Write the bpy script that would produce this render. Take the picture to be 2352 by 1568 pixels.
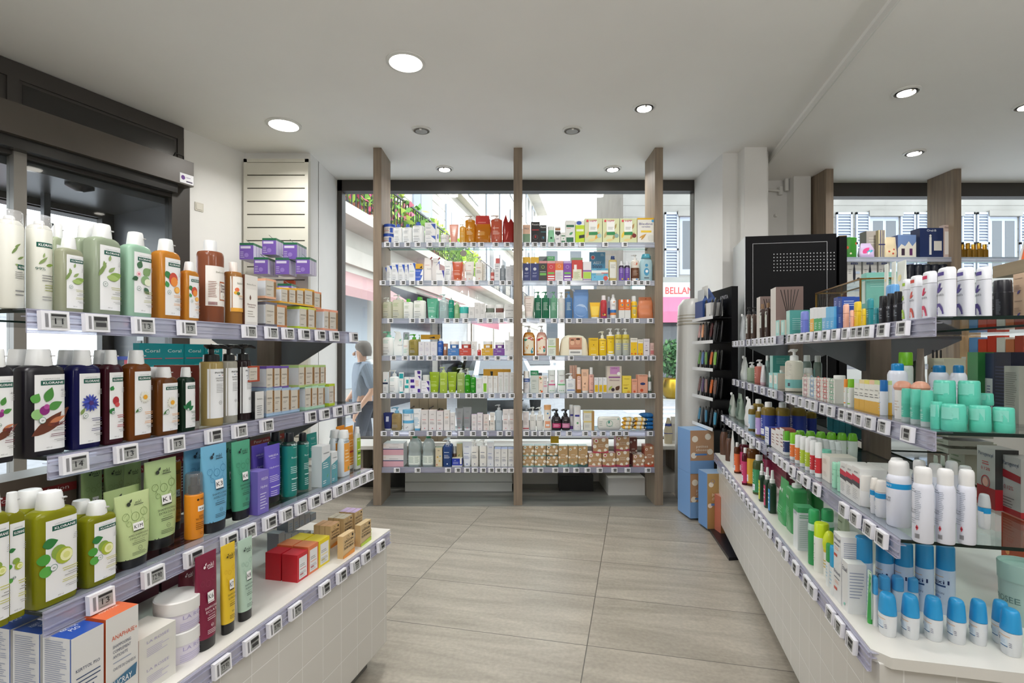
import bpy, math, random
from mathutils import Vector, Matrix
for _o in list(bpy.data.objects): bpy.data.objects.remove(_o)
SC = bpy.context.scene
COL = SC.collection
R = math.radians
# ---------------------------------------------------------------- camera, world, exposure
EYE = 1.36
cam = bpy.data.cameras.new('camera'); camo = bpy.data.objects.new('camera', cam); COL.objects.link(camo)
camo.location = (0, 0, EYE); camo.rotation_euler = (R(90), 0, 0)
cam.sensor_width = 36; cam.lens = 1200/2352*36; cam.shift_y = 26/2352; cam.clip_start = .02; cam.clip_end = 300
SC.camera = camo
SC.view_settings.view_transform = 'Standard'; SC.view_settings.look = 'None'
SC.view_settings.gamma = 1; SC.view_settings.use_curve_mapping = False
SC.view_settings.exposure = 0.0
cy = SC.cycles
cy.max_bounces = 9; cy.diffuse_bounces = 6; cy.glossy_bounces = 3; cy.transmission_bounces = 4; cy.transparent_max_bounces = 24
cy.caustics_reflective = False; cy.caustics_refractive = False; cy.sample_clamp_indirect = 4
W = bpy.data.worlds.new('sky'); SC.world = W; W.use_nodes = True
_n = W.node_tree.nodes; _l = W.node_tree.links
_bg = _n['Background']; _bg.inputs[0].default_value = (.88, .94, 1.0, 1); _bg.inputs[1].default_value = 5.2
def sun_light():
    s = bpy.data.lights.new('sun', 'SUN'); s.energy = 13.0; s.color = (1, .96, .9); s.angle = R(.6)
    o = bpy.data.objects.new('sun', s); COL.objects.link(o)
    o.rotation_euler = Vector((.7, .55, .45)).to_track_quat('Z', 'Y').to_euler()
sun_light()
def area(name, loc, size, power, color=(1, .985, .965), rot=(0, 0, 0), shape='DISK', sy=None, spread=180):
    a = bpy.data.lights.new(name, 'AREA'); a.shape = shape; a.size = size; a.energy = power; a.color = color
    if sy: a.size_y = sy
    a.spread = R(spread)
    o = bpy.data.objects.new(name, a); o.location = loc; o.rotation_euler = rot; COL.objects.link(o); return o
CEIL = 3.19; SOFF = 3.12
# lamps of the ceiling behind the photographer (the room goes on there)
for _x, _y, _z in ((-1.3, -.3, CEIL), (.6, -.6, CEIL), (2.2, -.9, SOFF), (1.0, .9, CEIL), (-.9, .8, CEIL)):
    area('ceiling_lamp_light', (_x, _y, _z-.03), .16, 8)
for _x, _y in ((-.9, .55), (1.0, .45), (2.6, .9), (.1, -1.8)):   # added fill lights out of view, no fixtures, to brighten the ceiling
    _p = bpy.data.lights.new('ceiling_fill_light', 'POINT'); _p.energy = 30; _p.shadow_soft_size = .2; _p.color = (1, .99, .975)
    _o = bpy.data.objects.new('ceiling_fill_light', _p); _o.location = (_x, _y, 2.45); COL.objects.link(_o)
# ---------------------------------------------------------------- materials
def lin(c): return c/12.92 if c <= .04045 else ((c+.055)/1.055)**2.4
def hexc(h):
    h = h.lstrip('#')
    if len(h) == 3: h = ''.join(a*2 for a in h)
    return tuple(lin(int(h[i:i+2], 16)/255) for i in (0, 2, 4))
_M = {}
def mat(spec):
    """'d8a030' plain plastic; suffix p paper, t liquid seen through plastic, c clear, m metal, k satin, w wood, x matt"""
    if spec in _M: return _M[spec]
    f = spec[-1] if spec[-1] in 'gptmkxoz' and len(spec) in (4, 7) else 'g'
    h = spec[:6] if len(spec) >= 6 else spec[:3]
    c = hexc(h)
    m = bpy.data.materials.new('m_'+spec); m.use_nodes = True
    nt = m.node_tree; b = nt.nodes['Principled BSDF']
    b.inputs['Base Color'].default_value = (*c, 1)
    rough = {'g': .32, 'p': .6, 't': .18, 'm': .3, 'k': .45, 'x': .85, 'o': .4, 'z': .1}[f]
    b.inputs['Roughness'].default_value = rough
    if f == 'm': b.inputs['Metallic'].default_value = 1
    if f in 't':
        out = nt.nodes['Material Output']; tr = nt.nodes.new('ShaderNodeBsdfTranslucent'); tr.inputs[0].default_value = (*c, 1)
        mx = nt.nodes.new('ShaderNodeMixShader'); mx.inputs[0].default_value = .45
        nt.links.new(b.outputs[0], mx.inputs[1]); nt.links.new(tr.outputs[0], mx.inputs[2]); nt.links.new(mx.outputs[0], out.inputs[0])
    if f == 'o': clearify(m, c, .55)
    if f == 'z': clearify(m, c, .26)
    _M[spec] = m; return m
def clearify(m, c, body, ior=1.45):
    nt = m.node_tree; b = nt.nodes['Principled BSDF']; out = nt.nodes['Material Output']
    tp = nt.nodes.new('ShaderNodeBsdfTransparent'); tp.inputs[0].default_value = (*[min(1, .55+.5*x) for x in c], 1)
    mx = nt.nodes.new('ShaderNodeMixShader'); mx.inputs[0].default_value = body
    gl = nt.nodes.new('ShaderNodeBsdfGlossy'); gl.inputs['Roughness'].default_value = .08
    fr = nt.nodes.new('ShaderNodeFresnel'); ge = nt.nodes.new('ShaderNodeNewGeometry'); mr = nt.nodes.new('ShaderNodeMapRange')
    mr.inputs[3].default_value = ior; mr.inputs[4].default_value = 1/ior; nt.links.new(ge.outputs['Backfacing'], mr.inputs[0]); nt.links.new(mr.outputs[0], fr.inputs[0])
    m2 = nt.nodes.new('ShaderNodeMixShader')
    L = nt.links.new
    L(tp.outputs[0], mx.inputs[1]); L(b.outputs[0], mx.inputs[2])
    L(fr.outputs[0], m2.inputs[0]); L(mx.outputs[0], m2.inputs[1]); L(gl.outputs[0], m2.inputs[2]); L(m2.outputs[0], out.inputs[0])
def newmat(name, col, rough=.5, metal=0):
    m = bpy.data.materials.new(name); m.use_nodes = True
    b = m.node_tree.nodes['Principled BSDF']; b.inputs['Base Color'].default_value = (*hexc(col), 1)
    b.inputs['Roughness'].default_value = rough; b.inputs['Metallic'].default_value = metal
    return m
def glassmat(name, tint, body=0, bodycol='ffffff', ior=1.5, rough=.03):
    m = newmat(name, bodycol, .3); clearify(m, hexc(bodycol), body, ior)
    nt = m.node_tree
    for n in nt.nodes:
        if n.type == 'BSDF_TRANSPARENT': n.inputs[0].default_value = (*tint, 1)
        if n.type == 'BSDF_GLOSSY': n.inputs['Roughness'].default_value = rough
    return m
def emis(name, col, s):
    m = bpy.data.materials.new(name); m.use_nodes = True; b = m.node_tree.nodes['Principled BSDF']
    b.inputs['Emission Color'].default_value = (*hexc(col), 1); b.inputs['Emission Strength'].default_value = s; return m
def ramp(nt, fac, stops):
    r = nt.nodes.new('ShaderNodeValToRGB'); e = r.color_ramp.elements
    while len(e) < len(stops): e.new(.5)
    for i, (p, c) in enumerate(stops): e[i].position = p; e[i].color = (*hexc(c), 1)
    nt.links.new(fac, r.inputs[0]); return r.outputs[0]
def noisy(name, c0, c1, scale=(1, 1, 1), nscale=4, rough=.6, detail=5, rot=(0, 0, 0), lo=.3, hi=.7, bump=0):
    m = newmat(name, c0, rough); nt = m.node_tree; b = nt.nodes['Principled BSDF']
    tc = nt.nodes.new('ShaderNodeTexCoord'); mp = nt.nodes.new('ShaderNodeMapping'); nz = nt.nodes.new('ShaderNodeTexNoise')
    mp.inputs['Scale'].default_value = scale; mp.inputs['Rotation'].default_value = rot
    nz.inputs['Scale'].default_value = nscale; nz.inputs['Detail'].default_value = detail
    nt.links.new(tc.outputs['Object'], mp.inputs[0]); nt.links.new(mp.outputs[0], nz.inputs[0])
    nt.links.new(ramp(nt, nz.outputs[0], [(lo, c0), (hi, c1)]), b.inputs['Base Color'])
    if bump:
        bp = nt.nodes.new('ShaderNodeBump'); bp.inputs['Strength'].default_value = bump
        nt.links.new(nz.outputs[0], bp.inputs['Height']); nt.links.new(bp.outputs[0], b.inputs['Normal'])
    return m
TH = math.atan(284/1200)
D = Vector((math.sin(TH), math.cos(TH), 0)); N = Vector((math.cos(TH), -math.sin(TH), 0))
def floormat():
    m = newmat('floor_tiles', '9a958a', .34); nt = m.node_tree; b = nt.nodes['Principled BSDF']; L = nt.links.new
    tc = nt.nodes.new('ShaderNodeTexCoord')
    def vm(op, a, v):
        n = nt.nodes.new('ShaderNodeVectorMath'); n.operation = op; L(a, n.inputs[0]); n.inputs[1].default_value = v
        return n
    def ma(op, a, v=None, w=None):
        n = nt.nodes.new('ShaderNodeMath'); n.operation = op
        for i, q in enumerate((a, v, w)):
            if q is None: continue
            if isinstance(q, (int, float)): n.inputs[i].default_value = q
            else: L(q, n.inputs[i])
        return n.outputs[0]
    P = tc.outputs['Object']
    s = vm('DOT_PRODUCT', P, D).outputs['Value']; c = vm('DOT_PRODUCT', P, N).outputs['Value']
    su = ma('DIVIDE', ma('SUBTRACT', s, 2.444), .5); cu = ma('DIVIDE', ma('SUBTRACT', c, -1.265), 1.045)
    gs = ma('MULTIPLY', ma('ABSOLUTE', ma('SUBTRACT', ma('FRACT', ma('ADD', su, .5)), .5)), .5)
    gc = ma('MULTIPLY', ma('ABSOLUTE', ma('SUBTRACT', ma('FRACT', ma('ADD', cu, .5)), .5)), 1.045)
    grout = ma('LESS_THAN', ma('MINIMUM', gs, gc), .0022)
    cell = ma('ADD', ma('FLOOR', su), ma('MULTIPLY', ma('FLOOR', cu), 7.3))
    cb = nt.nodes.new('ShaderNodeCombineXYZ'); L(ma('MULTIPLY', c, 1.0), cb.inputs[0]); L(ma('MULTIPLY', s, 6.5), cb.inputs[1]); L(ma('MULTIPLY', cell, 3.7), cb.inputs[2])
    nz = nt.nodes.new('ShaderNodeTexNoise'); L(cb.outputs[0], nz.inputs[0]); nz.inputs['Scale'].default_value = 1.3; nz.inputs['Detail'].default_value = 9; nz.inputs['Roughness'].default_value = .62; nz.inputs['Distortion'].default_value = .8
    tile = ramp(nt, nz.outputs[0], [(.28, '8f897d'), (.5, 'a39c90'), (.74, 'b8b1a4')])
    n2 = nt.nodes.new('ShaderNodeTexNoise'); n2.inputs['Scale'].default_value = 55; n2.inputs['Detail'].default_value = 4; L(P, n2.inputs[0])
    mx = nt.nodes.new('ShaderNodeMix'); mx.data_type = 'RGBA'; mx.blend_type = 'OVERLAY'; mx.inputs[0].default_value = .25
    L(tile, mx.inputs[6]); L(n2.outputs[0], mx.inputs[7])
    # darker threshold slab under the window rack
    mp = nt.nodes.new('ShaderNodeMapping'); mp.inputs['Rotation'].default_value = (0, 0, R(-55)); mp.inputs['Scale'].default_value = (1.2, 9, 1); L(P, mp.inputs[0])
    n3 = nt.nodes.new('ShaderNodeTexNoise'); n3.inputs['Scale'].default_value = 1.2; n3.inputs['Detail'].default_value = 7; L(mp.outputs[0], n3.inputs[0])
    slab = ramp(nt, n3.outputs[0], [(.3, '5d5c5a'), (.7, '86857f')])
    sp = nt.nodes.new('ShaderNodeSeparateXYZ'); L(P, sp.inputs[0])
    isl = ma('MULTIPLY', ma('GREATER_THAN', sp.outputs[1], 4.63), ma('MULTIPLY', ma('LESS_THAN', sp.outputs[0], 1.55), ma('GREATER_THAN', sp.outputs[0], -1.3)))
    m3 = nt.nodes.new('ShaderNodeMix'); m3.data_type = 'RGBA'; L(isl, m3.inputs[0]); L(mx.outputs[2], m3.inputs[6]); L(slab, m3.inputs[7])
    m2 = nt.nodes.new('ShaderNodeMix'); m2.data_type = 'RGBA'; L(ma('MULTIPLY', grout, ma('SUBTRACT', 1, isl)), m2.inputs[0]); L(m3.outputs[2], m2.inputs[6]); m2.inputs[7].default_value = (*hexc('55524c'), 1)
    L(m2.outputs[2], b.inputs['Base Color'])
    return m
WALL = noisy('wall_paint', 'dddcd9', 'e4e3e0', nscale=2, rough=.6)
CEILM = noisy('ceiling_paint', 'eeece9', 'f2f0ed', nscale=1.5, rough=.7)
DARKF = newmat('dark_frame', '3b3733', .45)
DARKF2 = newmat('dark_panel', '2b2a28', .22)
OPER = noisy('operator_bronze', '4a443d', '514a42', nscale=3, rough=.4)
WHITE = newmat('white_paint', 'dddcd8', .4)
WTOP = noisy('white_laminate', 'd9d7d0', 'dfddd8', nscale=3, rough=.35)
WOOD = noisy('oak', '75675a', '958470', scale=(1, 1, .06), nscale=38, rough=.55, lo=.25, hi=.75, bump=.08)
WOODG = noisy('grey_oak', '756c62', 'a49a8c', scale=(1, 1, .05), nscale=30, rough=.55, lo=.25, hi=.75, bump=.08)
WOODD = noisy('dark_oak', '4c4038', '64574b', scale=(1, 1, .06), nscale=34, rough=.55, lo=.25, hi=.75, bump=.08)
WOODH = noisy('oak_lengthwise', '8a7963', 'a8957b', scale=(.08, 1, 1), nscale=26, rough=.55, lo=.25, hi=.75)
BLACK = newmat('black_plastic', '0c0c0e', .35)
BLACKM = newmat('black_lacquer', '0b0b0e', .5)
BLACKM.node_tree.nodes['Principled BSDF'].inputs['Specular IOR Level'].default_value = .15
CHROME = newmat('chrome', 'b8bac0', .2, 1)
BRASS = newmat('brass', '8a6a35', .3, 1)
GLASS = glassmat('shelf_glass', (.93, .975, .965))
GEDGE = newmat('glass_edge_green', '0a1f1a', .15)
GEDGEL = glassmat('glass_edge_light', (.55, .85, .80), .35, '9fd8cc')
WGLASS = glassmat('window_glass', (.97, .985, .98))
VGLASS = glassmat('door_glass', (.86, .88, .88), ior=1.35)
RAIL = glassmat('rail_plastic', (.93, .93, .98), .42, 'd2d2e4', 1.45, .12)
RAILL = glassmat('rail_plastic_light', (.95, .96, .99), .38, 'dcdfec', 1.45, .12)
TILEW = None
# ---------------------------------------------------------------- mesh helpers
class MB:
    def __init__(s): s.v = []; s.f = []; s.m = []; s.mats = []; s.ix = {}
    def mi(s, m):
        if isinstance(m, str): m = mat(m)
        if m.name not in s.ix: s.ix[m.name] = len(s.mats); s.mats.append(m)
        return s.ix[m.name]
    def add(s, vs, fs, m, T=None):
        k = len(s.v); mi = s.mi(m)
        if T is not None: vs = [T @ Vector(v) for v in vs]
        s.v += [tuple(v) for v in vs]; s.f += [tuple(i+k for i in f) for f in fs]; s.m += [mi]*len(fs); return s
    def box(s, x0, y0, z0, x1, y1, z1, m, T=None):
        vs = [(x, y, z) for z in (z0, z1) for y in (y0, y1) for x in (x0, x1)]
        return s.add(vs, [(0, 2, 3, 1), (4, 5, 7, 6), (0, 1, 5, 4), (2, 6, 7, 3), (0, 4, 6, 2), (1, 3, 7, 5)], m, T)
    def quad(s, a, b, c, d, m, T=None): return s.add([a, b, c, d], [(0, 1, 2, 3)], m, T)
    def prism(s, pts, z0, z1, m, T=None):
        n = len(pts)
        return s.add([(x, y, z0) for x, y in pts]+[(x, y, z1) for x, y in pts],
                     [tuple(range(n))[::-1], tuple(range(n, 2*n))]+[(i, (i+1) % n, n+(i+1) % n, n+i) for i in range(n)], m, T)
    def loft(s, rings, m, seg=24, cap0=True, cap1=True, bands=None, T=None, cx=None):
        """rings: (z, a, b, n[, yoff])"""
        if bands:
            zs = sorted({z for z0, z1, _ in bands for z in (z0, z1)}); rs = list(rings)
            for z in zs:
                for i in range(len(rs)-1):
                    if rs[i][0] < z-1e-5 and rs[i+1][0] > z+1e-5:
                        t = (z-rs[i][0])/(rs[i+1][0]-rs[i][0]); rs.insert(i+1, tuple(p+(q-p)*t for p, q in zip(rs[i], rs[i+1]))); break
            rings = rs
        vs = []
        for r in rings:
            z, a, b, n = r[:4]; yo = r[4] if len(r) > 4 else 0; xo = r[5] if len(r) > 5 else 0
            for i in range(seg):
                t = 2*math.pi*(i+.5)/seg; ct, st = math.cos(t), math.sin(t)
                vs.append((xo+a*math.copysign(abs(ct)**(2/n), ct), yo+b*math.copysign(abs(st)**(2/n), st), z))
        k = len(s.v); T_ = T
        if T_ is not None: vs = [tuple(T_ @ Vector(v)) for v in vs]
        s.v += vs
        for j in range(len(rings)-1):
            zm = (rings[j][0]+rings[j+1][0])/2; mm = m
            for z0, z1, bm in (bands or ()):
                if z0 <= zm <= z1: mm = bm
            mi = s.mi(mm)
            for i in range(seg):
                i2 = (i+1) % seg
                s.f.append((k+j*seg+i, k+j*seg+i2, k+(j+1)*seg+i2, k+(j+1)*seg+i)); s.m.append(mi)
        if cap0: s.f.append(tuple(range(k, k+seg))[::-1]); s.m.append(s.mi(m))
        if cap1:
            q = k+(len(rings)-1)*seg; s.f.append(tuple(range(q, q+seg))); s.m.append(s.mi(m))
        return s
    def tube(s, pts, r, m, seg=8, T=None):
        P = [Vector(p) for p in pts]; rs = r if isinstance(r, (list, tuple)) else [r]*len(P)
        vs = []; up = Vector((0, 0, 1))
        for i, p in enumerate(P):
            t = (P[min(i+1, len(P)-1)]-P[max(i-1, 0)]).normalized()
            a = t.cross(up if abs(t.z) < .95 else Vector((1, 0, 0))).normalized(); b = t.cross(a)
            for j in range(seg):
                q = 2*math.pi*j/seg; vs.append(p+(a*math.cos(q)+b*math.sin(q))*rs[i])
        fs = [(i*seg+j, i*seg+(j+1) % seg, (i+1)*seg+(j+1) % seg, (i+1)*seg+j) for i in range(len(P)-1) for j in range(seg)]
        fs += [tuple(range(seg))[::-1], tuple(range((len(P)-1)*seg, len(P)*seg))]
        return s.add(vs, fs, m, T)
    def mesh(s, name, smooth=True):
        me = bpy.data.meshes.new(name); me.from_pydata(s.v, [], s.f)
        for m in s.mats: me.materials.append(m)
        me.polygons.foreach_set('material_index', s.m)
        if smooth:
            me.shade_smooth(); me.set_sharp_from_angle(angle=R(38))
        me.update(); return me
    def build(s, name, parent=None, smooth=True, **kw):
        o = bpy.data.objects.new(name, s.mesh(name, smooth)); COL.objects.link(o)
        if parent is not None: o.parent = parent
        for k, v in kw.items(): o[k] = v
        return o
def empty(name, loc=(0, 0, 0), rz=0, **kw):
    o = bpy.data.objects.new(name, None); COL.objects.link(o); o.location = loc; o.rotation_euler = (0, 0, rz); o.empty_display_size = .05
    for k, v in kw.items(): o[k] = v
    return o
def thing(name, label, cat, loc=(0, 0, 0), rz=0, group=None):
    o = empty(name, loc, rz, label=label, category=cat)
    if group: o['group'] = group
    return o
def tag(o, label, cat, group=None):
    o['label'] = label; o['category'] = cat
    if group: o['group'] = group
    return o
def struct(mb, name, smooth=False):
    o = mb.build(name, smooth=smooth); o['kind'] = 'structure'; return o
def frame_T(loc, rz): return Matrix.Translation(loc) @ Matrix.Rotation(rz, 4, 'Z')
# ---------------------------------------------------------------- lettering
_T = {}
def glyphs(txt, bold=0.0):
    k = (txt, bold)
    if k not in _T:
        cu = bpy.data.curves.new('t', 'FONT'); cu.body = txt; cu.size = 1; cu.resolution_u = 2; cu.offset = bold
        o = bpy.data.objects.new('t', cu); me = o.to_mesh()
        vs = [tuple(v.co) for v in me.vertices]; fs = [tuple(p.vertices) for p in me.polygons]
        o.to_mesh_clear(); bpy.data.objects.remove(o); bpy.data.curves.remove(cu)
        x1 = max([v[0] for v in vs] or [1]); x0 = min([v[0] for v in vs] or [0]); _T[k] = (vs, fs, x0, x1)
    return _T[k]
class Surf:
    """front of a body: (u, v) metres -> point just in front of it"""
    def __init__(s, rings=None, d=0, kind='loft'): s.r = rings; s.d = d; s.kind = kind
    def pt(s, u, v, off):
        if s.kind == 'flat': return (u, -s.d-off, v)
        if s.kind == 'side': return (-s.d-off, -u, v)
        if s.kind == 'sideR': return (s.d+off, u, v)
        if s.kind == 'top': return (u, v, s.d+off)
        r = s.r
        v = min(max(v, r[0][0]), r[-1][0])
        for i in range(len(r)-1):
            if r[i][0] <= v <= r[i+1][0]: break
        t = (v-r[i][0])/max(1e-9, r[i+1][0]-r[i][0]); a, b, n = (r[i][k]+(r[i+1][k]-r[i][k])*t for k in (1, 2, 3))
        yo = (r[i][4]+(r[i+1][4]-r[i][4])*t) if len(r[i]) > 4 else 0
        q = min(.999, abs(u)/a); y = b*(1-q**n)**(1/n)
        return (u, yo-y-off, v)
def prints(mb, surf, spec, w, h):
    """mini language, ';' separated, coordinates in fractions of width (-.5...5) and height (0..1)"""
    k = 0
    for op in spec.split(';'):
        op = op.strip()
        if not op: continue
        k += 1; off = .00035+.00022*k
        c = op[0]; a = op[1:].split(',')
        if c == 'R':   # rect x0,y0,x1,y1,col
            x0, y0, x1, y1 = (float(t) for t in a[:4]); grid(mb, surf, x0*w, y0*h, x1*w, y1*h, a[4], off)
        elif c == 'L':   # lines x0,y0,x1,y1,n,col
            x0, y0, x1, y1 = (float(t) for t in a[:4]); n = int(a[4]); rr = random.Random(n*7+int(y0*100))
            for i in range(n):
                yy = y0+(y1-y0)*(i+.5)/n; hh = abs(y1-y0)/n*.3
                xe = x1-(x1-x0)*rr.random()*.35; grid(mb, surf, x0*w, (yy-hh/2)*h, xe*w, (yy+hh/2)*h, a[5], off)
        elif c == 'T':  # text x,y,size(of h),col,txt[,align]   size: cap height fraction of h
            x, y, sz = (float(t) for t in a[:3]); txt = a[4]; al = a[5] if len(a) > 5 else 'c'; wid = float(a[6]) if len(a) > 6 else 0
            vs, fs, x0, x1 = glyphs(txt, .012 if len(a) > 7 else 0.0); S = sz*h/.7; sx = S
            if wid: sx = min(S*1.6, wid*w/max(.1, x1-x0))
            ox = x*w - {'c': (x0+x1)/2*sx, 'l': x0*sx, 'r': x1*sx}[al]
            mb.add([surf.pt(ox+vx*sx, y*h+vy*S, off+.0003) for vx, vy, _ in vs], fs, a[3])
        elif c == 'C':  # disc x,y,r(of w),col[,ry]
            x, y, r = (float(t) for t in a[:3]); n = 14
            mb.add([surf.pt(x*w+r*w*math.cos(6.283*i/n), y*h+r*w*math.sin(6.283*i/n)*(float(a[4]) if len(a) > 4 else 1), off) for i in range(n)], [tuple(range(n))], a[3])
        elif c == 'O':  # ring x,y,r,col
            x, y, r = (float(t) for t in a[:3]); n = 20
            vs = [surf.pt(x*w+q*w*math.cos(6.283*i/n), y*h+q*w*math.sin(6.283*i/n), off) for q in (r*.86, r) for i in range(n)]
            mb.add(vs, [(i, (i+1) % n, n+(i+1) % n, n+i) for i in range(n)], a[3])
        elif c == 'P':  # polygon col,x,y,x,y...
            p = [float(t) for t in a[1:]]; mb.add([surf.pt(p[i]*w, p[i+1]*h, off) for i in range(0, len(p), 2)], [tuple(range(len(p)//2))], a[0])
        elif c == 'E':  # leaf x,y,len(of w),ang,fat,col
            x, y, ln, an, ft = (float(t) for t in a[:5]); ca, sa = math.cos(R(an)), math.sin(R(an)); q = []
            for t in range(0, 11):
                u = t/10; q.append((u*ln*w, ft*ln*w*math.sin(math.pi*u**.8)*.5))
            for t in range(9, 0, -1):
                u = t/10; q.append((u*ln*w, -ft*ln*w*math.sin(math.pi*u**.8)*.5))
            mb.add([surf.pt(x*w+px*ca-py*sa, y*h+px*sa+py*ca, off) for px, py in q], [tuple(range(len(q)))], a[5])
        elif c == 'B':  # bar code x0,y0,x1,y1,col
            x0, y0, x1, y1 = (float(t) for t in a[:4]); rr = random.Random(3); x = x0
            while x < x1:
                q = (x1-x0)*(.01+.04*rr.random()); grid(mb, surf, x*w, y0*h, min(x1, x+q)*w, y1*h, a[4], off); x += q*1.9
def grid(mb, surf, x0, y0, x1, y1, m, off):
    if surf.kind != 'loft':
        mb.add([surf.pt(x0, y0, off), surf.pt(x1, y0, off), surf.pt(x1, y1, off), surf.pt(x0, y1, off)], [(0, 1, 2, 3)], m); return
    nx = max(1, min(12, int(abs(x1-x0)/.006)+1)); ny = max(1, min(6, int(abs(y1-y0)/.025)+1))
    vs = [surf.pt(x0+(x1-x0)*i/nx, y0+(y1-y0)*j/ny, off) for j in range(ny+1) for i in range(nx+1)]
    fs = [(j*(nx+1)+i, j*(nx+1)+i+1, (j+1)*(nx+1)+i+1, (j+1)*(nx+1)+i) for j in range(ny) for i in range(nx)]
    mb.add(vs, fs, m)
# ---------------------------------------------------------------- product shapes: each returns (list of (part name, MB), front surface)
def ks(w, d, h, f, n, sh=.12, sh2=.5):   # body rings with rounded shoulder, f = share of the height that is body
    H = h*f; a, b = w/2, d/2; nk = min(a, b)*sh2
    r = [(0, a*.96, b*.96, n), (.004, a, b, n), (H*(1-sh), a, b, n)]
    for t in (.35, .65, .85, 1):
        q = 1-math.cos(t*math.pi/2)
        r.append((H*(1-sh)+H*sh*math.sin(t*math.pi/2), a-(a-nk)*q*.85, b-(b-nk)*q*.85, n+(2-n)*t))
    return r
def bands_of(spec, h):
    out = []
    if spec:
        for q in spec.split('/'):
            z0, z1, c = q.split(','); out.append((float(z0)*h, float(z1)*h, c))
    return out
def K_box(w, d, h, C, o):
    m = MB(); x, y = w/2, d/2; f = C[0]; s = C[1] if len(C) > 1 else f; t = C[2] if len(C) > 2 else s
    zs = [0]; cols = []
    bd = sorted(bands_of(o.get('bands'), h))
    cut = [0.0]
    for z0, z1, c in bd: cut += [z0, z1]
    cut = sorted(set(cut+[h]))
    for i in range(len(cut)-1):
        z0, z1 = cut[i], cut[i+1]; zm = (z0+z1)/2; c = None
        for a, b, cc in bd:
            if a <= zm <= b: c = cc
        ff, ss = (c or f), (c or s)
        m.quad((-x, -y, z0), (x, -y, z0), (x, -y, z1), (-x, -y, z1), ff); m.quad((x, y, z0), (-x, y, z0), (-x, y, z1), (x, y, z1), ff)
        m.quad((-x, y, z0), (-x, -y, z0), (-x, -y, z1), (-x, y, z1), ss); m.quad((x, -y, z0), (x, y, z0), (x, y, z1), (x, -y, z1), ss)
    m.quad((-x, -y, h), (x, -y, h), (x, y, h), (-x, y, h), t); m.quad((-x, y, 0), (x, y, 0), (x, -y, 0), (-x, -y, 0), s)
    return [('carton', m)], Surf(kind='flat', d=y)
def K_bottle(w, d, h, C, o):     # flattened bottle with flip cap
    f = o.get('f', .84); n = o.get('n', 5); m = MB(); r = ks(w, d, h, f, n, o.get('sh', .07), .72); seg = 28 if h > .12 else 18
    m.loft(r, C[0], seg, bands=bands_of(o.get('bands'), h))
    c = MB(); cr = min(w*.26, d*.46)*o.get('cr', 1); z = h*f-h*.012; cb = max(cr, w*.235*o.get('cr', 1))
    c.loft([(z, cb, cr, 2.6), (z+.003, cb*1.02, cr*1.02, 2.6), (h-.004, cb*.86, cr*.88, 2.6), (h, cb*.78, cr*.8, 2.6)], C[1], 20)
    if h > .17: c.box(cb*.45, -cr*.99, h-.016, cb*.86, -cr*.7, h-.0135, 'b8b8b8')
    return [('body', m), ('cap', c)], Surf(r[1:3]+r[3:])
def K_round(w, d, h, C, o):      # round bottle / can with cap
    f = o.get('f', .82); n = o.get('n', 2); m = MB(); r = ks(w, d, h, f, n, o.get('sh', .12), o.get('nk', .55)); seg = 24 if h > .12 else 16
    m.loft(r, C[0], seg, bands=bands_of(o.get('bands'), h))
    c = MB(); q = w/2*o.get('cw', .5); z = h*f-h*.02
    c.loft([(z, q, q, 2), (h-.004, q*o.get('ct', .96), q*o.get('ct', .96), 2), (h, q*o.get('ct', .96)*.9, q*o.get('ct', .96)*.9, 2)], C[1], 18)
    return [('body', m), ('cap', c)], Surf(r if o.get('cw', .5) < .9 else r[:3]+[(h, w/2, w/2, 2)])
def K_pump(w, d, h, C, o):
    f = o.get('f', .76); n = o.get('n', 3); m = MB(); r = ks(w, d, h, f, n, o.get('sh', .1), o.get('nk', .45)); seg = 24 if h > .14 else 18
    m.loft(r, C[0], seg, bands=bands_of(o.get('bands'), h))
    c = MB(); z = h*f-h*.01; q = min(w, d)*.27*o.get('cw', 1); H = h-z; hd = C[2] if len(C) > 2 else C[1]
    c.loft([(z, q, q, 2), (z+H*.42, q*.95, q*.95, 2), (z+H*.48, q*.6, q*.6, 2)], C[1], 16)
    c.loft([(z+H*.45, q*.34, q*.34, 2), (z+H*.8, q*.34, q*.34, 2)], hd, 10)
    c.loft([(z+H*.76, q*.55, q*.55, 2), (h-H*.06, q*.95, q*.95, 2), (h, q*.8, q*.8, 2)], hd, 14)
    sg = o.get('nz', -1); c.tube([(0, 0, h-H*.1), (sg*q*1.4, -q*.4, h-H*.09), (sg*q*2.4, -q*.6, h-H*.2)], [q*.36, q*.3, q*.2], hd, 8)
    return [('body', m), ('pump', c)], Surf(r)
def K_tube(w, d, h, C, o):       # squeeze tube standing on its cap
    ch = o.get('ch', .13)*h; m = MB(); a0 = w*o.get('aw', .37); b0 = max(d*.42, .006); z0 = ch*.92
    r = []
    for i in range(9):
        t = i/8; e = t**1.25; r.append((z0+(h-z0)*t, a0+(w/2-a0)*t**.9, b0*(1-e)+.0012, 2+3*t))
    r.insert(-1, (h-(h-z0)*.03, w/2*.995, .0022, 5))
    r.sort(); m.loft(r, C[0], 28 if h > .12 else 18, bands=bands_of(o.get('bands'), h))
    c = MB(); q = a0*.97; c.loft([(0, q*.93, b0*.95, 2.2), (.003, q*.96, b0, 2.2), (ch, q, b0*1.03, 2.2)], C[1], 22)
    return [('body', m), ('cap', c)], Surf(r)
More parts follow.
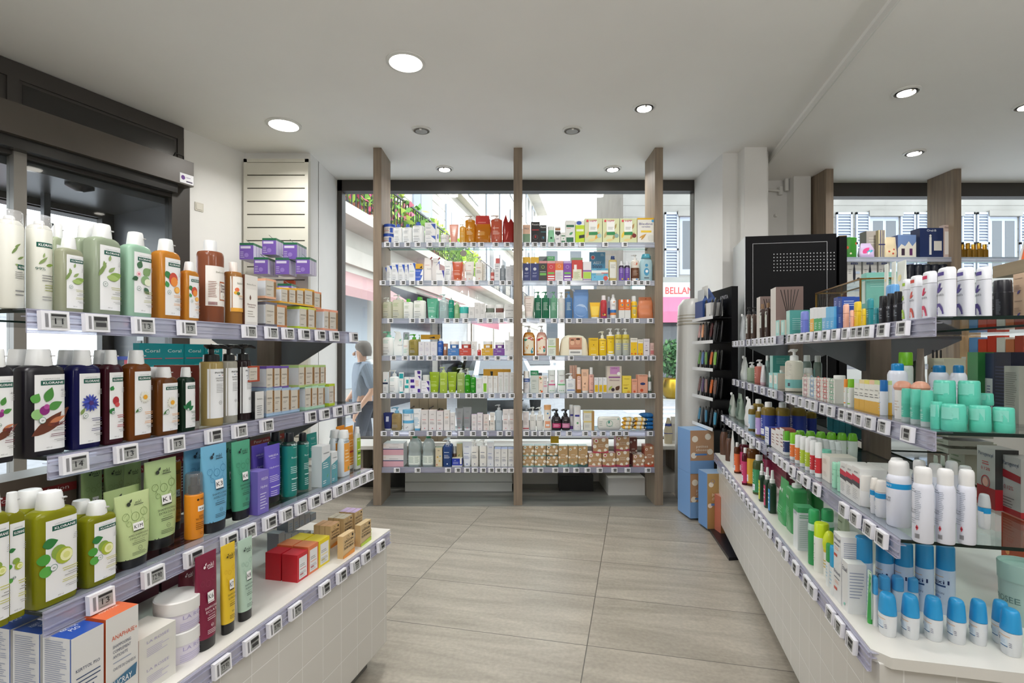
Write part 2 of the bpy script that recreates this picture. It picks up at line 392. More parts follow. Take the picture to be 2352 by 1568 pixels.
def K_jar(w, d, h, C, o):
    f = o.get('f', .6); m = MB(); a = w/2; r = [(0, a*.93, a*.93, 2), (h*.05, a*.97, a*.97, 2), (h*f, a*.97, a*.97, 2)]
    m.loft(r, C[0], 28, bands=bands_of(o.get('bands'), h)); c = MB()
    c.loft([(h*f, a, a, 2), (h-.003, a, a, 2), (h, a*.95, a*.95, 2)], C[1], 28)
    return [('body', m), ('lid', c)], Surf(r)
def K_can(w, d, h, C, o):        # aerosol with domed cap
    f = o.get('f', .8); m = MB(); a = w/2; r = [(0, a*.93, a*.93, 2), (.004, a, a, 2), (h*f*.9, a, a, 2), (h*f*.95, a*.93, a*.93, 2), (h*f, a*.78, a*.78, 2)]
    m.loft(r, C[0], 28, bands=bands_of(o.get('bands'), h)); c = MB(); q = a*o.get('cw', .84)
    c.loft([(h*f-.003, q, q, 2), (h*f+(h-h*f)*.55, q*1.0, q*1.0, 2), (h-(h-h*f)*.18, q*.97, q*.97, 2), (h-(h-h*f)*.04, q*.82, q*.82, 2), (h, q*.55, q*.55, 2)], C[1], 24)
    return [('body', m), ('cap', c)], Surf(r[1:])
def K_clearcan(w, d, h, C, o):   # dry-shampoo can: nozzle under a transparent cap
    m = MB(); a = w/2; f = .84; r = [(0, a*.93, a*.93, 2), (.004, a, a, 2), (h*f, a, a, 2), (h*f+.006, a*.93, a*.93, 2), (h*f+.012, a*.7, a*.7, 2)]
    m.loft(r, C[0], 36); q = MB(); q.loft([(h*f+.01, a*.62, a*.62, 2), (h*f+.013, a*.6, a*.6, 2)], 'b09a80m', 24)
    q.loft([(h*f+.01, a*.42, a*.42, 2), (h*.935, a*.4, a*.4, 2), (h*.95, a*.3, a*.3, 2)], C[1], 20)
    c = MB(); c.loft([(h*f-.002, a*.985, a*.985, 2), (h-.004, a*.95, a*.95, 2), (h, a*.88, a*.88, 2)], 'eeeeeez', 32, cap0=False)
    return [('body', m), ('spray_nozzle', q), ('clear_cap', c)], Surf(r[1:3])
def K_roll(w, d, h, C, o):       # roll-on deodorant
    f = o.get('f', .56); m = MB(); a, b = w/2, d/2; r = [(0, a*.8, b*.8, 2.3), (h*.03, a*.88, b*.88, 2.3), (h*.3, a*.97, b*.97, 2.3), (h*f, a, b, 2.3)]
    m.loft(r, C[0], 28, bands=bands_of(o.get('bands'), h)); c = MB()
    c.loft([(h*f+.0012, a*.995, b*.995, 2.3), (h*(f+.12), a*.96, b*.96, 2.3), (h*.88, a*.86, b*.86, 2.3), (h*.965, a*.76, b*.76, 2.2), (h*.99, a*.66, b*.66, 2.1), (h, a*.5, b*.5, 2)], C[1], 28)
    return [('body', m), ('cap', c)], Surf(r)
def K_dome(w, d, h, C, o):
    f = o.get('f', .72); m = MB(); a = w/2; r = [(0, a*.8, a*.8, 2), (h*f, a*.8, a*.8, 2)]; m.loft(r, C[0], 24); c = MB()
    g = h-h*f; c.loft([(h*f-.002, a*.84, a*.84, 2)]+[(h*f+g*math.sin(t), a*math.cos(t*.9), a*math.cos(t*.9), 2) for t in (.25, .55, .85, 1.15, 1.4, 1.54)], C[1], 24)
    return [('body', m), ('cap', c)], Surf(r)
def K_stick(w, d, h, C, o):      # oval deodorant stick
    f = o.get('f', .78); m = MB(); a, b = w/2, d/2; r = [(0, a, b, 2.8), (h*f, a, b, 2.8)]; m.loft(r, C[0], 28, bands=bands_of(o.get('bands'), h)); c = MB()
    c.loft([(h*f+.001, a*1.0, b*1.0, 2.8), (h-.008, a*.99, b*.99, 2.8), (h-.002, a*.93, b*.9, 2.6), (h, a*.8, b*.75, 2.4)], C[1], 28)
    return [('body', m), ('cap', c)], Surf([(0, a, b, 2.8), (h, a, b, 2.8)])
def K_pouch(w, d, h, C, o):      # refill bag, crimped top, with or without spout
    m = MB(); a, b = w/2, d/2; tp = o.get('tp', .8); r = []
    for i in range(10):
        t = i/9; r.append((h*t, a*(1-(1-tp)*max(0, t-.55)/.45), max(.0015, b*(1-t**2.2)*(.75+.25*math.sin(t*7)**2)), 3.2-1.0*t, 0, math.sin(t*9+w*99)*w*.02))
    m.loft(r, C[0], 26, bands=bands_of(o.get('bands'), h)); P = [('body', m)]
    if o.get('sp', 1):
        c = MB(); sg = o.get('nz', -1); x0, z0 = sg*a*tp*.8, h*.93; dv = Vector((sg*.7, 0, .72)); q = max(.005, w*.055)
        c.tube([(x0, 0, z0), tuple(Vector((x0, 0, z0))+dv*h*.05)], q*.8, C[1], 10); c.tube([tuple(Vector((x0, 0, z0))+dv*h*.045), tuple(Vector((x0, 0, z0))+dv*h*.13)], q*1.25, C[1], 10)
        P.append(('spout', c))
    return P, Surf([q[:4] for q in r])
def K_crumple(w, d, h, C, o):    # pointed pouch with two corners
    m = MB(); a, b = w/2, d/2
    r = [(0, a, b, 3), (h*.3, a*1.0, b, 3), (h*.55, a*.96, b*.6, 3), (h*.72, a*.9, b*.25, 3)]
    m.loft(r, C[0], 22, cap1=False)
    m.prism([(-a*.9, -b*.25), (a*.9, -b*.25), (a*.9, b*.25), (-a*.9, b*.25)], h*.7, h*.73, C[0])
    for sx, hh in ((-1, 1.0), (1, .86)):
        m.add([(sx*a*.92, -b*.2, h*.71), (0, -b*.2, h*.71), (sx*a*.45, 0, h*hh), (sx*a*.92, b*.2, h*.71), (0, b*.2, h*.71)], [(0, 1, 2), (3, 2, 4), (0, 2, 3), (1, 4, 2), (0, 3, 4, 1)], C[0])
    return [('body', m)], Surf(r)
def K_jug(w, d, h, C, o):
    m = MB(); a, b = w/2, d/2; r = [(0, a*.93, b*.93, 3.2), (h*.02, a, b, 3.2), (h*.36, a, b, 3.2), (h*.40, a*.92, b*.92, 3), (h*.5, a*.92, b*.92, 3), (h*.56, a, b, 3), (h*.72, a*.93, b*.93, 3), (h*.82, a*.68, b*.68, 2.4), (h*.9, a*.38, b*.45, 2), (h*.92, a*.3, a*.3, 2)]
    m.loft(r, C[0], 26); c = MB(); q = w*.19; c.loft([(h*.9, q, q, 2), (h, q*.97, q*.97, 2)], C[1], 18)
    hd = MB(); hd.tube([(a*.25, 0, h*.88), (a*.75, 0, h*.84), (a*.98, 0, h*.72), (a*.98, 0, h*.56)], w*.05, C[0], 8)
    return [('body', m), ('cap', c), ('handle', hd)], Surf(r)
def K_spray(w, d, h, C, o):      # bottle with tapering sprayer
    f = o.get('f', .62); m = MB(); r = ks(w, d, h, f, o.get('n', 2), o.get('sh', .1), .6); m.loft(r, C[0], 20, bands=bands_of(o.get('bands'), h))
    c = MB(); q = w*.36*o.get('cw', 1); z = h*f*.99; H = h-z
    c.loft([(z, q, q, 2), (z+H*.3, q, q, 2), (z+H*.34, q*.66, q*.66, 2), (h-.003, q*.5, q*.5, 2), (h, q*.42, q*.42, 2)], C[1], 16)
    return [('body', m), ('sprayer', c)], Surf(r)
def K_capspray(w, d, h, C, o):   # bottle with smoky transparent overcap
    f = .68; m = MB(); r = ks(w, d, h, f, 2, .04, .85); m.loft(r, C[0], 24); c = MB(); q = w*.3; c.loft([(h*f-.003, q, q, 2), (h*.8, q, q, 2), (h*.82, q*.6, q*.6, 2), (h*.93, q*.6, q*.6, 2)], C[1], 14)
    k = MB(); q = w*.47; k.loft([(h*f, q, q, 2), (h-.006, q*.97, q*.97, 2), (h, q*.86, q*.86, 2)], 'aaaaaaz', 24, cap0=False)
    return [('body', m), ('sprayer', c), ('clear_cap', k)], Surf(r)
def K_trigger(w, d, h, C, o):
    m = MB(); r = ks(w, d, h, .72, 2, .3, .35); m.loft(r, C[0], 22, bands=bands_of(o.get('bands'), h)); c = MB(); q = w*.2; z = h*.71
    c.loft([(z, q, q, 2), (z+h*.06, q, q, 2), (z+h*.09, q*.6, q*.6, 2), (h*.9, q*.6, q*.6, 2)], C[1], 14)
    c.box(-w*.42, -q*.6, h*.88, w*.24, q*.6, h, C[1]); c.tube([(-w*.2, 0, h*.9), (-w*.28, 0, h*.84), (-w*.36, 0, h*.79)], w*.04, C[1], 6)
    return [('body', m), ('trigger', c)], Surf(r)
def K_hour(w, d, h, C, o):
    m = MB(); a, b = w/2, d/2; r = [(0, a*.9, b*.9, 2.4), (h*.05, a, b, 2.4), (h*.25, a*.97, b, 2.4), (h*.5, a*.82, b*.86, 2.4), (h*.68, a*.84, b*.85, 2.4), (h*.8, a*.8, b*.8, 2.4)]; m.loft(r, C[0], 22, bands=bands_of(o.get('bands'), h))
    c = MB(); c.loft([(h*.8, a*.8, b*.8, 2.4), (h*.95, a*.86, b*.8, 2.4), (h*.99, a*.8, b*.7, 2.4), (h, a*.6, b*.5, 2.2)], C[1], 22)
    return [('body', m), ('cap', c)], Surf(r)
def K_pack(w, d, h, C, o):       # soft wrapped pack (wipes, pads)
    m = MB(); a, b = w/2, d/2; r = []
    for i in range(9):
        t = -1+2*i/8; k = math.sqrt(max(0, 1-abs(t)**4)); r.append((h*(t+1)/2, a*(.86+.14*k), max(.002, b*(.25+.75*k)), 4))
    m.loft(r, C[0], 26, bands=bands_of(o.get('bands'), h)); return [('wrapper', m)], Surf(r)
def K_pillow(w, d, h, C, o):     # small flow-pack lying flat, seen from its end
    m = MB(); nx = 12
    T = Matrix.Rotation(R(90), 4, 'Y'); r = []
    for i in range(nx+1):
        t = -1+2*i/nx; k = (1-abs(t)**3)**.6; r.append((w*(t+1)/2, max(.002, h*.5*k), d/2*(.9+.1*k), 2.6))
    m.loft(r, C[0], 18, T=Matrix.Translation((-w/2, 0, h/2)) @ Matrix.Rotation(R(90), 4, 'Y'), bands=[(w*z0, w*z1, c) for z0, z1, c in bands_of(o.get('bands'), 1)])
    return [('wrapper', m)], Surf(kind='flat', d=d*.42)
def K_blanket(w, d, h, C, o):
    m = MB(); a, b = w/2, d/2; m.loft([(0, a, b, 3.4), (h*.1, a*1.02, b*1.02, 3), (h*.5, a*.95, b, 2.6), (h*.8, a*.86, b*.86, 2.4), (h*.95, a*.66, b*.6, 2.2), (h, a*.4, b*.3, 2)], C[0], 30, bands=bands_of(o.get('bands'), h))
    c = MB(); c.box(-w*.18, -b*1.1, h*.02, w*.26, -b*1.04, h*.88, 'f0eee8p'); c.box(-w*.18, -b*1.115, h*.3, w*.26, -b*1.1, h*.88, 'c98f74p')
    s = Surf(kind='flat', d=b*1.117); prints(c, s, 'C-.07,.62,.075,e2b596p,1.1;C.12,.66,.08,dba98ap,1.1;C-.07,.76,.06,7a5038p,.5;C.13,.8,.07,4a3020p,.5;R-.17,.3,.25,.4,b67a60p;R-.14,.12,.2,.2,9a9a98p', w, h)
    return [('cloth', m), ('card', c)], Surf(kind='flat', d=b*1.12)
def K_vitrine(w, d, h, C, o):
    m = MB(); g = MB(); x, y = w/2, d/2; q = .003
    for sx in (-1, 1):
        for sy in (-1, 1): m.box(sx*x-q, sy*y-q, 0, sx*x+q, sy*y+q, h, BRASS)
    for z in (q, h-q):
        for s_ in (-1, 1): m.box(-x, s_*y-q, z-q, x, s_*y+q, z+q, BRASS); m.box(s_*x-q, -y, z-q, s_*x+q, y, z+q, BRASS)
    g.box(-x+q, -y+q, q, x-q, y-q, h-q, GLASS)
    return [('frame', m), ('pane', g)], Surf(kind='flat', d=y)
def K_diffuser(w, d, h, C, o):
    P, s = K_box(w, d, h, C, o)
    r = MB()
    for i in range(6): r.tube([(w/2+.001, (i-2.5)*d*.03, h*.42), (w/2+.001, (i-2.5)*d*.13, h*.94)], .0018, '1c1614', 5)
    P.append(('reed_print', r)); return P, s
def K_bucket(w, d, h, C, o):
    m = MB(); a = w/2; m.loft([(0, a*.9, a*.9, 2), (h, a, a, 2)], C[0], 36, cap1=False); m.loft([(h*.02, a*.86, a*.86, 2), (h, a*.96, a*.96, 2)], C[0], 36, cap1=False)
    c = MB(); vs = []; n = 36
    c.loft([(h*.72, a*1.0, a*1.0, 2), (h*1.0, a*1.03, a*1.03, 2), (h*1.015, a*1.0, a*1.0, 2), (h*.98, a*.95, a*.95, 2), (h*.93, a*.94, a*.94, 2)], C[1], 36, cap0=False); return [('body', m), ('rim', c)], Surf([(0, a*.9, a*.9, 2), (h, a, a, 2)])
def K_holder(w, d, h, C, o):     # leaflet / tester holder leaning back
    m = MB(); T = Matrix.Rotation(R(-12), 4, 'X'); m.box(-w/2, -.003, 0, w/2, .003, h, C[0], T); m.box(-w/2, -.0, 0, w/2, d, .006, C[0])
    for i, c in enumerate(('d8d8d8', 'e8642a', '3aa028', '38a030', 'e8b8c8')): m.box(-w*.3+i*w*.14, -.02, .005, -w*.3+i*w*.14+w*.11, -.012, h*.4, c, T)
    return [('board', m)], Surf(kind='flat', d=.004)
KIND = {k[2:]: v for k, v in globals().items() if k.startswith('K_')}
# ---------------------------------------------------------------- artwork presets
def grow(t, k=1.35, cx=.06, cy=.47, ar=.45):
    f = t[1:].split(',')
    if t[0] not in 'EC': return t
    f[0] = f'{cx+(float(f[0])-cx)*1.2:.3f}'; f[1] = f'{cy+(float(f[1])-cy)*1.1:.3f}'; f[2] = f'{float(f[2])*k:.3f}'
    if t[0] == 'E': f[4] = f'{float(f[4])*1.45:.2f}'
    return t[0]+','.join(f)
def art(s):
    p = s[1:].split(':'); k, a = p[0], p[1:]
    if k == 'klor':
        ill, num, c2 = a[0], a[1], (a[2] if len(a) > 2 else '777777')
        wx0 = -.30
        q = f'R{wx0},.05,.46,.76,eeeff0p;T.1,.715,.010,9aa0a0,LABORATOIRE,c,.42;R-.16,.66,.44,.705,12594ap;T.14,.672,.021,ffffff,KLORANE,c,.5,b;'
        IL = {'oat': 'E-.28,.42,.42,62,.16,7d9455;E-.1,.5,.2,100,.3,8aa25e;E0,.47,.22,40,.3,93a86a;E.02,.58,.16,80,.3,93a86a;E-.02,.4,.42,22,.36,8aa84e;E-.06,.42,.34,-4,.3,a3bd6a',
              'almond': 'E-.1,.56,.24,70,.5,3f6b45;E.06,.5,.3,38,.55,7fa066;E-.12,.46,.18,200,.5,2f5a3a;C-.1,.5,.07,f2c6cc;C-.1,.5,.025,c8506a;C.12,.44,.13,86ab74;C.2,.42,.1,e6ead0;E.08,.36,.24,-50,.4,2f5a3a',
              'mango': 'E-.22,.58,.26,-60,.5,2e7a3c;E-.14,.4,.2,110,.5,3a9048;C.06,.5,.15,c8452e,1.3;C.09,.47,.12,e88a30,1.2;C.2,.38,.1,f0a83a;C.2,.38,.07,f6c060',
              'cocoa': 'E-.3,.22,.95,32,.17,6b3a28;E.0,.3,.46,20,.3,87452c;E.05,.32,.32,20,.2,c47a52;E-.02,.5,.3,70,.4,4a8a3e;E.02,.44,.28,25,.4,4f9044;E-.28,.5,.2,60,.6,5aa04a;C-.2,.4,.1,8fc07a;C-.06,.43,.09,8a2a78;C-.02,.46,.05,b04c98;T.34,.60,.02,444444,-60',
              'corn': ''.join(f'E.06,.46,.24,{t},.22,{c};' for t, c in zip(range(0, 360, 24), ['3a46a8', '4a58c0', '30388e']*5))+'C.06,.46,.06,4a2a70;E-.24,.36,.2,60,.3,7d9455',
              'pom': 'E-.2,.56,.2,60,.5,2e7a3c;E-.1,.56,.16,100,.5,3a9048;C.02,.46,.12,b02a34,1.3;C.08,.42,.09,d05050;E-.24,.34,.26,50,.5,2e7a3c',
              'daisy': ''.join(f'E.1,.47,.2,{t},.2,e8e8dc;' for t in range(0, 360, 24))+'C.1,.47,.07,e8a828;E-.26,.32,.24,40,.2,4a7a40',
              'nettle': 'E-.2,.34,.5,62,.4,1f6b40;E-.1,.34,.34,30,.4,2a7a4a;E-.24,.36,.2,120,.4,2a7a4a',
              'citron': 'E-.3,.54,.26,10,.5,2e7a3c;C-.27,.43,.1,4a9a3c;C-.24,.33,.1,5aa848;C.0,.46,.13,8aa848;C.1,.42,.15,a8b838;C.14,.42,.11,eef0b8;C.14,.42,.06,dce08a'}[ill]
        q += ';'.join(grow(t) for t in IL.split(';') if t)
        q += f';C-.14,.335,.085,eeeff0p;O-.14,.335,.085,4a8070;T-.14,.326,.016,2a5a4a,{num};L.44,.54,.3,.60,4,aaaaaa;L.44,.27,.02,.31,2,{c2};L.44,.22,.06,.26,2,999999;L.44,.17,.04,.205,2,{c2};L.44,.12,.1,.15,2,999999;T.0,.07,.013,888888,400 ml'
        return q
    if k == 'mkl':
        code, l1, l2, ink, pat = a[0], a[1], a[2], a[3], a[4]
        fl = ''.join(f'E{x},{y},.2,{t},.35,{pat};' for x, y, t in ((-.3, .62, 60), (-.2, .6, 110), (0, .64, 80), (.16, .62, 60), (.26, .66, 100), (-.34, .7, 40), (.2, .56, 20), (-.1, .7, 95), (.3, .74, 120)))
        fl = ''.join(f'O{x},{y},{r},{pat};' for x, y, r in ((-.26, .7, .1), (0, .68, .12), (.26, .72, .11), (-.2, .6, .07), (.18, .6, .07)))+fl.replace(',.35,', ',.05,')
        return (f'{fl}C-.17,.865,.055,{ink};E-.14,.88,.12,50,.5,{ink};T.1,.85,.045,{ink},mkl;R-.03,.835,.24,.843,{ink};R-.13,.50,.17,.60,f2f2f2p;T.02,.525,.05,222222,{code},c,.24;R-.13,.485,.17,.497,{ink};'
                f'T.0,.43,.024,{ink},{l1},c,.56;T0,.39,.024,{ink},{l2},c,.5;T0,.36,.012,{ink},SANS SULFATES,c,.3;L-.2,.31,.22,.35,2,{ink};O0,.255,.06,{ink};T0,.248,.014,{ink},BIO;L-.22,.17,.24,.22,3,{ink}')
    if k == 'wel':
        ink = a[0]; return f'T0,.8,.03,{ink},WELEDA,c,.62,b;L-.2,.76,.2,.78,1,{ink};T0,.6,.03,{ink},{a[1]},c,.6;L-.34,.36,.34,.48,4,{ink};R-.3,.27,.3,.285,{ink};L-.3,.08,.2,.22,4,{ink}'
    if k == 'wbox': return f'P5b9aa6p,-.5,.0,.5,.0,.5,.72,-.5,.6;T0,.8,.028,4a5a60,WELEDA,c,.7,b;L-.38,.44,.34,.6,3,f2f4f4;E.1,.2,.3,60,.3,5aa060;L-.38,.06,.1,.16,2,f2f4f4'
    if k == 'svr':
        ink = a[0]; c2 = a[1] if len(a) > 1 else ink; return f'T0,.76,.055,{ink},SVR;L-.34,.5,.2,.56,1,{c2};L-.34,.3,.34,.44,4,{ink};C.0,.1,.07,{c2}'
    if k == 'cera':
        c = a[0]; return f'T-.12,.78,.05,555a66,CeraVe;P{c},.05,.9,.47,.9,.47,.42;L-.4,.5,.1,.66,3,{a[1] if len(a) > 1 else "aab0b8"};L-.4,.3,.2,.34,1,444444;L-.4,.12,.3,.26,3,b4b8c0;R-.4,.06,0,.08,555555'
    if k == 'phy': return f'R-.46,.09,.46,.70,eceef0p;T.05,.64,.022,222222,PHYTEMA,c,.6,b;R-.1,.615,.0,.622,2a3a7a;R.1,.615,.2,.622,b83030;T.05,.575,.018,444444,{a[0]},c,.56;T.05,.545,.018,444444,{a[1]},c,.5;L-.2,.40,.3,.52,6,aaaaaa;O.0,.28,.09,555555;T0,.275,.012,555555,BIO;{a[2]}'
    if k == 'kraft': return f'R-.5,.1,.26,.9,cfc9bdp;T-.12,.6,.07,5a5248,{a[0]},c,.55;L-.4,.4,.1,.5,2,8a8276;L-.4,.16,.1,.24,1,8a8276;L.3,.06,.47,.94,14,8d6b42p'
    if k == 'dots': return f'C-.3,.83,.14,ece4d6p;C.18,.9,.13,ece4d6p;C-.4,.45,.12,ece4d6p;C.4,.5,.13,ece4d6p;C-.1,.14,.12,ece4d6p;C.3,.2,.1,ece4d6p;C-.3,.83,.07,{a[0]};T0,.55,.06,f0e8da,petites,c,.42;T0,.44,.06,f0e8da,choses,c,.42;L-.22,.3,.22,.36,1,{a[0]};P{a[0]},-.5,0,.5,0,.5,.16,.1,.06,-.5,.14'
    if k == 'savon': return f'T.0,.66,.10,2c2620,SAVON,c,.8,b;T0,.53,.07,2c2620,DE MARSEILLE,c,.8;T0,.38,.10,2c2620,SURGRAS,c,.86,b;C.32,.87,.07,2c2620;O-.1,.86,.09,2c2620;P{a[0]},-.5,0,.5,0,.5,.2,-.5,.12'
    if k == 'etia': return f'R-.5,.555,.5,.562,e0a040;T.05,.455,.06,1c2a5a,Etiaxil,c,.95;R-.4,.41,.46,.435,2a4a7a;T.08,.3,.03,6a7a9a,PROTECTION,c,.7;T.16,.24,.04,4a90d0,48h;L-.3,.06,.4,.2,4,a8b0c0'
    if k == 'etr': return f'R-.5,.42,.4,.43,e0a040;T-.3,.33,.055,1c2a5a,Etiaxil,c,.5;R-.48,.295,-.14,.315,2a4a7a;R-.08,.2,.32,.38,dfeaf4p;L-.04,.26,.28,.36,3,a8c4dc;R-.08,.2,.32,.22,2a6a9a;L.38,.2,.45,.32,3,6a6a88'
    if k == 'lrp': return f'R-.36,.74,-.12,.84,1a8cc8;L-.4,.66,.3,.72,2,8a8f98;T-.1,.42,.02,555b66,DEODORANT 48H,c,.7;T-.1,.385,.02,555b66,PEAUX SENSIBLES,c,.7;L-.3,.24,.3,.33,3,b0b4bc;L.2,.3,.44,.7,16,9aa2b0;P{"c03040"},.3,.16,.36,.2,.3,.24,.24,.2;C.3,.2,.03,222222;B.22,.06,.4,.12,555555'
    if k == 'hipp': return f'E-.4,.2,.5,70,.3,{a[0]};E.1,.15,.5,60,.3,{a[1]};E-.3,.1,.5,10,.3,e6d090;C.34,.3,.13,{a[2]};E.2,.55,.4,70,.3,{a[1]};R-.26,.46,.22,.9,f4f4f0p;T0,.86,.075,c8306a,HiPP,c,.4,b;L-.18,.54,.16,.66,3,8a8a80;P2f8a50,-.26,.33,.22,.33,.26,.4,.22,.46,-.26,.44;C-.34,.9,.07,e04858'
    if k == 'lens': return f'T-.1,.72,.06,{a[0]},{a[1]},c,.7;L-.36,.4,.34,.62,4,{a[0]};L-.36,.1,.2,.2,2,{a[0]}'
    if k == 'ker': return f'T.0,.66,.03,3a4a6a,KERTYOL PSO,c,.74;L-.36,.46,.42,.62,4,4a5a7a;L-.36,.38,.42,.44,2,8a94a8;P3f6f90,-.5,.16,.46,.24,.38,.4,-.5,.32;T-.02,.21,.07,ffffff,DUCRAY,c,.66'
    if k == 'ana': return f'T.06,.76,.045,d8603a,ANAPHASE+,c,.78;T-.3,.68,.03,3a4a6a,SHAMPOOING,l,.55;T-.3,.63,.03,3a4a6a,COMPLEMENT,l,.55;T-.3,.58,.03,3a4a6a,ANTICHUTE,l,.45;L-.3,.52,.3,.55,1,9aa4b8;T-.3,.46,.028,3a4a6a,CHUTE DE CHEVEUX,l,.7;P3f6f90,-.5,.26,.4,.3,.44,.42,-.5,.34;T-.06,.30,.06,ffffff,DUCRAY,c,.66;L-.3,.08,.3,.2,4,3a4a6a'
    if k == 'rose': return f'T0,.72,.10,a8a0c4,LA ROSEE,c,.6;L-.3,.24,.3,.56,5,b4aecb'
    if k == 'elm': return 'T0,.6,.1,eaf6f6,elmex,c,.6,b;L-.4,.1,.4,.4,4,c8e8ea'
    return ''
# ---------------------------------------------------------------- shelves: frame origin, turn, how to say it
def on(cf, z, side):   # frame on a gondola shelf: local x runs along the shelf, +y goes in from its front edge
    if side == 'L': return Matrix.Translation(N*cf+Vector((0, 0, z))) @ Matrix.Rotation(math.atan2(D.y, D.x), 4, 'Z')
    return Matrix.Translation(N*cf+Vector((0, 0, z))) @ Matrix.Rotation(math.atan2(-D.y, -D.x), 4, 'Z')
SH = {'L1': (on(-1.229, 1.452, 'L'), "left gondola's top shelf"), 'L2': (on(-1.229, 1.138, 'L'), "left gondola's second shelf"),
      'L3': (on(-1.155, .842, 'L'), "left gondola's third shelf"), 'L0': (on(-1.06, .577, 'L'), "left gondola's base top"),
      'R1': (on(.745, 1.452, 'R'), "right gondola's top shelf"), 'R2': (on(.745, 1.160, 'R'), "right gondola's second shelf"),
      'R3': (on(.665, .880, 'R'), "right gondola's third shelf"), 'R0': (on(.605, .577, 'R'), "right gondola's base top")}
CZ = [2.347, 2.006, 1.669, 1.336, 1.0, .663, .337]
ORD = ['top', 'second', 'third', 'fourth', 'fifth', 'sixth', 'bottom']
for _i in range(7):
    SH[f'C{_i+1}'] = (Matrix.Translation((0, 4.68, CZ[_i])), f"window rack's {ORD[_i]} shelf")
SH['W1'] = (Matrix.Translation((0, 5.04, 2.281)), "right window rack's upper shelf"); SH['W2'] = (Matrix.Translation((0, 5.04, 1.998)), "right window rack's lower shelf")
_MC = {}
_ALL = {}
def opts(s):
    o = {}
    for q in (s or '').split(';'):
        if '=' in q:
            k, v = q.split('='); o[k] = v if k == 'bands' else float(v)
    return o
def product(sh, x, e, dz, turn, w, d, h, kind, cols, op, pr, desc, cat=None, name=None, M=None):
    """x along the shelf, e = how far its middle is in from the front edge, dz above the shelf, turn in degrees"""
    cat = cat or CATS[kind]; name = name or NAMES.get(kind)
    key = (w, d, h, kind, cols, op, pr)
    if key not in _MC:
        o = opts(op); P, sf = KIND[kind](w, d, h, cols.split(','), o)
        if pr:
            fr = pr.split('|')
            main = P[0][1] if 'card' not in [p[0] for p in P] else P[1][1]
            if fr[0]: prints(main, sf, art(fr[0]) if fr[0][0] == '@' else fr[0], w, h)
            if len(fr) > 1 and fr[1]: prints(main, Surf(kind='side' if sh[0] == 'L' else 'sideR', d=w/2), fr[1], d, h)
            if len(fr) > 2 and fr[2]: prints(main, Surf(kind='top', d=h), fr[2], w, d)
        _MC[key] = [(n, mb.mesh(n)) for n, mb in P]
    P = _MC[key]; base = M if M is not None else SH[sh][0]
    T = base @ Matrix.Translation((x, e, dz)) @ Matrix.Rotation(R(turn), 4, 'Z')
    nm = name or cat.replace(' ', '_').replace('-', '_')
    if len(P) == 1: r = bpy.data.objects.new(nm, P[0][1])
    else: r = bpy.data.objects.new(nm, None); r.empty_display_size = .03
    COL.objects.link(r); r.matrix_world = T
    if len(P) > 1:
        for n, me in P:
            c = bpy.data.objects.new(n, me); COL.objects.link(c); c.parent = r
    r['category'] = cat
    pos = T.to_translation()
    _ALL.setdefault((sh, desc), []).append((r, pos.x/max(.3, pos.y), -pos.z))
    return r
NTH = ['leftmost', '2nd', '3rd']+[f'{i}th' for i in range(4, 40)]
def label_all():
    for (sh, desc), L in _ALL.items():
        ph = SH[sh][1] if sh in SH else sh
        L.sort(key=lambda t: (round(t[1], 3), t[2])); n = len(L)
        for i, (r, _, _) in enumerate(L):
            if n == 1: lab = f'{desc} on the {ph}'
            else:
                pos = 'leftmost' if i == 0 else 'rightmost' if i == n-1 else NTH[i]+' from left'
                lab = f'{desc}, {pos} of {n}, {ph}'
                r['group'] = f'{desc} on the {ph}'
            r['label'] = lab
CATS = {'box': 'box', 'bottle': 'bottle', 'round': 'bottle', 'pump': 'pump bottle', 'tube': 'tube', 'jar': 'jar', 'can': 'spray can', 'clearcan': 'spray can', 'roll': 'roll-on', 'dome': 'roll-on', 'stick': 'deodorant stick', 'pouch': 'refill pouch', 'crumple': 'refill pouch', 'jug': 'jug', 'spray': 'spray bottle', 'capspray': 'spray bottle', 'trigger': 'spray bottle', 'hour': 'bottle', 'pack': 'wipes pack', 'pillow': 'wipes pack', 'blanket': 'blanket', 'vitrine': 'display case', 'diffuser': 'box', 'bucket': 'bucket', 'holder': 'leaflet holder'}
NAMES = {'box': 'cardboard_box', 'bottle': 'shampoo_bottle', 'round': 'bottle', 'pump': 'pump_bottle', 'tube': 'cosmetic_tube', 'jar': 'cosmetic_jar', 'can': 'spray_can', 'clearcan': 'spray_can', 'roll': 'roll_on_deodorant', 'dome': 'roll_on_deodorant', 'stick': 'deodorant_stick', 'pouch': 'refill_pouch', 'crumple': 'refill_pouch', 'diffuser': 'diffuser_box', 'pack': 'wipes_pack', 'pillow': 'wipes_pack', 'hour': 'lotion_bottle', 'trigger': 'trigger_spray_bottle', 'capspray': 'spray_bottle', 'vitrine': 'brass_glass_case'}
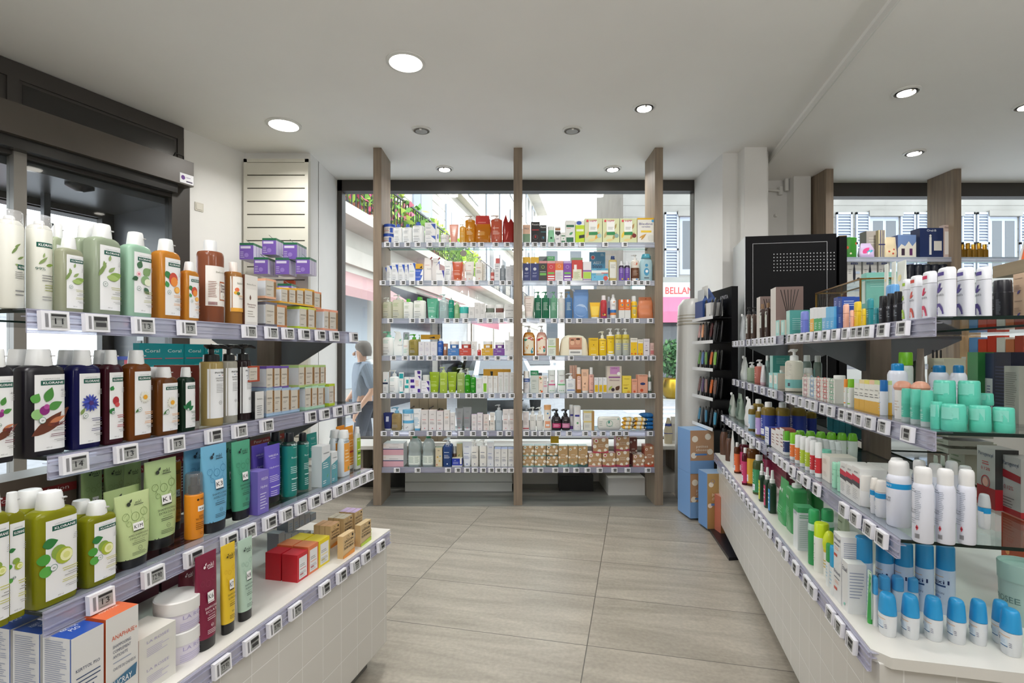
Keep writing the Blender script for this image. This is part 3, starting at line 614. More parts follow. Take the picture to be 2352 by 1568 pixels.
TAGS = {'L1':[0.863,0.953,1.072,1.204,1.445,1.55,1.637,1.732,1.834,1.934,2.087],'L2':[0.905,1.026,1.165,1.298,1.402,1.526,1.772,1.863,1.96,2.044,2.113],'L3':[0.905,1.033,1.152,1.277,1.353,1.447,1.527,1.608,1.686,1.762,1.842,1.901,1.968,2.028,2.091],'L0':[1.144,1.252,1.346,1.445,1.604,1.71,1.806,1.888,2.014],'R1':[-4.281,-4.16,-4.03,-3.923,-3.739,-3.585,-3.466,-3.366,-3.262,-3.164,-3.09,-2.777,-2.674,-2.579,-2.49,-2.387,-2.288,-2.185,-2.084,-2.009,-1.958,-1.902,-1.798,-1.677],'R2':[-4.281,-4.11,-3.908,-3.699,-3.512,-3.334,-3.164,-3.072,-2.799,-2.707,-2.603,-2.502,-2.429,-2.317,-2.233,-2.115,-2.042,-1.968,-1.89,-1.793,-1.651],'R3':[-4.288,-4.077,-3.953,-3.79,-3.64,-3.515,-3.386,-3.302,-3.211,-3.073,-2.719,-2.621,-2.538,-2.441,-2.329,-2.248,-2.131,-1.874,-1.784,-1.687,-1.61],'R0':[-3.847,-3.709,-3.597,-3.477,-3.392,-3.272,-3.173,-3.047,-2.962,-2.852,-2.751,-2.673,-2.577,-2.418,-2.315,-2.171,-2.036,-1.973,-1.806,-1.734,-1.644],'C1':[-1.113,-1.029,-0.933,-0.841,-0.737,-0.627,-0.534,-0.425,-0.346,-0.276,-0.147,-0.046,0.134,0.201,0.277,0.35,0.415,0.474,0.535,0.62,0.83,1.002],'C2':[-1.153,-1.065,-0.973,-0.891,-0.818,-0.692,-0.593,-0.532,-0.442,-0.318,-0.189,-0.088,-0.029,0.341,0.426,0.499,0.794,0.903,1.033,1.092,1.148,1.204],'C3':[-1.085,-0.891,-0.804,-0.711,-0.579,-0.498,-0.416,-0.284,-0.2,-0.099,-0.015,0.105,0.271,0.372,0.44,0.504,0.597,0.785,0.856,0.946,1.021,1.109,1.229],'C4':[-1.06,-0.956,-0.883,-0.813,-0.737,-0.65,-0.596,-0.52,-0.425,-0.318,-0.228,-0.13,-0.015,0.212,0.364,0.524,0.746,0.811,0.887,0.962,1.035,1.109,1.184,1.255],'C5':[-1.147,-1.06,-0.978,-0.88,-0.765,-0.686,-0.577,-0.492,-0.391,-0.329,-0.273,-0.183,-0.082,-0.003,0.156,0.24,0.308,0.398,0.516,0.606,0.695,0.777,0.932,1.03,1.117,1.179,1.252],'C6':[-1.144,-1.032,-0.894,-0.734,-0.65,-0.563,-0.453,-0.349,-0.248,-0.11,-0.032,0.125,0.198,0.263,0.322,0.409,0.507,0.651,0.732,0.808,0.898,0.951,1.013,1.229],'C7':[-1.026,-0.841,-0.571,-0.484,-0.402,-0.332,-0.259,-0.186,-0.124,-0.068,-0.009,0.156,0.252,0.384,0.482,0.572,0.673,0.78,0.912,1.03,1.21]}
# ================================================================ ROOM
Y0 = -4.0
m = MB(); m.quad((-8, Y0, 0), (7.6, Y0, 0), (7.6, 5.62, 0), (-8, 5.62, 0), floormat()); struct(m, 'floor')
def wallseg(p0, p1, z0, z1, th, mt, mb):   # wall whose room face is p0->p1 (room on the right of that direction)
    a, b = Vector((*p0, 0)), Vector((*p1, 0)); u = (b-a).normalized(); nl = Vector((-u.y, u.x, 0))*th
    q = [a, b, b+nl, a+nl]; mb.prism([(v.x, v.y) for v in q][::-1], z0, z1, mt)
c0 = (1.931-.2032*6.607, -4)
m = MB(); m.add([(-8, Y0, CEIL), (-8, 5.62, CEIL), (2.6, 5.62, CEIL), (2.44, 5.09, CEIL), (1.931, 2.607, CEIL), (*c0, CEIL)], [(0, 1, 2, 3, 4, 5)], CEILM)
m.add([(-8, Y0, CEIL+.2), (-8, 5.9, CEIL+.2), (7.7, 5.9, CEIL+.2), (7.7, Y0, CEIL+.2)], [(0, 1, 2, 3)], CEILM); struct(m, 'ceiling')
m = MB(); m.prism([c0, (7.6, -4), (7.6, 5.6), (2.5, 5.6), (2.436, 5.09), (1.931, 2.607)], SOFF, CEIL+.01, CEILM); struct(m, 'ceiling_soffit')
m = MB(); u = Vector((.2032, 1, 0)).normalized(); a = Vector((1.931, 2.607, 0))-u*5; b = Vector((2.436, 5.09, 0)); nn = Vector((-u.y, u.x, 0))*.012
m.prism([(a.x, a.y), (b.x, b.y), ((b+nn).x, (b+nn).y), ((a+nn).x, (a+nn).y)][::-1], SOFF-.012, SOFF+.03, WHITE); struct(m, 'trim_1')
A = Vector((-3.165, 3.23, 0)); U = Vector((.4173, .9088, 0)); V = Vector((.9088, -.4173, 0))
def LW(s, p): q = A+U*s+V*p; return (q.x, q.y)
# left wall: plaster from the door frame to the slat panel, and behind the camera
m = MB(); wallseg(LW(1.13, 0), LW(1.715, 0), 0, CEIL, .8, WALL, m); wallseg(LW(-8, 0), LW(-1.9, 0), 0, CEIL, .1, WALL, m); struct(m, 'wall_left')
m = MB(); m.box(-2.9, 4.79, 0, -1.85, 5.0, CEIL, WALL); m.box(-2.6, 4.99, 0, -1.85, 5.6, CEIL, WALL); struct(m, 'wall_left_reveal')
m = MB(); m.box(-1.85, 5.53, 0, 1.95, 5.66, .42, WALL); m.box(-8, 5.0, -.1, -2.6, 5.1, CEIL, WALL) if False else None
struct(m, 'wall_back')
m = MB(); m.box(1.93, 4.79, 0, 2.2, 5.6, CEIL, WALL); m.box(2.07, 4.65, 0, 2.27, 4.8, CEIL, WALL); m.box(2.2, 5.34, 0, 3.11, 5.5, CEIL, WALL)
m.box(2.81, 5.21, 0, 2.98, 5.35, SOFF, WALL); m.box(2.26, 4.75, 0, 2.33, 5.35, CEIL, WALL)
m.box(3.11, 5.42, 0, 7.6, 5.52, .75, WALL); struct(m, 'wall_right')
m = MB(); m.tube([(2.54, 5.29, 3.12), (2.54, 5.29, 3.0)], .022, WHITE); m.tube([(2.54, 5.29, 3.02), (2.72, 5.29, 3.0)], .012, WHITE); m.tube([(2.78, 5.29, 3.12), (2.78, 5.29, 3.0)], .02, WHITE); m.tube([(2.72, 5.29, 3.04), (2.72, 5.29, 2.96)], .02, WHITE); m.tube([(2.69, 5.34, 2.76), (2.69, 5.30, 2.76)], .02, WHITE)
tag(m.build('heating_pipe'), 'small white painted pipe fittings in the wall recess', 'pipe')
m = MB(); m.box(-8, Y0-.1, 0, 7.6, Y0, CEIL, WALL); struct(m, 'wall_rear')
m = MB(); m.box(7.6, Y0, 0, 7.7, 5.6, CEIL, WALL); struct(m, 'wall_far_right')
# ---- main window
def window(name, x0, x1, y, z0, z1, f, fb, divs=()):
    m = MB(); d = .06
    m.box(x0, y-d, z1-f, x1, y+d, z1, DARKF); m.box(x0, y-d, z0, x1, y+d, z0+fb, DARKF)
    m.box(x0, y-d, z0, x0+.05, y+d, z1, DARKF); m.box(x1-.02, y-d, z0, x1, y+d, z1, DARKF)
    for q in divs: m.box(q-.02, y-d, z0, q+.02, y+d, z1, DARKF)
    o = struct(m, name); g = MB(); g.box(x0+.05, y-.004, z0+fb, x1-.02, y+.004, z1-f, WGLASS); g.build('window_glass', o, smooth=False); return o
window('window_1', -1.85, 1.945, 5.59, .42, CEIL, .115, .04)
window('window_2', 3.11, 7.6, 5.47, .75, SOFF, .14, .05)
# ---- street door in the left wall
Td = frame_T((A.x, A.y, 0), math.atan2(U.y, U.x))      # local x along wall, +y to the outside
m = MB(); X1 = 1.13
m.box(-1.9, -.03, 3.08, X1, .06, 3.185, DARKF, Td); m.box(-1.9, -.02, 2.60, X1, .06, 3.08, DARKF, Td); m.box(.02, -.035, 2.9, .08, .05, 3.08, DARKF, Td)
m.box(1.035, -.03, 0, X1+.05, .06, 2.9, DARKF, Td); m.box(X1-.05, -.032, 2.9, X1, .05, 3.1, DARKF, Td)
m.box(.05, -.04, 0, .115, .05, 2.64, newmat('satin_aluminium', '8e8a84', .4, .3), Td); m.box(-1.9, -.03, 0, -1.8, .06, 3.0, DARKF, Td)
m.box(.1, -.024, 2.88, 1.06, -.021, 3.06, DARKF2, Td)
door = struct(m, 'door_1')
g = MB(); g.box(.115, .01, .05, 1.035, .018, 2.60, VGLASS, Td); g.box(-1.8, .01, .05, .05, .018, 2.60, VGLASS, Td); g.build('door_glass', door, smooth=False)
m = MB(); GREYM = newmat('grey_metal_panel', '55565a', .28)
m.box(-1.9, .06, 2.55, 1.12, .86, 2.6, GREYM, Td); m.box(1.05, .06, -.2, 1.12, .86, 2.6, GREYM, Td); m.box(-1.9, .78, 2.50, 1.12, .86, 2.56, DARKF, Td)
m.box(-1.95, .8, 2.5, 1.3, 1.0, 5, DARKF, Td); m.box(.96, .78, -.2, 1.05, .86, 2.55, DARKF, Td)
m.box(-1.9, .06, -.2, 1.12, .9, -.02, GREYM, Td); struct(m, 'wall_vestibule')
t = thing('door_operator', 'long bronze sliding door operator above the entrance', 'door operator', (0, 0, 0))
m = MB(); m.box(-1.7, -.15, 2.69, 1.133, -.03, 2.885, OPER, Td); m.build('housing', t, smooth=False)
m = MB(); m.box(1.02, -.1515, 2.70, 1.13, -.150, 2.775, 'e4e4e8p', Td); m.add([Td @ Vector((1.045+.016*math.cos(i*.524), -.1522, 2.742+.018*math.sin(i*.524))) for i in range(12)], [tuple(range(12))], '5a2a80p'); m.box(1.07, -.1522, 2.712, 1.12, -.1518, 2.722, '3a3050p', Td); m.box(1.07, -.1522, 2.745, 1.105, -.1518, 2.75, '8a80a0p', Td)
m.build('sticker', t, smooth=False)
m = MB(); m.tube([Td @ Vector(p) for p in ((1.0, -.08, 2.88), (1.03, -.08, 2.94), (1.10, -.07, 2.94), (1.12, -.04, 2.87))], .006, BLACK); m.build('cable', t)
m = MB(); m.box(-1.6, -.11, 2.62, 1.03, -.04, 2.69, DARKF2, Td); m.build('track', t, smooth=False)
m = MB(); m.loft([(0, .02, .02, 2), (.03, .09, .05, 2), (.045, .09, .05, 2)], BLACK, 18); o = m.build('motion_sensor'); o.matrix_world = Td @ Matrix.Translation((.48, .12, 2.505)); tag(o, 'black dome sensor under the vestibule ceiling', 'sensor')
m = MB(); m.box(.46, .55, 2.33, .50, .60, 2.55, GREYM); m.tube([(.48, .575, 2.33), (.48, .575, 2.27)], [.05, .02], BLACK, 12); o = m.build('door_closer'); o.matrix_world = Td; tag(o, 'dark closer hanging in the vestibule', 'door closer')
m = MB(); m.box(1.03, .33, 1.36, 1.05, .42, 1.50, 'd8d8d8', None); m.box(1.02, .35, 1.39, 1.03, .40, 1.46, '8a8a8ak'); o = m.build('lock_box'); o.matrix_world = Td; tag(o, 'white key lock box on the grey vestibule panel', 'lock box')
m = MB(); m.box(1.04, .50, 1.12, 1.048, .76, 1.33, '3448a8p'); m.box(1.034, .52, 1.14, 1.04, .74, 1.30, '3a4a5ap'); m.box(1.032, .54, 1.22, 1.036, .60, 1.30, 'c83848p'); o = m.build('poster'); o.matrix_world = Td; tag(o, 'small blue poster on the vestibule side panel', 'poster')
m = MB(); m.box(0, -.006, 0, .075, 0, .07, 'c8c4b8k'); m.box(.012, -.009, .012, .063, -.006, .058, 'd0ccc0k'); o = m.build('wall_switch', smooth=False); o.matrix_world = Td @ Matrix.Translation((1.24, -.0, 2.55)); tag(o, 'small cream switch plate beside the door operator', 'switch')
# ---- slat wall panel
t = thing('slatwall_panel', 'cream slatwall panel with dark grooves hung with purple boxes', 'display panel')
CR = noisy('cream_panel', 'cdcabd', 'd6d3c8', nscale=3, rough=.5)
PY = 4.74; px0, px1 = -2.43, -1.845
m = MB(); m.box(px0, PY, .3, px1, PY+.045, 3.115, CR); m.box(px0, PY-.012, .3, px0+.03, PY, 3.115, CR); m.box(px1-.03, PY-.012, .3, px1, PY, 3.115, CR); m.box(px0, PY-.012, 3.085, px1, PY, 3.115, CR)
zz = 3.085
m.build('frame', t, smooth=False); m = MB(); k = 0
while zz > .45:
    m.box(px0+.03, PY-.010, zz-.112, px1-.03, PY+.002, zz-.004, CR); m.box(px0+.03, PY-.002, zz-.120, px1-.03, PY+.001, zz-.110, '4a463ck'); zz -= .1185; k += 1
m.build('slats', t, smooth=False)
PURP = []
for i, (cx, ty, n, wv) in enumerate(((568, 557, 4, 1), (620, 546, 3, 0), (668, 556, 4, 1), (601, 590, 4, 1), (650, 591, 3, 0), (697, 590, 3, 0), (655, 650, 2, 0))):
    Yb = PY-.30; X = (cx-1176)/1200*Yb; Z = 1.36+(810-ty)/1200*Yb
    m = MB(); m.tube([(X, PY-.005, Z+.0), (X, Yb+.04, Z+.008), (X, Yb-.02, Z+.02)], .0022, CHROME, 5); m.build('hook', t)
    for j in range(n):
        y = Yb+.01+j*.052
        product_args = ('left slatwall panel', 0, 0, 0, 0, .118, .048, .14, 'box', '7a5cb0,c9c2dc,2e6a4a', 'bands=.86,1,2e6a4a', 'R-.42,.66,.3,.8,d8d0e8;C.0,.26,.16,9a80c8;L-.44,.08,-.1,.5,4,cfc4e4', 'small purple and green box on a hook', 'box', 'hanging_box')
        o = product(*product_args, M=Matrix.Translation((X+.0, y, Z-.145)))
for i, (zc) in enumerate((2.42, 2.30, 2.30)):
    pass
m = MB(); m.box(-2.02, 4.62, 1.90, -1.93, 4.66, 2.0, 'd0582e'); o = m.build('hanging_pack'); tag(o, 'small orange patterned pack hanging low on the slat panel', 'pack')
# ---- ceiling lights
ON = emis('lamp_glow', 'fff8ec', 14); OFFM = newmat('lamp_grey', '9a9892', .5)
def downlight(x, y, z, r, on, label, tilt=0, pw=20):
    t = thing('ceiling_downlight', label, 'ceiling light', (x, y, z)); n = 28
    m = MB(); pr = [(r*1.0, 0), (r*1.0, -.006), (r*.84, -.012), (r*.8, -.004), (r*.8, 0)]
    vs = [(a*math.cos(6.2832*i/n), a*math.sin(6.2832*i/n), b) for a, b in pr for i in range(n)]
    m.add(vs, [(k*n+i, k*n+(i+1) % n, (k+1)*n+(i+1) % n, (k+1)*n+i) for k in range(len(pr)-1) for i in range(n)], WHITE); m.build('ring', t)
    m = MB(); q = r*.78 if r > .1 else r*.62
    m.loft([(-.010, q, q, 2), (-.006, q, q, 2)], ON if on else OFFM, n); o = m.build('diffuser' if on else 'lamp', t)
    if r < .1:
        m = MB(); m.loft([(-.014, q*1.14, q*1.14, 2), (-.002, q*1.2, q*1.2, 2)], BLACK if on else OFFM, n, cap0=False); m.build('bezel', t); o.location.z = -.006
        m = MB(); m.box(q*.0-.008, -q*1.15, -.02, .008, -q*.85, -.014, 'e8e4dc'); m.build('clip', t)
    if on:
        a = area('downlight_beam', (x, y, z-.035), r*1.1, pw, (1, .98, .945), spread=150)
downlight(-.668, 3.287, CEIL, .123, 1, 'large round lit ceiling light nearest the camera', pw=19)
downlight(-1.83, 4.19, CEIL, .135, 1, 'large round lit ceiling light above the left gondola', pw=13)
downlight(.986, 3.894, CEIL, .085, 1, 'small lit adjustable spot right of centre', pw=10)
downlight(-.743, 4.289, CEIL, .08, 0, 'unlit small ceiling spot left of the middle post')
downlight(.493, 4.289, CEIL, .08, 0, 'unlit small ceiling spot right of the middle post')
downlight(-.67, 5.19, CEIL, .088, 1, 'lit spot over the left bay of window rack', pw=7)
downlight(1.0, 5.19, CEIL, .088, 1, 'lit spot over the right bay of window rack', pw=7)
downlight(2.657, 3.52, SOFF, .085, 1, 'lit spot in lowered ceiling nearest the camera', pw=10)
downlight(3.535, 4.59, SOFF, .085, 1, 'lit spot in lowered ceiling by right window', pw=8)
downlight(3.67, 3.72, SOFF, .085, 1, 'lit spot in lowered ceiling cut by frame edge', pw=8)
# ================================================================ GONDOLAS
def tilemat():
    m = newmat('white_square_tile', 'c9c7c0', .22); nt = m.node_tree; b = nt.nodes['Principled BSDF']; L = nt.links.new
    tc = nt.nodes.new('ShaderNodeTexCoord'); sp = nt.nodes.new('ShaderNodeSeparateXYZ'); L(tc.outputs['Object'], sp.inputs[0]); mn = None
    for i, off in ((0, .0), (1, .05), (2, .033)):
        a = nt.nodes.new('ShaderNodeMath'); a.operation = 'ADD'; L(sp.outputs[i], a.inputs[0]); a.inputs[1].default_value = off
        d = nt.nodes.new('ShaderNodeMath'); d.operation = 'PINGPONG'; L(a.outputs[0], d.inputs[0]); d.inputs[1].default_value = .0585
        if mn is None: mn = d.outputs[0]
        else:
            q = nt.nodes.new('ShaderNodeMath'); q.operation = 'MINIMUM'; L(mn, q.inputs[0]); L(d.outputs[0], q.inputs[1]); mn = q.outputs[0]
    lt = nt.nodes.new('ShaderNodeMapRange'); L(mn, lt.inputs[0]); lt.inputs[1].default_value = .0012; lt.inputs[2].default_value = .0024
    mx = nt.nodes.new('ShaderNodeMix'); mx.data_type = 'RGBA'; L(lt.outputs[0], mx.inputs[0]); mx.inputs[6].default_value = (*hexc('e4e3e0'), 1); mx.inputs[7].default_value = (*hexc('cfcdc8'), 1)
    L(mx.outputs[2], b.inputs['Base Color']); bp = nt.nodes.new('ShaderNodeBump'); bp.inputs['Strength'].default_value = .35; bp.inputs['Distance'].default_value = .002; L(lt.outputs[0], bp.inputs['Height']); L(bp.outputs[0], b.inputs['Normal'])
    return m
TILEW = tilemat()
def glass_shelf(name, parent, x0, x1, y0, y1, z, edge=GEDGE, T=None, th=.009):
    m = MB(); m.quad((x0, y0, z), (x1, y0, z), (x1, y1, z), (x0, y1, z), GLASS, T); m.quad((x0, y1, z-th), (x1, y1, z-th), (x1, y0, z-th), (x0, y0, z-th), GLASS, T)
    for a, b in (((x0, y0), (x1, y0)), ((x1, y0), (x1, y1)), ((x1, y1), (x0, y1)), ((x0, y1), (x0, y0))): m.quad((*a, z-th), (*b, z-th), (*b, z), (*a, z), edge, T)
    o = m.build(name, parent, smooth=False); return o
def rail(parent, x0, x1, y, z, mt=RAIL, h=.046, T=None):
    m = MB(); m.box(x0, y-.004, z-h, x1, y-.001, z+.004, mt, T)
    for q in (.002, -.010, -.030, -h+.004): m.box(x0, y-.0085, z+q-.0012, x1, y-.004, z+q+.0012, mt, T)
    m.box(x0, y-.001, z+.0012, x1, y+.035, z+.0022, mt, T); m.box(x0, y-.001, z-.0128, x1, y+.012, z-.0112, mt, T); m.box(x0, y-.012, z-h-.001, x1, y-.002, z-h+.001, mt, T)
    return m.build('price_rail', parent, smooth=False)
def bracket(parent, x, y0, y1, z, T=None):
    m = MB(); vs = [(x-.003, y0, z), (x-.003, y1, z), (x-.003, y1, z-.17), (x-.003, y1+(.02 if y0 > y1 else -.02), z-.17), (x-.003, y0, z-.02)]
    n = len(vs); m.add(vs+[(a+.006, b, c) for a, b, c in vs], [tuple(range(n)), tuple(range(n, 2*n))[::-1]]+[(i, (i+1) % n, n+(i+1) % n, n+i) for i in range(n)], GREYM)
    return m.build('bracket', parent, smooth=False)
def gondola(side, cf, x0, x1, shelves, posts, label, back=1.1, sx=None, bx=None):
    Tg = on(cf, 0, side); t = thing('display_gondola', label, 'display shelving'); t.matrix_world = Tg
    m = MB(); b0, b1 = x0, x1
    m.box(b0+.02, .012, .085, b1-.012, back-.012, .552, TILEW); m.box(b0+.06, .07, 0, b1-.08, back-.07, .085, '6a6864k'); m.build('base_cabinet', t, smooth=False)
    m = MB()
    if side == 'R': m.prism([(b0, 0), (b1-.035, 0), (b1, .035), (b1, back), (b0, back)], .548, .577, WTOP)
    else: m.box(b0, 0, .548, b1, back, .577, WTOP)
    m.build('worktop', t, smooth=False)
    rail(t, b0, b1-.02, -.002, .577-.006)
    for (y0, z, segs) in shelves:
        for a, b in segs:
            s = glass_shelf('glass_shelf', t, a, b, y0, back/2-.05, z); rail(s, a, b, y0, z-.004)
            s2 = glass_shelf('glass_shelf', t, a, b, back/2+.05, back-y0, z)
    for p in posts:
        m = MB(); m.box(p-.05, back/2-.045, .577, p+.05, back/2+.045, 1.50, WOODD); m.box(p+.06 if side == 'L' else p-.09, back/2-.03, .577, p+.075 if side == 'L' else p-.06, back/2+.03, 1.50, WOOD)
        m.build('post', t, smooth=False)
        for (y0, z, segs) in shelves:
            bracket(t, p, y0+.05, back/2-.045, z-.012); bracket(t, p, back-y0-.05, back/2+.045, z-.012)
    return t
gl = gondola('L', -1.06, .45, 2.135, [(.169, 1.452, [(.82, 2.135)]), (.169, 1.138, [(.86, 2.135)]), (.095, .842, [(.80, 2.135)])], [2.07], 'left shelving unit, glass shelves over white tiled base')
gr = gondola('R', .605, -4.35, -1.53, [(.14, 1.452, [(-4.35, -2.95), (-2.90, -1.54)]), (.14, 1.160, [(-4.35, -2.95), (-2.90, -1.54)]), (.06, .880, [(-4.35, -2.95), (-2.90, -1.54)])], [-4.29, -2.925], 'right shelving unit, glass shelves over white tiled base')
m = MB(); m.box(-2.37, .725, 1.645, -1.53, 1.05, 1.69, WOODH); m.box(-2.0, .80, .577, -1.96, 1.03, 1.645, WOODG); m.build('header_board', gr, smooth=False)
# clear stand and blister cards of the left gondola
m = MB(); T1 = on(-1.155, .842, 'L'); m.box(1.93, .10, .07, 2.04, .2, .075, RAILL); m.box(1.93, .10, 0, 2.04, .103, .075, RAILL); m.box(1.94, .096, .03, 2.03, .0995, .066, 'e0e0e0p'); m.box(1.95, .0945, .036, 1.98, .0955, .06, '333333p'); o = m.build('clear_riser', smooth=False); o.matrix_world = T1; tag(o, 'clear plastic riser with price strip under teal tube', 'riser')
for i in range(4):
    product("far side of left gondola", 0, 0, 0, 0, .11, .03, .16, 'box', '1a8f98,14808a', '', 'T0,.78,.08,eaf6f6,Coral,c,.7;L-.4,.6,.4,.66,1,d85a70;C.1,.3,.26,3ab0b8;O.1,.3,.2,e8e0d8;C.3,.08,.1,c83a3a', 'teal toothbrush blister card', 'blister card', 'blister_card', M=on(-1.229, 1.452, 'L') @ Matrix.Translation((1.66+i*.10, .62, -.215)))
# ================================================================ WINDOW RACK
t = thing('window_rack', 'tall oak post rack with seven glass shelves before window', 'shelving')
PX = [(-1.238, -1.165), (.015, .092), (1.275, 1.347)]
for a, b in PX: m = MB(); m.box(a, 4.66, 0, b, 5.01, CEIL-.001, WOOD); m.build('post', t, smooth=False)
for z in CZ:
    for (a, b) in ((-1.165, .015), (.092, 1.275)):
        s = glass_shelf('glass_shelf', t, a, b, 4.675, 4.985, z, GEDGEL); rail(s, a-.012, b+.006, 4.675, z-.004, RAILL if z > .9 else RAIL, .042)
        m = MB()
        for xx in (a, b-.016):
            for yy in (4.72, 4.94): m.box(xx, yy, z-.02, xx+.016, yy+.012, z-.009, CHROME)
        m.build('shelf_pin', s, smooth=False)
t = thing('window_rack', 'oak post rack with glass shelves before right window', 'shelving')
for a, b in ((3.004, 3.077), (4.228, 4.30)): m = MB(); m.box(a, 5.0, 0, b, 5.32, SOFF-.001, WOOD); m.build('post', t, smooth=False)
for z in (2.281, 1.998, 1.62, 1.25, .9):
    for a, b in ((3.077, 4.228), (4.30, 5.5)): s = glass_shelf('glass_shelf', t, a, b, 5.03, 5.31, z, GEDGEL); rail(s, a, b, 5.03, z-.004, RAILL, .042)
m = MB(); m.loft([(-.002, .042, .042, 2), (.002, .042, .042, 2)], '8a857ck', 20, T=Matrix.Rotation(R(90), 4, 'X')); m.tube([(0, 0, .04), (0, 0, .075)], .0008, '888888', 4); o = m.build('hanging_tag'); o.location = ((1065-1176)/1200*4.67, 4.66, 2.247); o.scale = (.7, .7, .7); tag(o, 'small round grey tag dangling below the top shelf rail', 'tag')
# ---- bench, plinths and things by the window
GREYW = newmat('grey_paint', '8f8f8e', .5)
t = thing('window_bench', 'white board bench on wooden supports under the window', 'bench')
m = MB(); m.box(-1.845, 5.10, .415, 1.92, 5.52, .45, WTOP); m.build('seat_board', t, smooth=False)
for x in (-1.5, -.3, .9, 1.62): m = MB(); m.box(x, 5.16, .18, x+.03, 5.5, .415, WOODG); m.build('leg', t, smooth=False)
m = MB(); m.box(-1.05, 5.13, 0, 0, 5.525, .09, WHITE); m.box(-1.05, 5.135, .094, 0, 5.525, .178, WHITE); m.box(0, 5.42, 0, .80, 5.525, .178, WHITE); m.box(.92, 4.99, 0, 1.27, 5.525, .165, WHITE); m.box(1.35, 5.095, 0, 1.93, 5.525, .165, WHITE)
m.box(-1.845, 5.3, 0, -1.05, 5.525, .178, DARKF2); tag(m.build('plinth', smooth=False), 'low white stepped plinth below the window bench', 'plinth')
m = MB(); m.box(.465, 5.14, 0.0, .80, 5.30, .155, BLACK); m.box(.47, 5.135, .02, .79, 5.14, .14, '08080ck'); tag(m.build('fan_heater', smooth=False), 'black box on the floor under right window shelf', 'heater')
def panel(name, x0, x1, y0, y1, Y, mt, label, cat, extra=None):
    X0, X1 = ((x-1176)/1200*Y for x in (x0, x1)); Za, Zb = (EYE+(810-y)/1200*Y for y in (y0, y1)); m = MB(); m.box(X0, Y, Zb, X1, Y+.012, Za, mt)
    if extra: extra(m, X0, X1, Zb, Za, Y)
    return tag(m.build(name, smooth=False), label, cat)
GP = noisy('panel_back', 'a09c94', 'aca89f', nscale=1.5, rough=.7)
panel('poster_board', 1297, 1486, 664, 941, 5.44, GP, 'large plain grey back of a poster in window', 'poster')
panel('poster_board', 1050, 1119, 905, 1006, 5.40, newmat('grey_board', '8b9090', .7), 'small grey board back behind sixth shelf, left bay', 'poster')
panel('poster_board', 1122, 1270, 965, 1008, 5.42, newmat('grey_board_2', '777b80', .7), 'low dark grey board back near the middle post', 'poster')
def arms(m, X0, X1, Z0, Z1, Y):
    for i in range(4):
        x = X0+(X1-X0)*(.12+.26*i); m.tube([(x, Y-.01, Z1-.12-(i % 2)*.03), (x-.03, Y-.05, Z1-.14), (x-.07, Y-.08, Z1-.24)], .006, '20140e', 6)
        x += .05; m.tube([(x, Y-.01, Z0+.14), (x+.06, Y-.05, Z0+.13), (x+.1, Y-.06, Z0+.10)], .006, '20140e', 6)
    for i in range(1, 4): x = X0+(X1-X0)*i/4; m.box(x-.002, Y-.002, Z0, x+.002, Y, Z1, '8a7a68k')
panel('glasses_display', 942, 1026, 905, 1014, 5.28, newmat('tan_board', 'b9a48c', .6), 'tan display board with sunglasses arms seen from behind', 'display', arms)
for i, (cx, cc) in enumerate(((1535, '3a4a80'), (1550, 'd8d4cc'))):
    m = MB(); Y = 5.25; X = (cx-1176)/1200*Y
    if i: m.box(X-.035, Y-.02, 0, X+.035, Y+.03, .27, 'd8d4ccp'); m.box(X-.03, Y-.022, .03, X+.03, Y-.02, .2, 'c0b8b0p')
    else: m.loft([(0, .04, .03, 2.5), (.12, .045, .03, 2.5), (.2, .03, .015, 2), (.26, .012, .01, 2)], 'c4b89c', 16); m.loft([(.1, .046, .031, 2.5), (.2, .031, .016, 2)], '2a3a88', 16)
    o = m.build('cosmetic_box' if i else 'gift_pouch'); o.location = ((0, 0, .45) if i else (X, Y, .45)); tag(o, ['cream and navy pouch on the white window bench', 'pale upright carton on the white window bench'][i], 'carton' if i else 'pouch')
# ---- air unit, black rack, cabinet
t = thing('air_conditioner', 'tall white rounded air conditioner beside the window', 'air conditioner', (1.73, 4.90, 0))
m = MB(); m.loft([(0.0, .18, .17, 2.6), (.03, .19, .18, 2.6), (.9, .185, .175, 2.6), (1.70, .165, .16, 2.6), (1.80, .16, .155, 2.6), (1.86, .12, .12, 2.4)], 'dfe0de', 36); m.build('body', t)
m = MB()
for i in range(6): m.loft([(1.62+i*.026, .171-.002*i, .166-.002*i, 2.6), (1.632+i*.026, .171-.002*i, .166-.002*i, 2.6)], 'b9b4a6', 36, cap0=False, cap1=False)
m.build('grille', t)
KR = Matrix.Translation((1.745, 4.15, 0)) @ Matrix.Rotation(R(-90), 4, 'Z') # local x -> -Y, local y -> +X ; front faces -X
t = thing('black_product_rack', 'black tiered rack of sachets at the far end of gondola', 'display rack'); t.matrix_world = KR
m = MB(); m.box(-.46, 0, .30, 0, .05, 1.89, BLACKM); m.box(-.46, -.18, .2, 0, .05, .30, BLACKM); m.build('back_panel', t, smooth=False)
m = MB(); sf = Surf(kind='flat', d=0); prints(m, sf, 'T-.5,1.80,.032,c8c8cc,APIVITA,c,0;E-.5,1.70,.05,90,.6,6a6a70;C-.5,1.69,.016,8a8a90', .30, 1); m.build('logo', t, smooth=False)
RKZ = [1.635, 1.44, 1.215, .98, .74]; RKc = [['d8dce0', '141416', '141416', '1a1a1c', '141416'], ['c8a0a0', 'e0a078', '141416', '501818', '141416'], ['6a9a50', '5a78b0', '6a9a50', 'd0642c', '7aaa48'], ['7a5a58', '5a4a70', '9a8078', 'd0682c', '6a5048'], ['4a88a8', '2a2a2e', '3a7898', '2a2a2e', '3a88a8']]
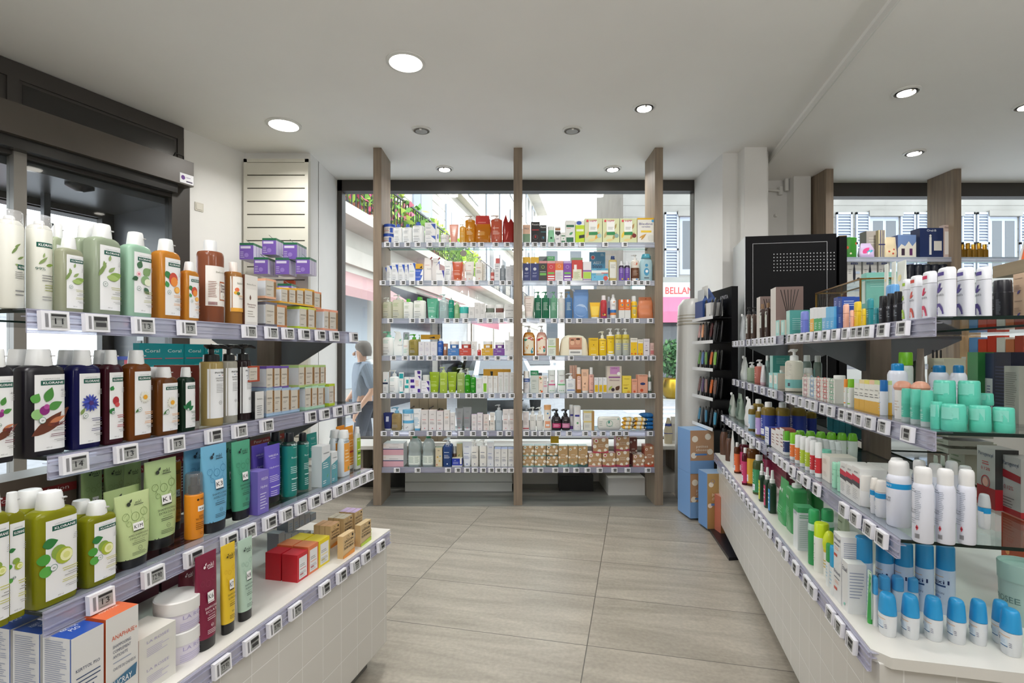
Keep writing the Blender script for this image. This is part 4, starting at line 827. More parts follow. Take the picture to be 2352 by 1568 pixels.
for k, z in enumerate(RKZ):
    s = MB(); s.box(-.46, -.15, z, 0, 0, z+.006, BLACKM); s.box(-.46, -.155, z-.004, 0, -.15, z+.022, 'e8eaec'); o = s.build('tray', t, smooth=False)
    zl = z+.012; gap = (RKZ[k-1] if k else 1.80)-z-.03
    if k < 1: continue
RKN = {'d8dce0': 'white', '141416': 'black', '1a1a1c': 'black', 'c8a0a0': 'pink and black', 'e0a078': 'peach', '501818': 'dark red', '6a9a50': 'green', '5a78b0': 'blue', 'd0642c': 'orange', '7aaa48': 'light green', '7a5a58': 'mauve', '5a4a70': 'purple', '9a8078': 'taupe', 'd0682c': 'bright orange', '6a5048': 'brown', '4a88a8': 'sky blue', '2a2a2e': 'charcoal', '3a7898': 'steel blue', '3a88a8': 'cyan'}
for k in range(5):
    z = RKZ[k]-.0; hh = [.16, .17, .16, .17, .15][k]
    for j in range(5):
        for dd in range(2):
            c = RKc[k][j]
            product(f'black rack, {ORD[k+1] if k else "top"} tray'.replace('fifth', 'bottom').replace('sixth', 'bottom'), 0, 0, 0, 0, .078, .018, hh, 'pack', '1a1a1c,'+c, 'bands=.25,.9,'+c if dd == 0 else '', 'C0,.3,.2,3a3a3e;L-.3,.6,.3,.8,2,c8c8c8', f'thin {RKN[c]} sachet' if dd == 0 else 'thin sachet in back row', 'sachet', 'sachet',
                    M=KR @ Matrix.Translation((-.415+j*.09, -.12+dd*.05, z+.008)) @ Matrix.Rotation(R(-8+(j % 3)*3), 4, 'X') @ Matrix.Rotation(R(-14), 4, 'Z'))
m = MB(); m.prism([(-.43, -.14), (-.25, -.14), (-.25, -.02), (-.43, -.02)], 1.66, 1.80, '33508c'); m.add([(-.25, -.14, 1.80), (-.25, -.02, 1.80), (-.43, -.02, 1.93), (-.43, -.03, 1.80)], [(0, 1, 2)], '33508c')
m.box(-.42, -.12, 1.79, -.28, -.116, 1.90, 'c8ccd0p'); m.box(-.40, -.09, 1.79, -.27, -.086, 1.93, 'e0e0dcp'); m.box(-.22, -.13, 1.66, -.10, -.03, 1.77, 'dcdcdap')
o = m.build('leaflet_tray', smooth=False); o.matrix_world = KR; tag(o, 'blue leaflet tray standing on top of the black rack', 'leaflet tray')
t = thing('display_cabinet', 'large black cabinet with white dot pattern and silver side', 'cabinet')
f0, f1, bk = Vector((1.876, 4.2, 0)), Vector((2.54, 4.09, 0)), Vector((1.98, 4.66, 0)); f2 = f1+(bk-f0)
m = MB(); m.prism([(v.x, v.y) for v in (f0, f1, f2, bk)], .0, 2.294, BLACKM); m.build('body', t, smooth=False)
m = MB(); uu = (bk-f0); nl = Vector((-uu.y, uu.x, 0)).normalized()*.006; m.prism([(v.x, v.y) for v in (f0, bk, bk+nl, f0+nl)], .02, 2.29, newmat('brushed_silver', 'b8bcc0', .35, .3)); m.build('side_panel', t, smooth=False)
ux = (f1-f0).normalized(); Tc = Matrix(((ux.x, -ux.y, 0, f0.x), (ux.y, ux.x, 0, f0.y), (0, 0, 1, 0), (0, 0, 0, 1))); W_ = (f1-f0).length
m = MB(); sf = Surf(kind='flat', d=0)
m.box(.055, -.0012, .3, .058, 0, 2.235, 'b8b8bcp', Tc); m.box(W_-.07, -.0012, .3, W_-.067, 0, 2.235, 'b8b8bcp', Tc); m.box(.055, -.0012, 2.232, W_-.067, 0, 2.235, 'b8b8bcp', Tc)
m.build('border_line', t, smooth=False)
m = MB()
for j in range(6):
    for i in range(19):
        x, z = .215+i*.0245, 2.145-j*.0262; m.add([Tc @ Vector((x+.0045*math.cos(q*1.0472), -.0012, z+.0045*math.sin(q*1.0472))) for q in range(6)], [tuple(range(6))], 'c8c8ccp')
m.build('dot_pattern', t, smooth=False)
m = MB(); S7 = lambda pts: m.add([Tc @ Vector((x, -.0014, z)) for x, z in pts], [tuple(range(len(pts)))], 'b4b2aap')
S7([(.24, 1.83), (.42, 1.83), (.42, 1.862), (.24, 1.862)]); S7([(.36, 1.83), (.42, 1.83), (.42, 1.815), (.30, 1.70), (.26, 1.72)]); m.build('numeral', t, smooth=False)
m = MB(); e0 = f1+ux*.02; e1 = f1+ux*.075; w_ = (f2-f1); m.prism([(v.x, v.y) for v in (e0, e1, e1+w_, e0+w_)], 0, 2.27, BLACKM); m.prism([(v.x, v.y) for v in (e0, e1, e1+w_*.12, e0+w_*.12)], 2.27, 2.276, BRASS); m.build('side_column', t, smooth=False)
# packs on the floor beside the gondola end
m = MB(); m.prism([(1.42, 3.42), (1.66, 3.45), (2.0, 4.5), (1.62, 4.75)], .0, .02, '1c1c24'); o = m.build('floor_tray', smooth=False); tag(o, 'black flat tray on the floor under the packs', 'tray')
def dpack(x, y, z, w, d, h, rz, cols, pr, ds, kind='box', nm='nappy_pack'): product('floor by right gondola', 0, 0, 0, 0, w, d, h, kind, cols, '', pr, ds, 'pack', nm, M=Matrix.Translation((x, y, z)) @ Matrix.Rotation(R(rz), 4, 'Z'))
PB = 'C-.3,.8,.13,ece4d6p;C.25,.85,.13,ece4d6p;C-.35,.42,.12,ece4d6p;C.34,.5,.12,ece4d6p;T0,.6,.06,f0e8da,petites,c,.5;T0,.52,.06,f0e8da,choses,c,.5;C.05,.2,.12,ece4d6p;R-.3,.42,.2,.46,{0}'
dpack(1.53, 4.36, .02, .20, .24, .36, 6, 'b89070,7aa4d8,8ab4e0', PB.format('5a8ac8')+';R-.5,0,.5,.36,7aa4d8', 'blue wrapped kraft nappy pack, lower')
dpack(1.53, 4.36, .381, .20, .24, .35, 6, 'b89070,7aa4d8,8ab4e0', PB.format('5a8ac8')+';R-.5,0,.5,.30,7aa4d8', 'blue wrapped kraft nappy pack, upper')
dpack(1.555, 4.06, .02, .15, .16, .42, 4, 'b3935e,6a94c8,9ab8d8', PB.format('5a8ac8')+';O-.22,.86,.1,3a6ab8', 'kraft and blue pantyliner box', nm='kraft_box')
dpack(1.60, 3.93, .02, .11, .10, .27, 4, 'a87850,b86a58,c89080', PB.format('c05a50'), 'small brown-red kraft box', nm='kraft_box')
# ================================================================ STREET
G0 = -.2
SIDE = Matrix.Identity(4)
m = MB(); ASPH = noisy('asphalt', '8c8e92', '9fa1a5', nscale=6, rough=.85)
m.quad((-40, 5.7, G0-.001), (45, 5.7, G0-.001), (45, 90, G0-.001), (-40, 90, G0-.001), ASPH); m.quad((-40, -10, G0-.002), (-3.3, -10, G0-.002), (-3.3, 5.7, G0-.002), (-40, 5.7, G0-.002), ASPH)
m.box(-4, 5.7, G0-.05, 7.5, 7.6, G0+.02, noisy('pavement', 'a9a8a4', 'b6b5b1', nscale=4, rough=.8)); m.box(2.5, 17.2, G0-.05, 30, 19, G0+.03, 'a8a7a3x')
for i in range(7): m.quad((3.0, 8.6+i*1.0, G0+.004), (8.4, 8.6+i*1.0, G0+.004), (8.4, 9.1+i*1.0, G0+.004), (3.0, 9.1+i*1.0, G0+.004), 'e4e4e4x')
m.quad((-2.6, 10, G0+.004), (-.8, 10, G0+.004), (.2, 13, G0+.004), (-1.8, 13, G0+.004), 'e0e0e0x')
struct(m, 'street_ground')
STONE = noisy('limestone', '7a7873', '8a8883', nscale=1.2, rough=.85); STONE2 = noisy('limestone_warm', 'b2aea4', 'c4c0b6', nscale=1.0, rough=.85)
SHUT = newmat('shutter_white', '989fac', .6); DGL = newmat('dark_pane', '4e5358', .1)
FY = 19
t = thing('shop_building', 'pale stone building with white shutters and a red shop sign', 'building', (0, 0, 0))
m = MB(); m.box(4.05, FY, G0, 26, FY+6, 16, STONE)
for k in range(22): z = 4.2+k*.42; m.box(4.04, FY-.012, z, 26, FY, z+.385, STONE)
m.box(3.7, FY-.5, 9.3, 26, FY, 9.6, STONE); m.box(3.5, FY-.8, 9.6, 26, FY, 9.75, SHUT); m.box(4.0, FY-.1, 3.9, 26, FY, 4.1, STONE)
m.build('wall', t, smooth=False)
def shutter(x0, x1, z0, z1):
    m = MB(); f = .06; m.box(x0, FY-.09, z0, x0+f, FY-.03, z1, SHUT); m.box(x1-f, FY-.09, z0, x1, FY-.03, z1, SHUT)
    for z in (z0, (z0+z1)/2-.04, z1-.08): m.box(x0, FY-.09, z, x1, FY-.03, z+.08, SHUT)
    z = z0+.1
    while z < z1-.1: m.add([(x0+f, FY-.085, z), (x1-f, FY-.085, z), (x1-f, FY-.04, z+.07), (x0+f, FY-.04, z+.07)], [(0, 1, 2, 3)], SHUT); z += .105
    m.box(x0+f, FY-.035, z0, x1-f, FY-.025, z1, '6a7486k'); m.build('shutter', t, smooth=False)
for x0, x1 in ((5.53, 6.03), (11.75, 12.33), (12.46, 12.97), (14.08, 14.62), (14.68, 15.1), (16.3, 16.78), (16.85, 17.3), (18.4, 18.9), (19.0, 19.5)): shutter(x0, x1, 3.75 if x0 < 7 else 4.2, 6.45)
for x0, x1 in ((6.1, 7.0), (13.02, 14.04), (15.15, 16.26), (17.35, 18.35)):
    m = MB(); m.box(x0, FY-.02, 4.2, x1, FY+.02, 6.3, SHUT); 
    for a, b in ((x0+.1, (x0+x1)/2-.06), ((x0+x1)/2+.06, x1-.1)): m.box(a, FY-.03, 4.4, b, FY-.02, 6.15, DGL)
    m.box(x0-.1, FY-.14, 6.3, x1+.1, FY, 6.5, STONE); m.build('window', t, smooth=False)
m = MB(); m.box(4.3, FY-.3, 3.36, 9.6, FY, 3.88, 'a4c2c4'); m.build('fascia', t, smooth=False)
m = MB(); vs, fs, x0, x1 = glyphs('BELLANGER', .02); S = .24/.7; m.add([(5.47+vx*S*.86, FY-.31-.0, 3.47+vy*S) for vx, vy, _ in vs], fs, 'c8342e'); m.build('shop_sign', t, smooth=False)
m = MB(); m.add([(4.4, FY-.3, 3.36), (9.6, FY-.3, 3.36), (9.6, FY-1.5, 2.75), (4.4, FY-1.5, 2.75), (4.4, FY-1.5, 2.38), (9.6, FY-1.5, 2.38)], [(0, 1, 2, 3), (3, 2, 5, 4)], 'd8607cx'); m.build('awning', t, smooth=False)
m = MB(); m.box(4.5, FY-.06, G0, 9.5, FY, 3.2, '5f9a86'); m.box(4.75, FY-.08, .3, 6.3, FY-.06, 2.9, DGL); m.box(6.55, FY-.08, .0, 7.5, FY-.06, 2.9, '4a3a34k'); m.box(7.7, FY-.08, .4, 9.2, FY-.06, 2.9, DGL); m.build('shopfront', t, smooth=False)
# pot plant in front of the shop
t = thing('potted_shrub', 'green shrub in a large gold pot across the street', 'potted plant', (5.38, 17.5, G0+.03))
m = MB(); m.loft([(0, .2, .2, 2), (.1, .3, .3, 2), (.4, .36, .36, 2), (.65, .30, .30, 2), (.7, .34, .34, 2)], 'b09030m', 24); m.build('pot', t)
rr = random.Random(5)
def leaves(n, rx, ry, rz, c, size, cols, t, name='foliage'):
    m = MB()
    for i in range(n):
        a, b = rr.random()*6.283, math.acos(2*rr.random()-1); q = rr.random()**.4; p = Vector((c[0]+rx*q*math.sin(b)*math.cos(a), c[1]+ry*q*math.sin(b)*math.sin(a), c[2]+rz*q*math.cos(b)))
        d1 = Vector((rr.gauss(0, 1), rr.gauss(0, 1), rr.gauss(0, 1))).normalized(); d2 = d1.cross(Vector((rr.gauss(0, 1), rr.gauss(0, 1), rr.gauss(0, 1)))).normalized(); s = size*(.6+.8*rr.random())
        m.add([p, p+d1*s*.5+d2*s*.3, p+d1*s, p+d1*s*.5-d2*s*.3], [(0, 1, 2, 3)], cols[i % len(cols)])
    return m.build(name, t, smooth=False)
leaves(900, .45, .45, .65, (0, 0, 1.3), .16, ['3f6a3ex', '557f4ax', '2f5532x'], t)
m = MB(); m.tube([(0, 0, .6), (.03, 0, 1.2)], .03, '5a4a3ax'); m.build('stem', t)
# left building receding along the street
FA = Matrix.Translation((-5.25, 5.5, 0)) @ Matrix.Rotation(math.atan2(1, .175), 4, 'Z')   # local x along the facade, -y faces the street
t = thing('stone_building', 'grey stone apartment building along the left of street', 'building'); t.matrix_world = FA
m = MB(); m.box(4, 0, G0, 45, 2.2, 16, STONE2); m.box(4, -.12, 3.5, 45, 0, 3.9, STONE2); m.box(4, -.7, 4.35, 45, 0, 4.6, STONE2); m.box(4, -.35, 7.9, 45, 0, 8.15, STONE2)
for k in range(8): z = 5.2+k*.34; m.box(4, -.015, z, 45, 0, z+.31, STONE2)
m.box(4, -.9, 14.4, 45, 0, 14.7, STONE2); m.build('wall', t, smooth=False)
for k in range(11):
    for z in (4.9, 8.6, 11.8):
        x = 5+k*3.6; m = MB(); m.box(x, -.06, z, x+1.3, .0, z+2.3, SHUT); m.box(x+.1, -.07, z+.1, x+1.2, -.06, z+2.15, DGL); m.box(x-.6, -.08, z, x-.05, -.02, z+2.3, SHUT); m.build('window', t, smooth=False)
for k in range(7):
    x = 4.3+k*5; m = MB(); m.box(x, -.06, G0, x+4.2, 0, 3.3, '3a3a40k' if k in (1, 2) else 'b0aea8k'); m.box(x+.3, -.08, .5, x+3.9, -.06, 2.8, DGL if k in (1, 2) else 'a8b0b6k'); m.build('shopfront', t, smooth=False)
m = MB(); m.box(4, -.68, 5.55, 40, -.64, 5.6, '20242ak')
for i in range(180): m.box(4+i*.2, -.67, 4.6, 4+i*.2+.025, -.65, 5.55, '20242ak')
m.build('balcony_railing', t, smooth=False)
for k, (x, c) in enumerate(((7.4, ['a8c85ax', '7aa84ax', 'd05a7ax']), (9.2, ['6a9a4ax', 'b8d060x', 'e08098x']), (10.9, ['8ab858x', 'a8d060x', '6a9a4ax']), (13.0, ['a8d050x', 'c0dc60x']), (15.6, ['b8e050x', 'a0d048x']), (17.6, ['b8e050x', 'c8e868x']))):
    q = thing('balcony_plant', ['flowering balcony plants behind left window pane, nearest', 'second flowering balcony plant along the railing', 'third green balcony plant along the railing', 'pale green balcony plant left of the rack', 'lime green balcony plant above left bay', 'farthest lime green balcony plant on facade'][k], 'plant'); q.matrix_world = FA @ Matrix.Translation((x, -.4, 4.6))
    leaves(420, .9, .3, .7, (0, 0, .6), .22, c, q); m = MB(); m.box(-.7, -.12, 0, .7, .12, .22, '8a5a40x'); m.build('planter', q, smooth=False)
m = MB(); m.add([(4.5, -.1, 3.3), (8.5, -.1, 3.3), (8.5, -1.1, 2.7), (4.5, -1.1, 2.7), (4.5, -1.1, 2.5), (8.5, -1.1, 2.5)], [(0, 1, 2, 3), (3, 2, 5, 4)], 'a88684x'); o = m.build('awning', smooth=False); o.matrix_world = FA; tag(o, 'faded red awning on the grey building, near pane', 'awning')
m = MB(); m.add([(12, -.1, 3.4), (19, -.1, 3.4), (19, -1.9, 2.7), (12, -1.9, 2.7), (12, -1.9, 2.3), (19, -1.9, 2.3)], [(0, 1, 2, 3), (3, 2, 5, 4)], 'c87c88x'); o = m.build('awning', smooth=False); o.matrix_world = FA; tag(o, 'pink awning seen through the left bay of rack', 'awning')
# far end of the street
t = thing('far_building', 'pale sunlit building closing the end of the street', 'building'); m = MB(); m.box(-3, 62, G0, 16, 70, 17, 'd8d4cax'); m.build('wall', t, smooth=False)
for i in range(6):
    for z in (3, 7, 11): m = MB(); m.box(-1.5+i*2.8, 61.9, z, -.2+i*2.8, 62, z+2.4, DGL); m.build('window', t, smooth=False)
# parked car
def car(x, y, rz, col, label):
    t = thing('parked_car', label, 'car', (x, y, G0), R(rz)); m = MB(); w, L_ = .88, 2.1
    prof = [(-L_, .35), (-L_, .62), (-L_+.15, .80), (-.95, .95), (-.35, 1.38), (.9, 1.42), (1.6, 1.0), (L_-.1, .95), (L_, .6), (L_, .35)]
    def side(k): return [(k*(w-.16*max(0, (z-.9))/.5), yy, z) for yy, z in prof]
    a, b = side(-1), side(1); n = len(prof); m.add(a+b, [tuple(range(n)), tuple(range(n, 2*n))[::-1]]+[(i, n+i, n+(i+1) % n, (i+1) % n) for i in range(n)], col); m.build('body', t, smooth=False)
    g = MB(); g.add([(-.72, -.93, .98), (.72, -.93, .98), (.62, -.38, 1.36), (-.62, -.38, 1.36)], [(0, 1, 2, 3)], DGL); g = MB(); g.add([(-.72, -.97, .97), (.72, -.97, .97), (.62, -.39, 1.375), (-.62, -.39, 1.375)], [(0, 1, 2, 3)], DGL); g.build('windscreen', t, smooth=False)
    for sx in (-1, 1):
        for yy in (-1.35, 1.35): g = MB(); g.loft([(-.1, .32, .32, 2), (.1, .32, .32, 2)], '1a1a1ax', 20, T=Matrix.Translation((sx*.8, yy, .32)) @ Matrix.Rotation(R(90), 4, 'Y')); g.build('wheel', t)
        g = MB(); g.loft([(0, .14, .08, 2), (.03, .12, .06, 2)], 'e8ecf0', 14, T=Matrix.Translation((sx*.62, -L_+.06, .68)) @ Matrix.Rotation(R(90), 4, 'X')); g.build('headlight', t)
        g = MB(); g.box(sx*.9-.09, -.75, .93, sx*.9+.09, -.63, 1.06, col); g.build('mirror', t, smooth=False)
    g = MB(); g.box(-.35, -L_-.01, .42, .35, -L_, .62, '202226k'); g.build('grille', t, smooth=False)
car(-.35, 15.5, 8, 'a8b0b8m', 'silver car parked facing the shop window')
car(-1.2, 21.5, 4, '2c3038m', 'dark car parked beyond, at the left kerb')
car(1.3, 27, -6, 'c8ccd0m', 'white car farther down the street')
m = MB(); m.box(-9.5, 7.5, G0, -8.4, 8.4, 2.2, 'b83030x'); m.box(-9.6, 7.4, 2.2, -8.3, 8.5, 2.3, '8a2020x'); tag(m.build('street_kiosk', smooth=False), 'red kiosk outside seen through the entrance door', 'kiosk')
# person walking past
t = thing('person', 'passer-by with grey hair and pale blue shirt outside left pane', 'person', (-1.84, 6.45, G0+.02), R(-62))
SK = mat('c09880k')
J = {'pelvis': (0, 0, .92, .115), 'waist': (0, 0, 1.06, .12), 'chest': (0, -.01, 1.24, .15), 'neck0': (0, 0, 1.40, .07), 'neck': (0, -.01, 1.46, .05), 'head': (0, -.02, 1.53, .075), 'crown': (0, -.015, 1.61, .068)}
E = [('pelvis', 'waist'), ('waist', 'chest'), ('chest', 'neck0'), ('neck0', 'neck'), ('neck', 'head'), ('head', 'crown')]
for s_, nm in ((-1, 'l'), (1, 'r')):
    st = s_*.16
    J.update({nm+'hip': (s_*.09, 0, .86, .09), nm+'knee': (s_*.10, -st*.5, .48, .058), nm+'ank': (s_*.10, st*.9, .09, .04), nm+'toe': (s_*.11, st*.9-.16, .03, .035),
              nm+'sh': (s_*.19, 0, 1.36, .058), nm+'elb': (s_*.24, st*.3+.02, 1.09, .042), nm+'wr': (s_*.22, st*.3-.14, .88, .027), nm+'palm': (s_*.22, st*.3-.18, .82, .03)})
    E += [('pelvis', nm+'hip'), (nm+'hip', nm+'knee'), (nm+'knee', nm+'ank'), (nm+'ank', nm+'toe'), ('chest', nm+'sh'), (nm+'sh', nm+'elb'), (nm+'elb', nm+'wr'), (nm+'wr', nm+'palm')]
    for f in range(4): J[nm+'f%d' % f] = (s_*.22+(f-1.5)*.016, st*.3-.20-.01*f % .02, .75-.01*(f in (1, 2)), .008); J[nm+'g%d' % f] = (s_*.22+(f-1.5)*.016, st*.3-.185, .72, .008); E += [(nm+'palm', nm+'f%d' % f), (nm+'f%d' % f, nm+'g%d' % f)]
    J[nm+'th'] = (s_*.22-s_*.035, st*.3-.20, .80, .01); E.append((nm+'palm', nm+'th'))
def skin(name, J, E, root, mt, parent, sub=1):
    ks_ = list(J); me = bpy.data.meshes.new(name); me.from_pydata([J[k][:3] for k in ks_], [(ks_.index(a), ks_.index(b)) for a, b in E], [])
    o = bpy.data.objects.new(name, me); COL.objects.link(o); me.materials.append(mt)
    o.modifiers.new('s', 'SKIN'); 
    if not me.skin_vertices: me.attributes
    for i, k in enumerate(ks_): v = me.skin_vertices[0].data[i]; v.radius = (J[k][3], J[k][3]); v.use_root = (k == root)
    md = o.modifiers.new('u', 'SUBSURF'); md.levels = sub+1; md.render_levels = sub+1; o.parent = parent; return o
skin('body', J, E, 'pelvis', SK, t)
sh = {k: (v[0], v[1], v[2], v[3]+.022) for k, v in J.items() if k in ('pelvis', 'waist', 'chest', 'neck0', 'lsh', 'rsh', 'lelb', 'relb')}
skin('shirt', dict(sh, hem=(0, 0, .84, .15)), [('hem', 'pelvis'), ('pelvis', 'waist'), ('waist', 'chest'), ('chest', 'neck0'), ('chest', 'lsh'), ('chest', 'rsh'), ('lsh', 'lelb'), ('rsh', 'relb')], 'chest', mat('78828ex'), t)
tr = {k: (v[0], v[1], v[2], v[3]+.02) for k, v in J.items() if k in ('pelvis', 'lhip', 'rhip', 'lknee', 'rknee', 'lank', 'rank')}
skin('trousers', tr, [('pelvis', 'lhip'), ('pelvis', 'rhip'), ('lhip', 'lknee'), ('rhip', 'rknee'), ('lknee', 'lank'), ('rknee', 'rank')], 'pelvis', mat('3a3e48x'), t)
m = MB(); m.loft([(1.50, .078, .07, 2, .03), (1.55, .094, .09, 2, .02), (1.61, .096, .10, 2, .005), (1.66, .08, .085, 2, 0), (1.69, .04, .045, 2, 0)], '6c6660x', 20); m.build('hair', t)
m = MB(); m.loft([(1.35, .06, .05, 2.2, .10), (1.40, .12, .07, 2.2, .09), (1.44, .10, .06, 2.2, .07), (1.46, .04, .04, 2, .06)], 'd8dce0x', 16); m.build('scarf', t)
m = MB(); m.loft([(1.505, .012, .018, 2, -.105), (1.53, .015, .02, 2, -.11), (1.55, .008, .012, 2, -.098)], SK, 10); m.build('nose', t)
m = MB()
for s_ in (-1, 1): m.loft([(1.552, .008, .004, 2, -.088, s_*.03), (1.562, .008, .004, 2, -.088, s_*.03)], '2a2420', 8)
m.box(-.022, -.098, 1.488, .022, -.09, 1.493, '8a5048'); m.build('face', t)
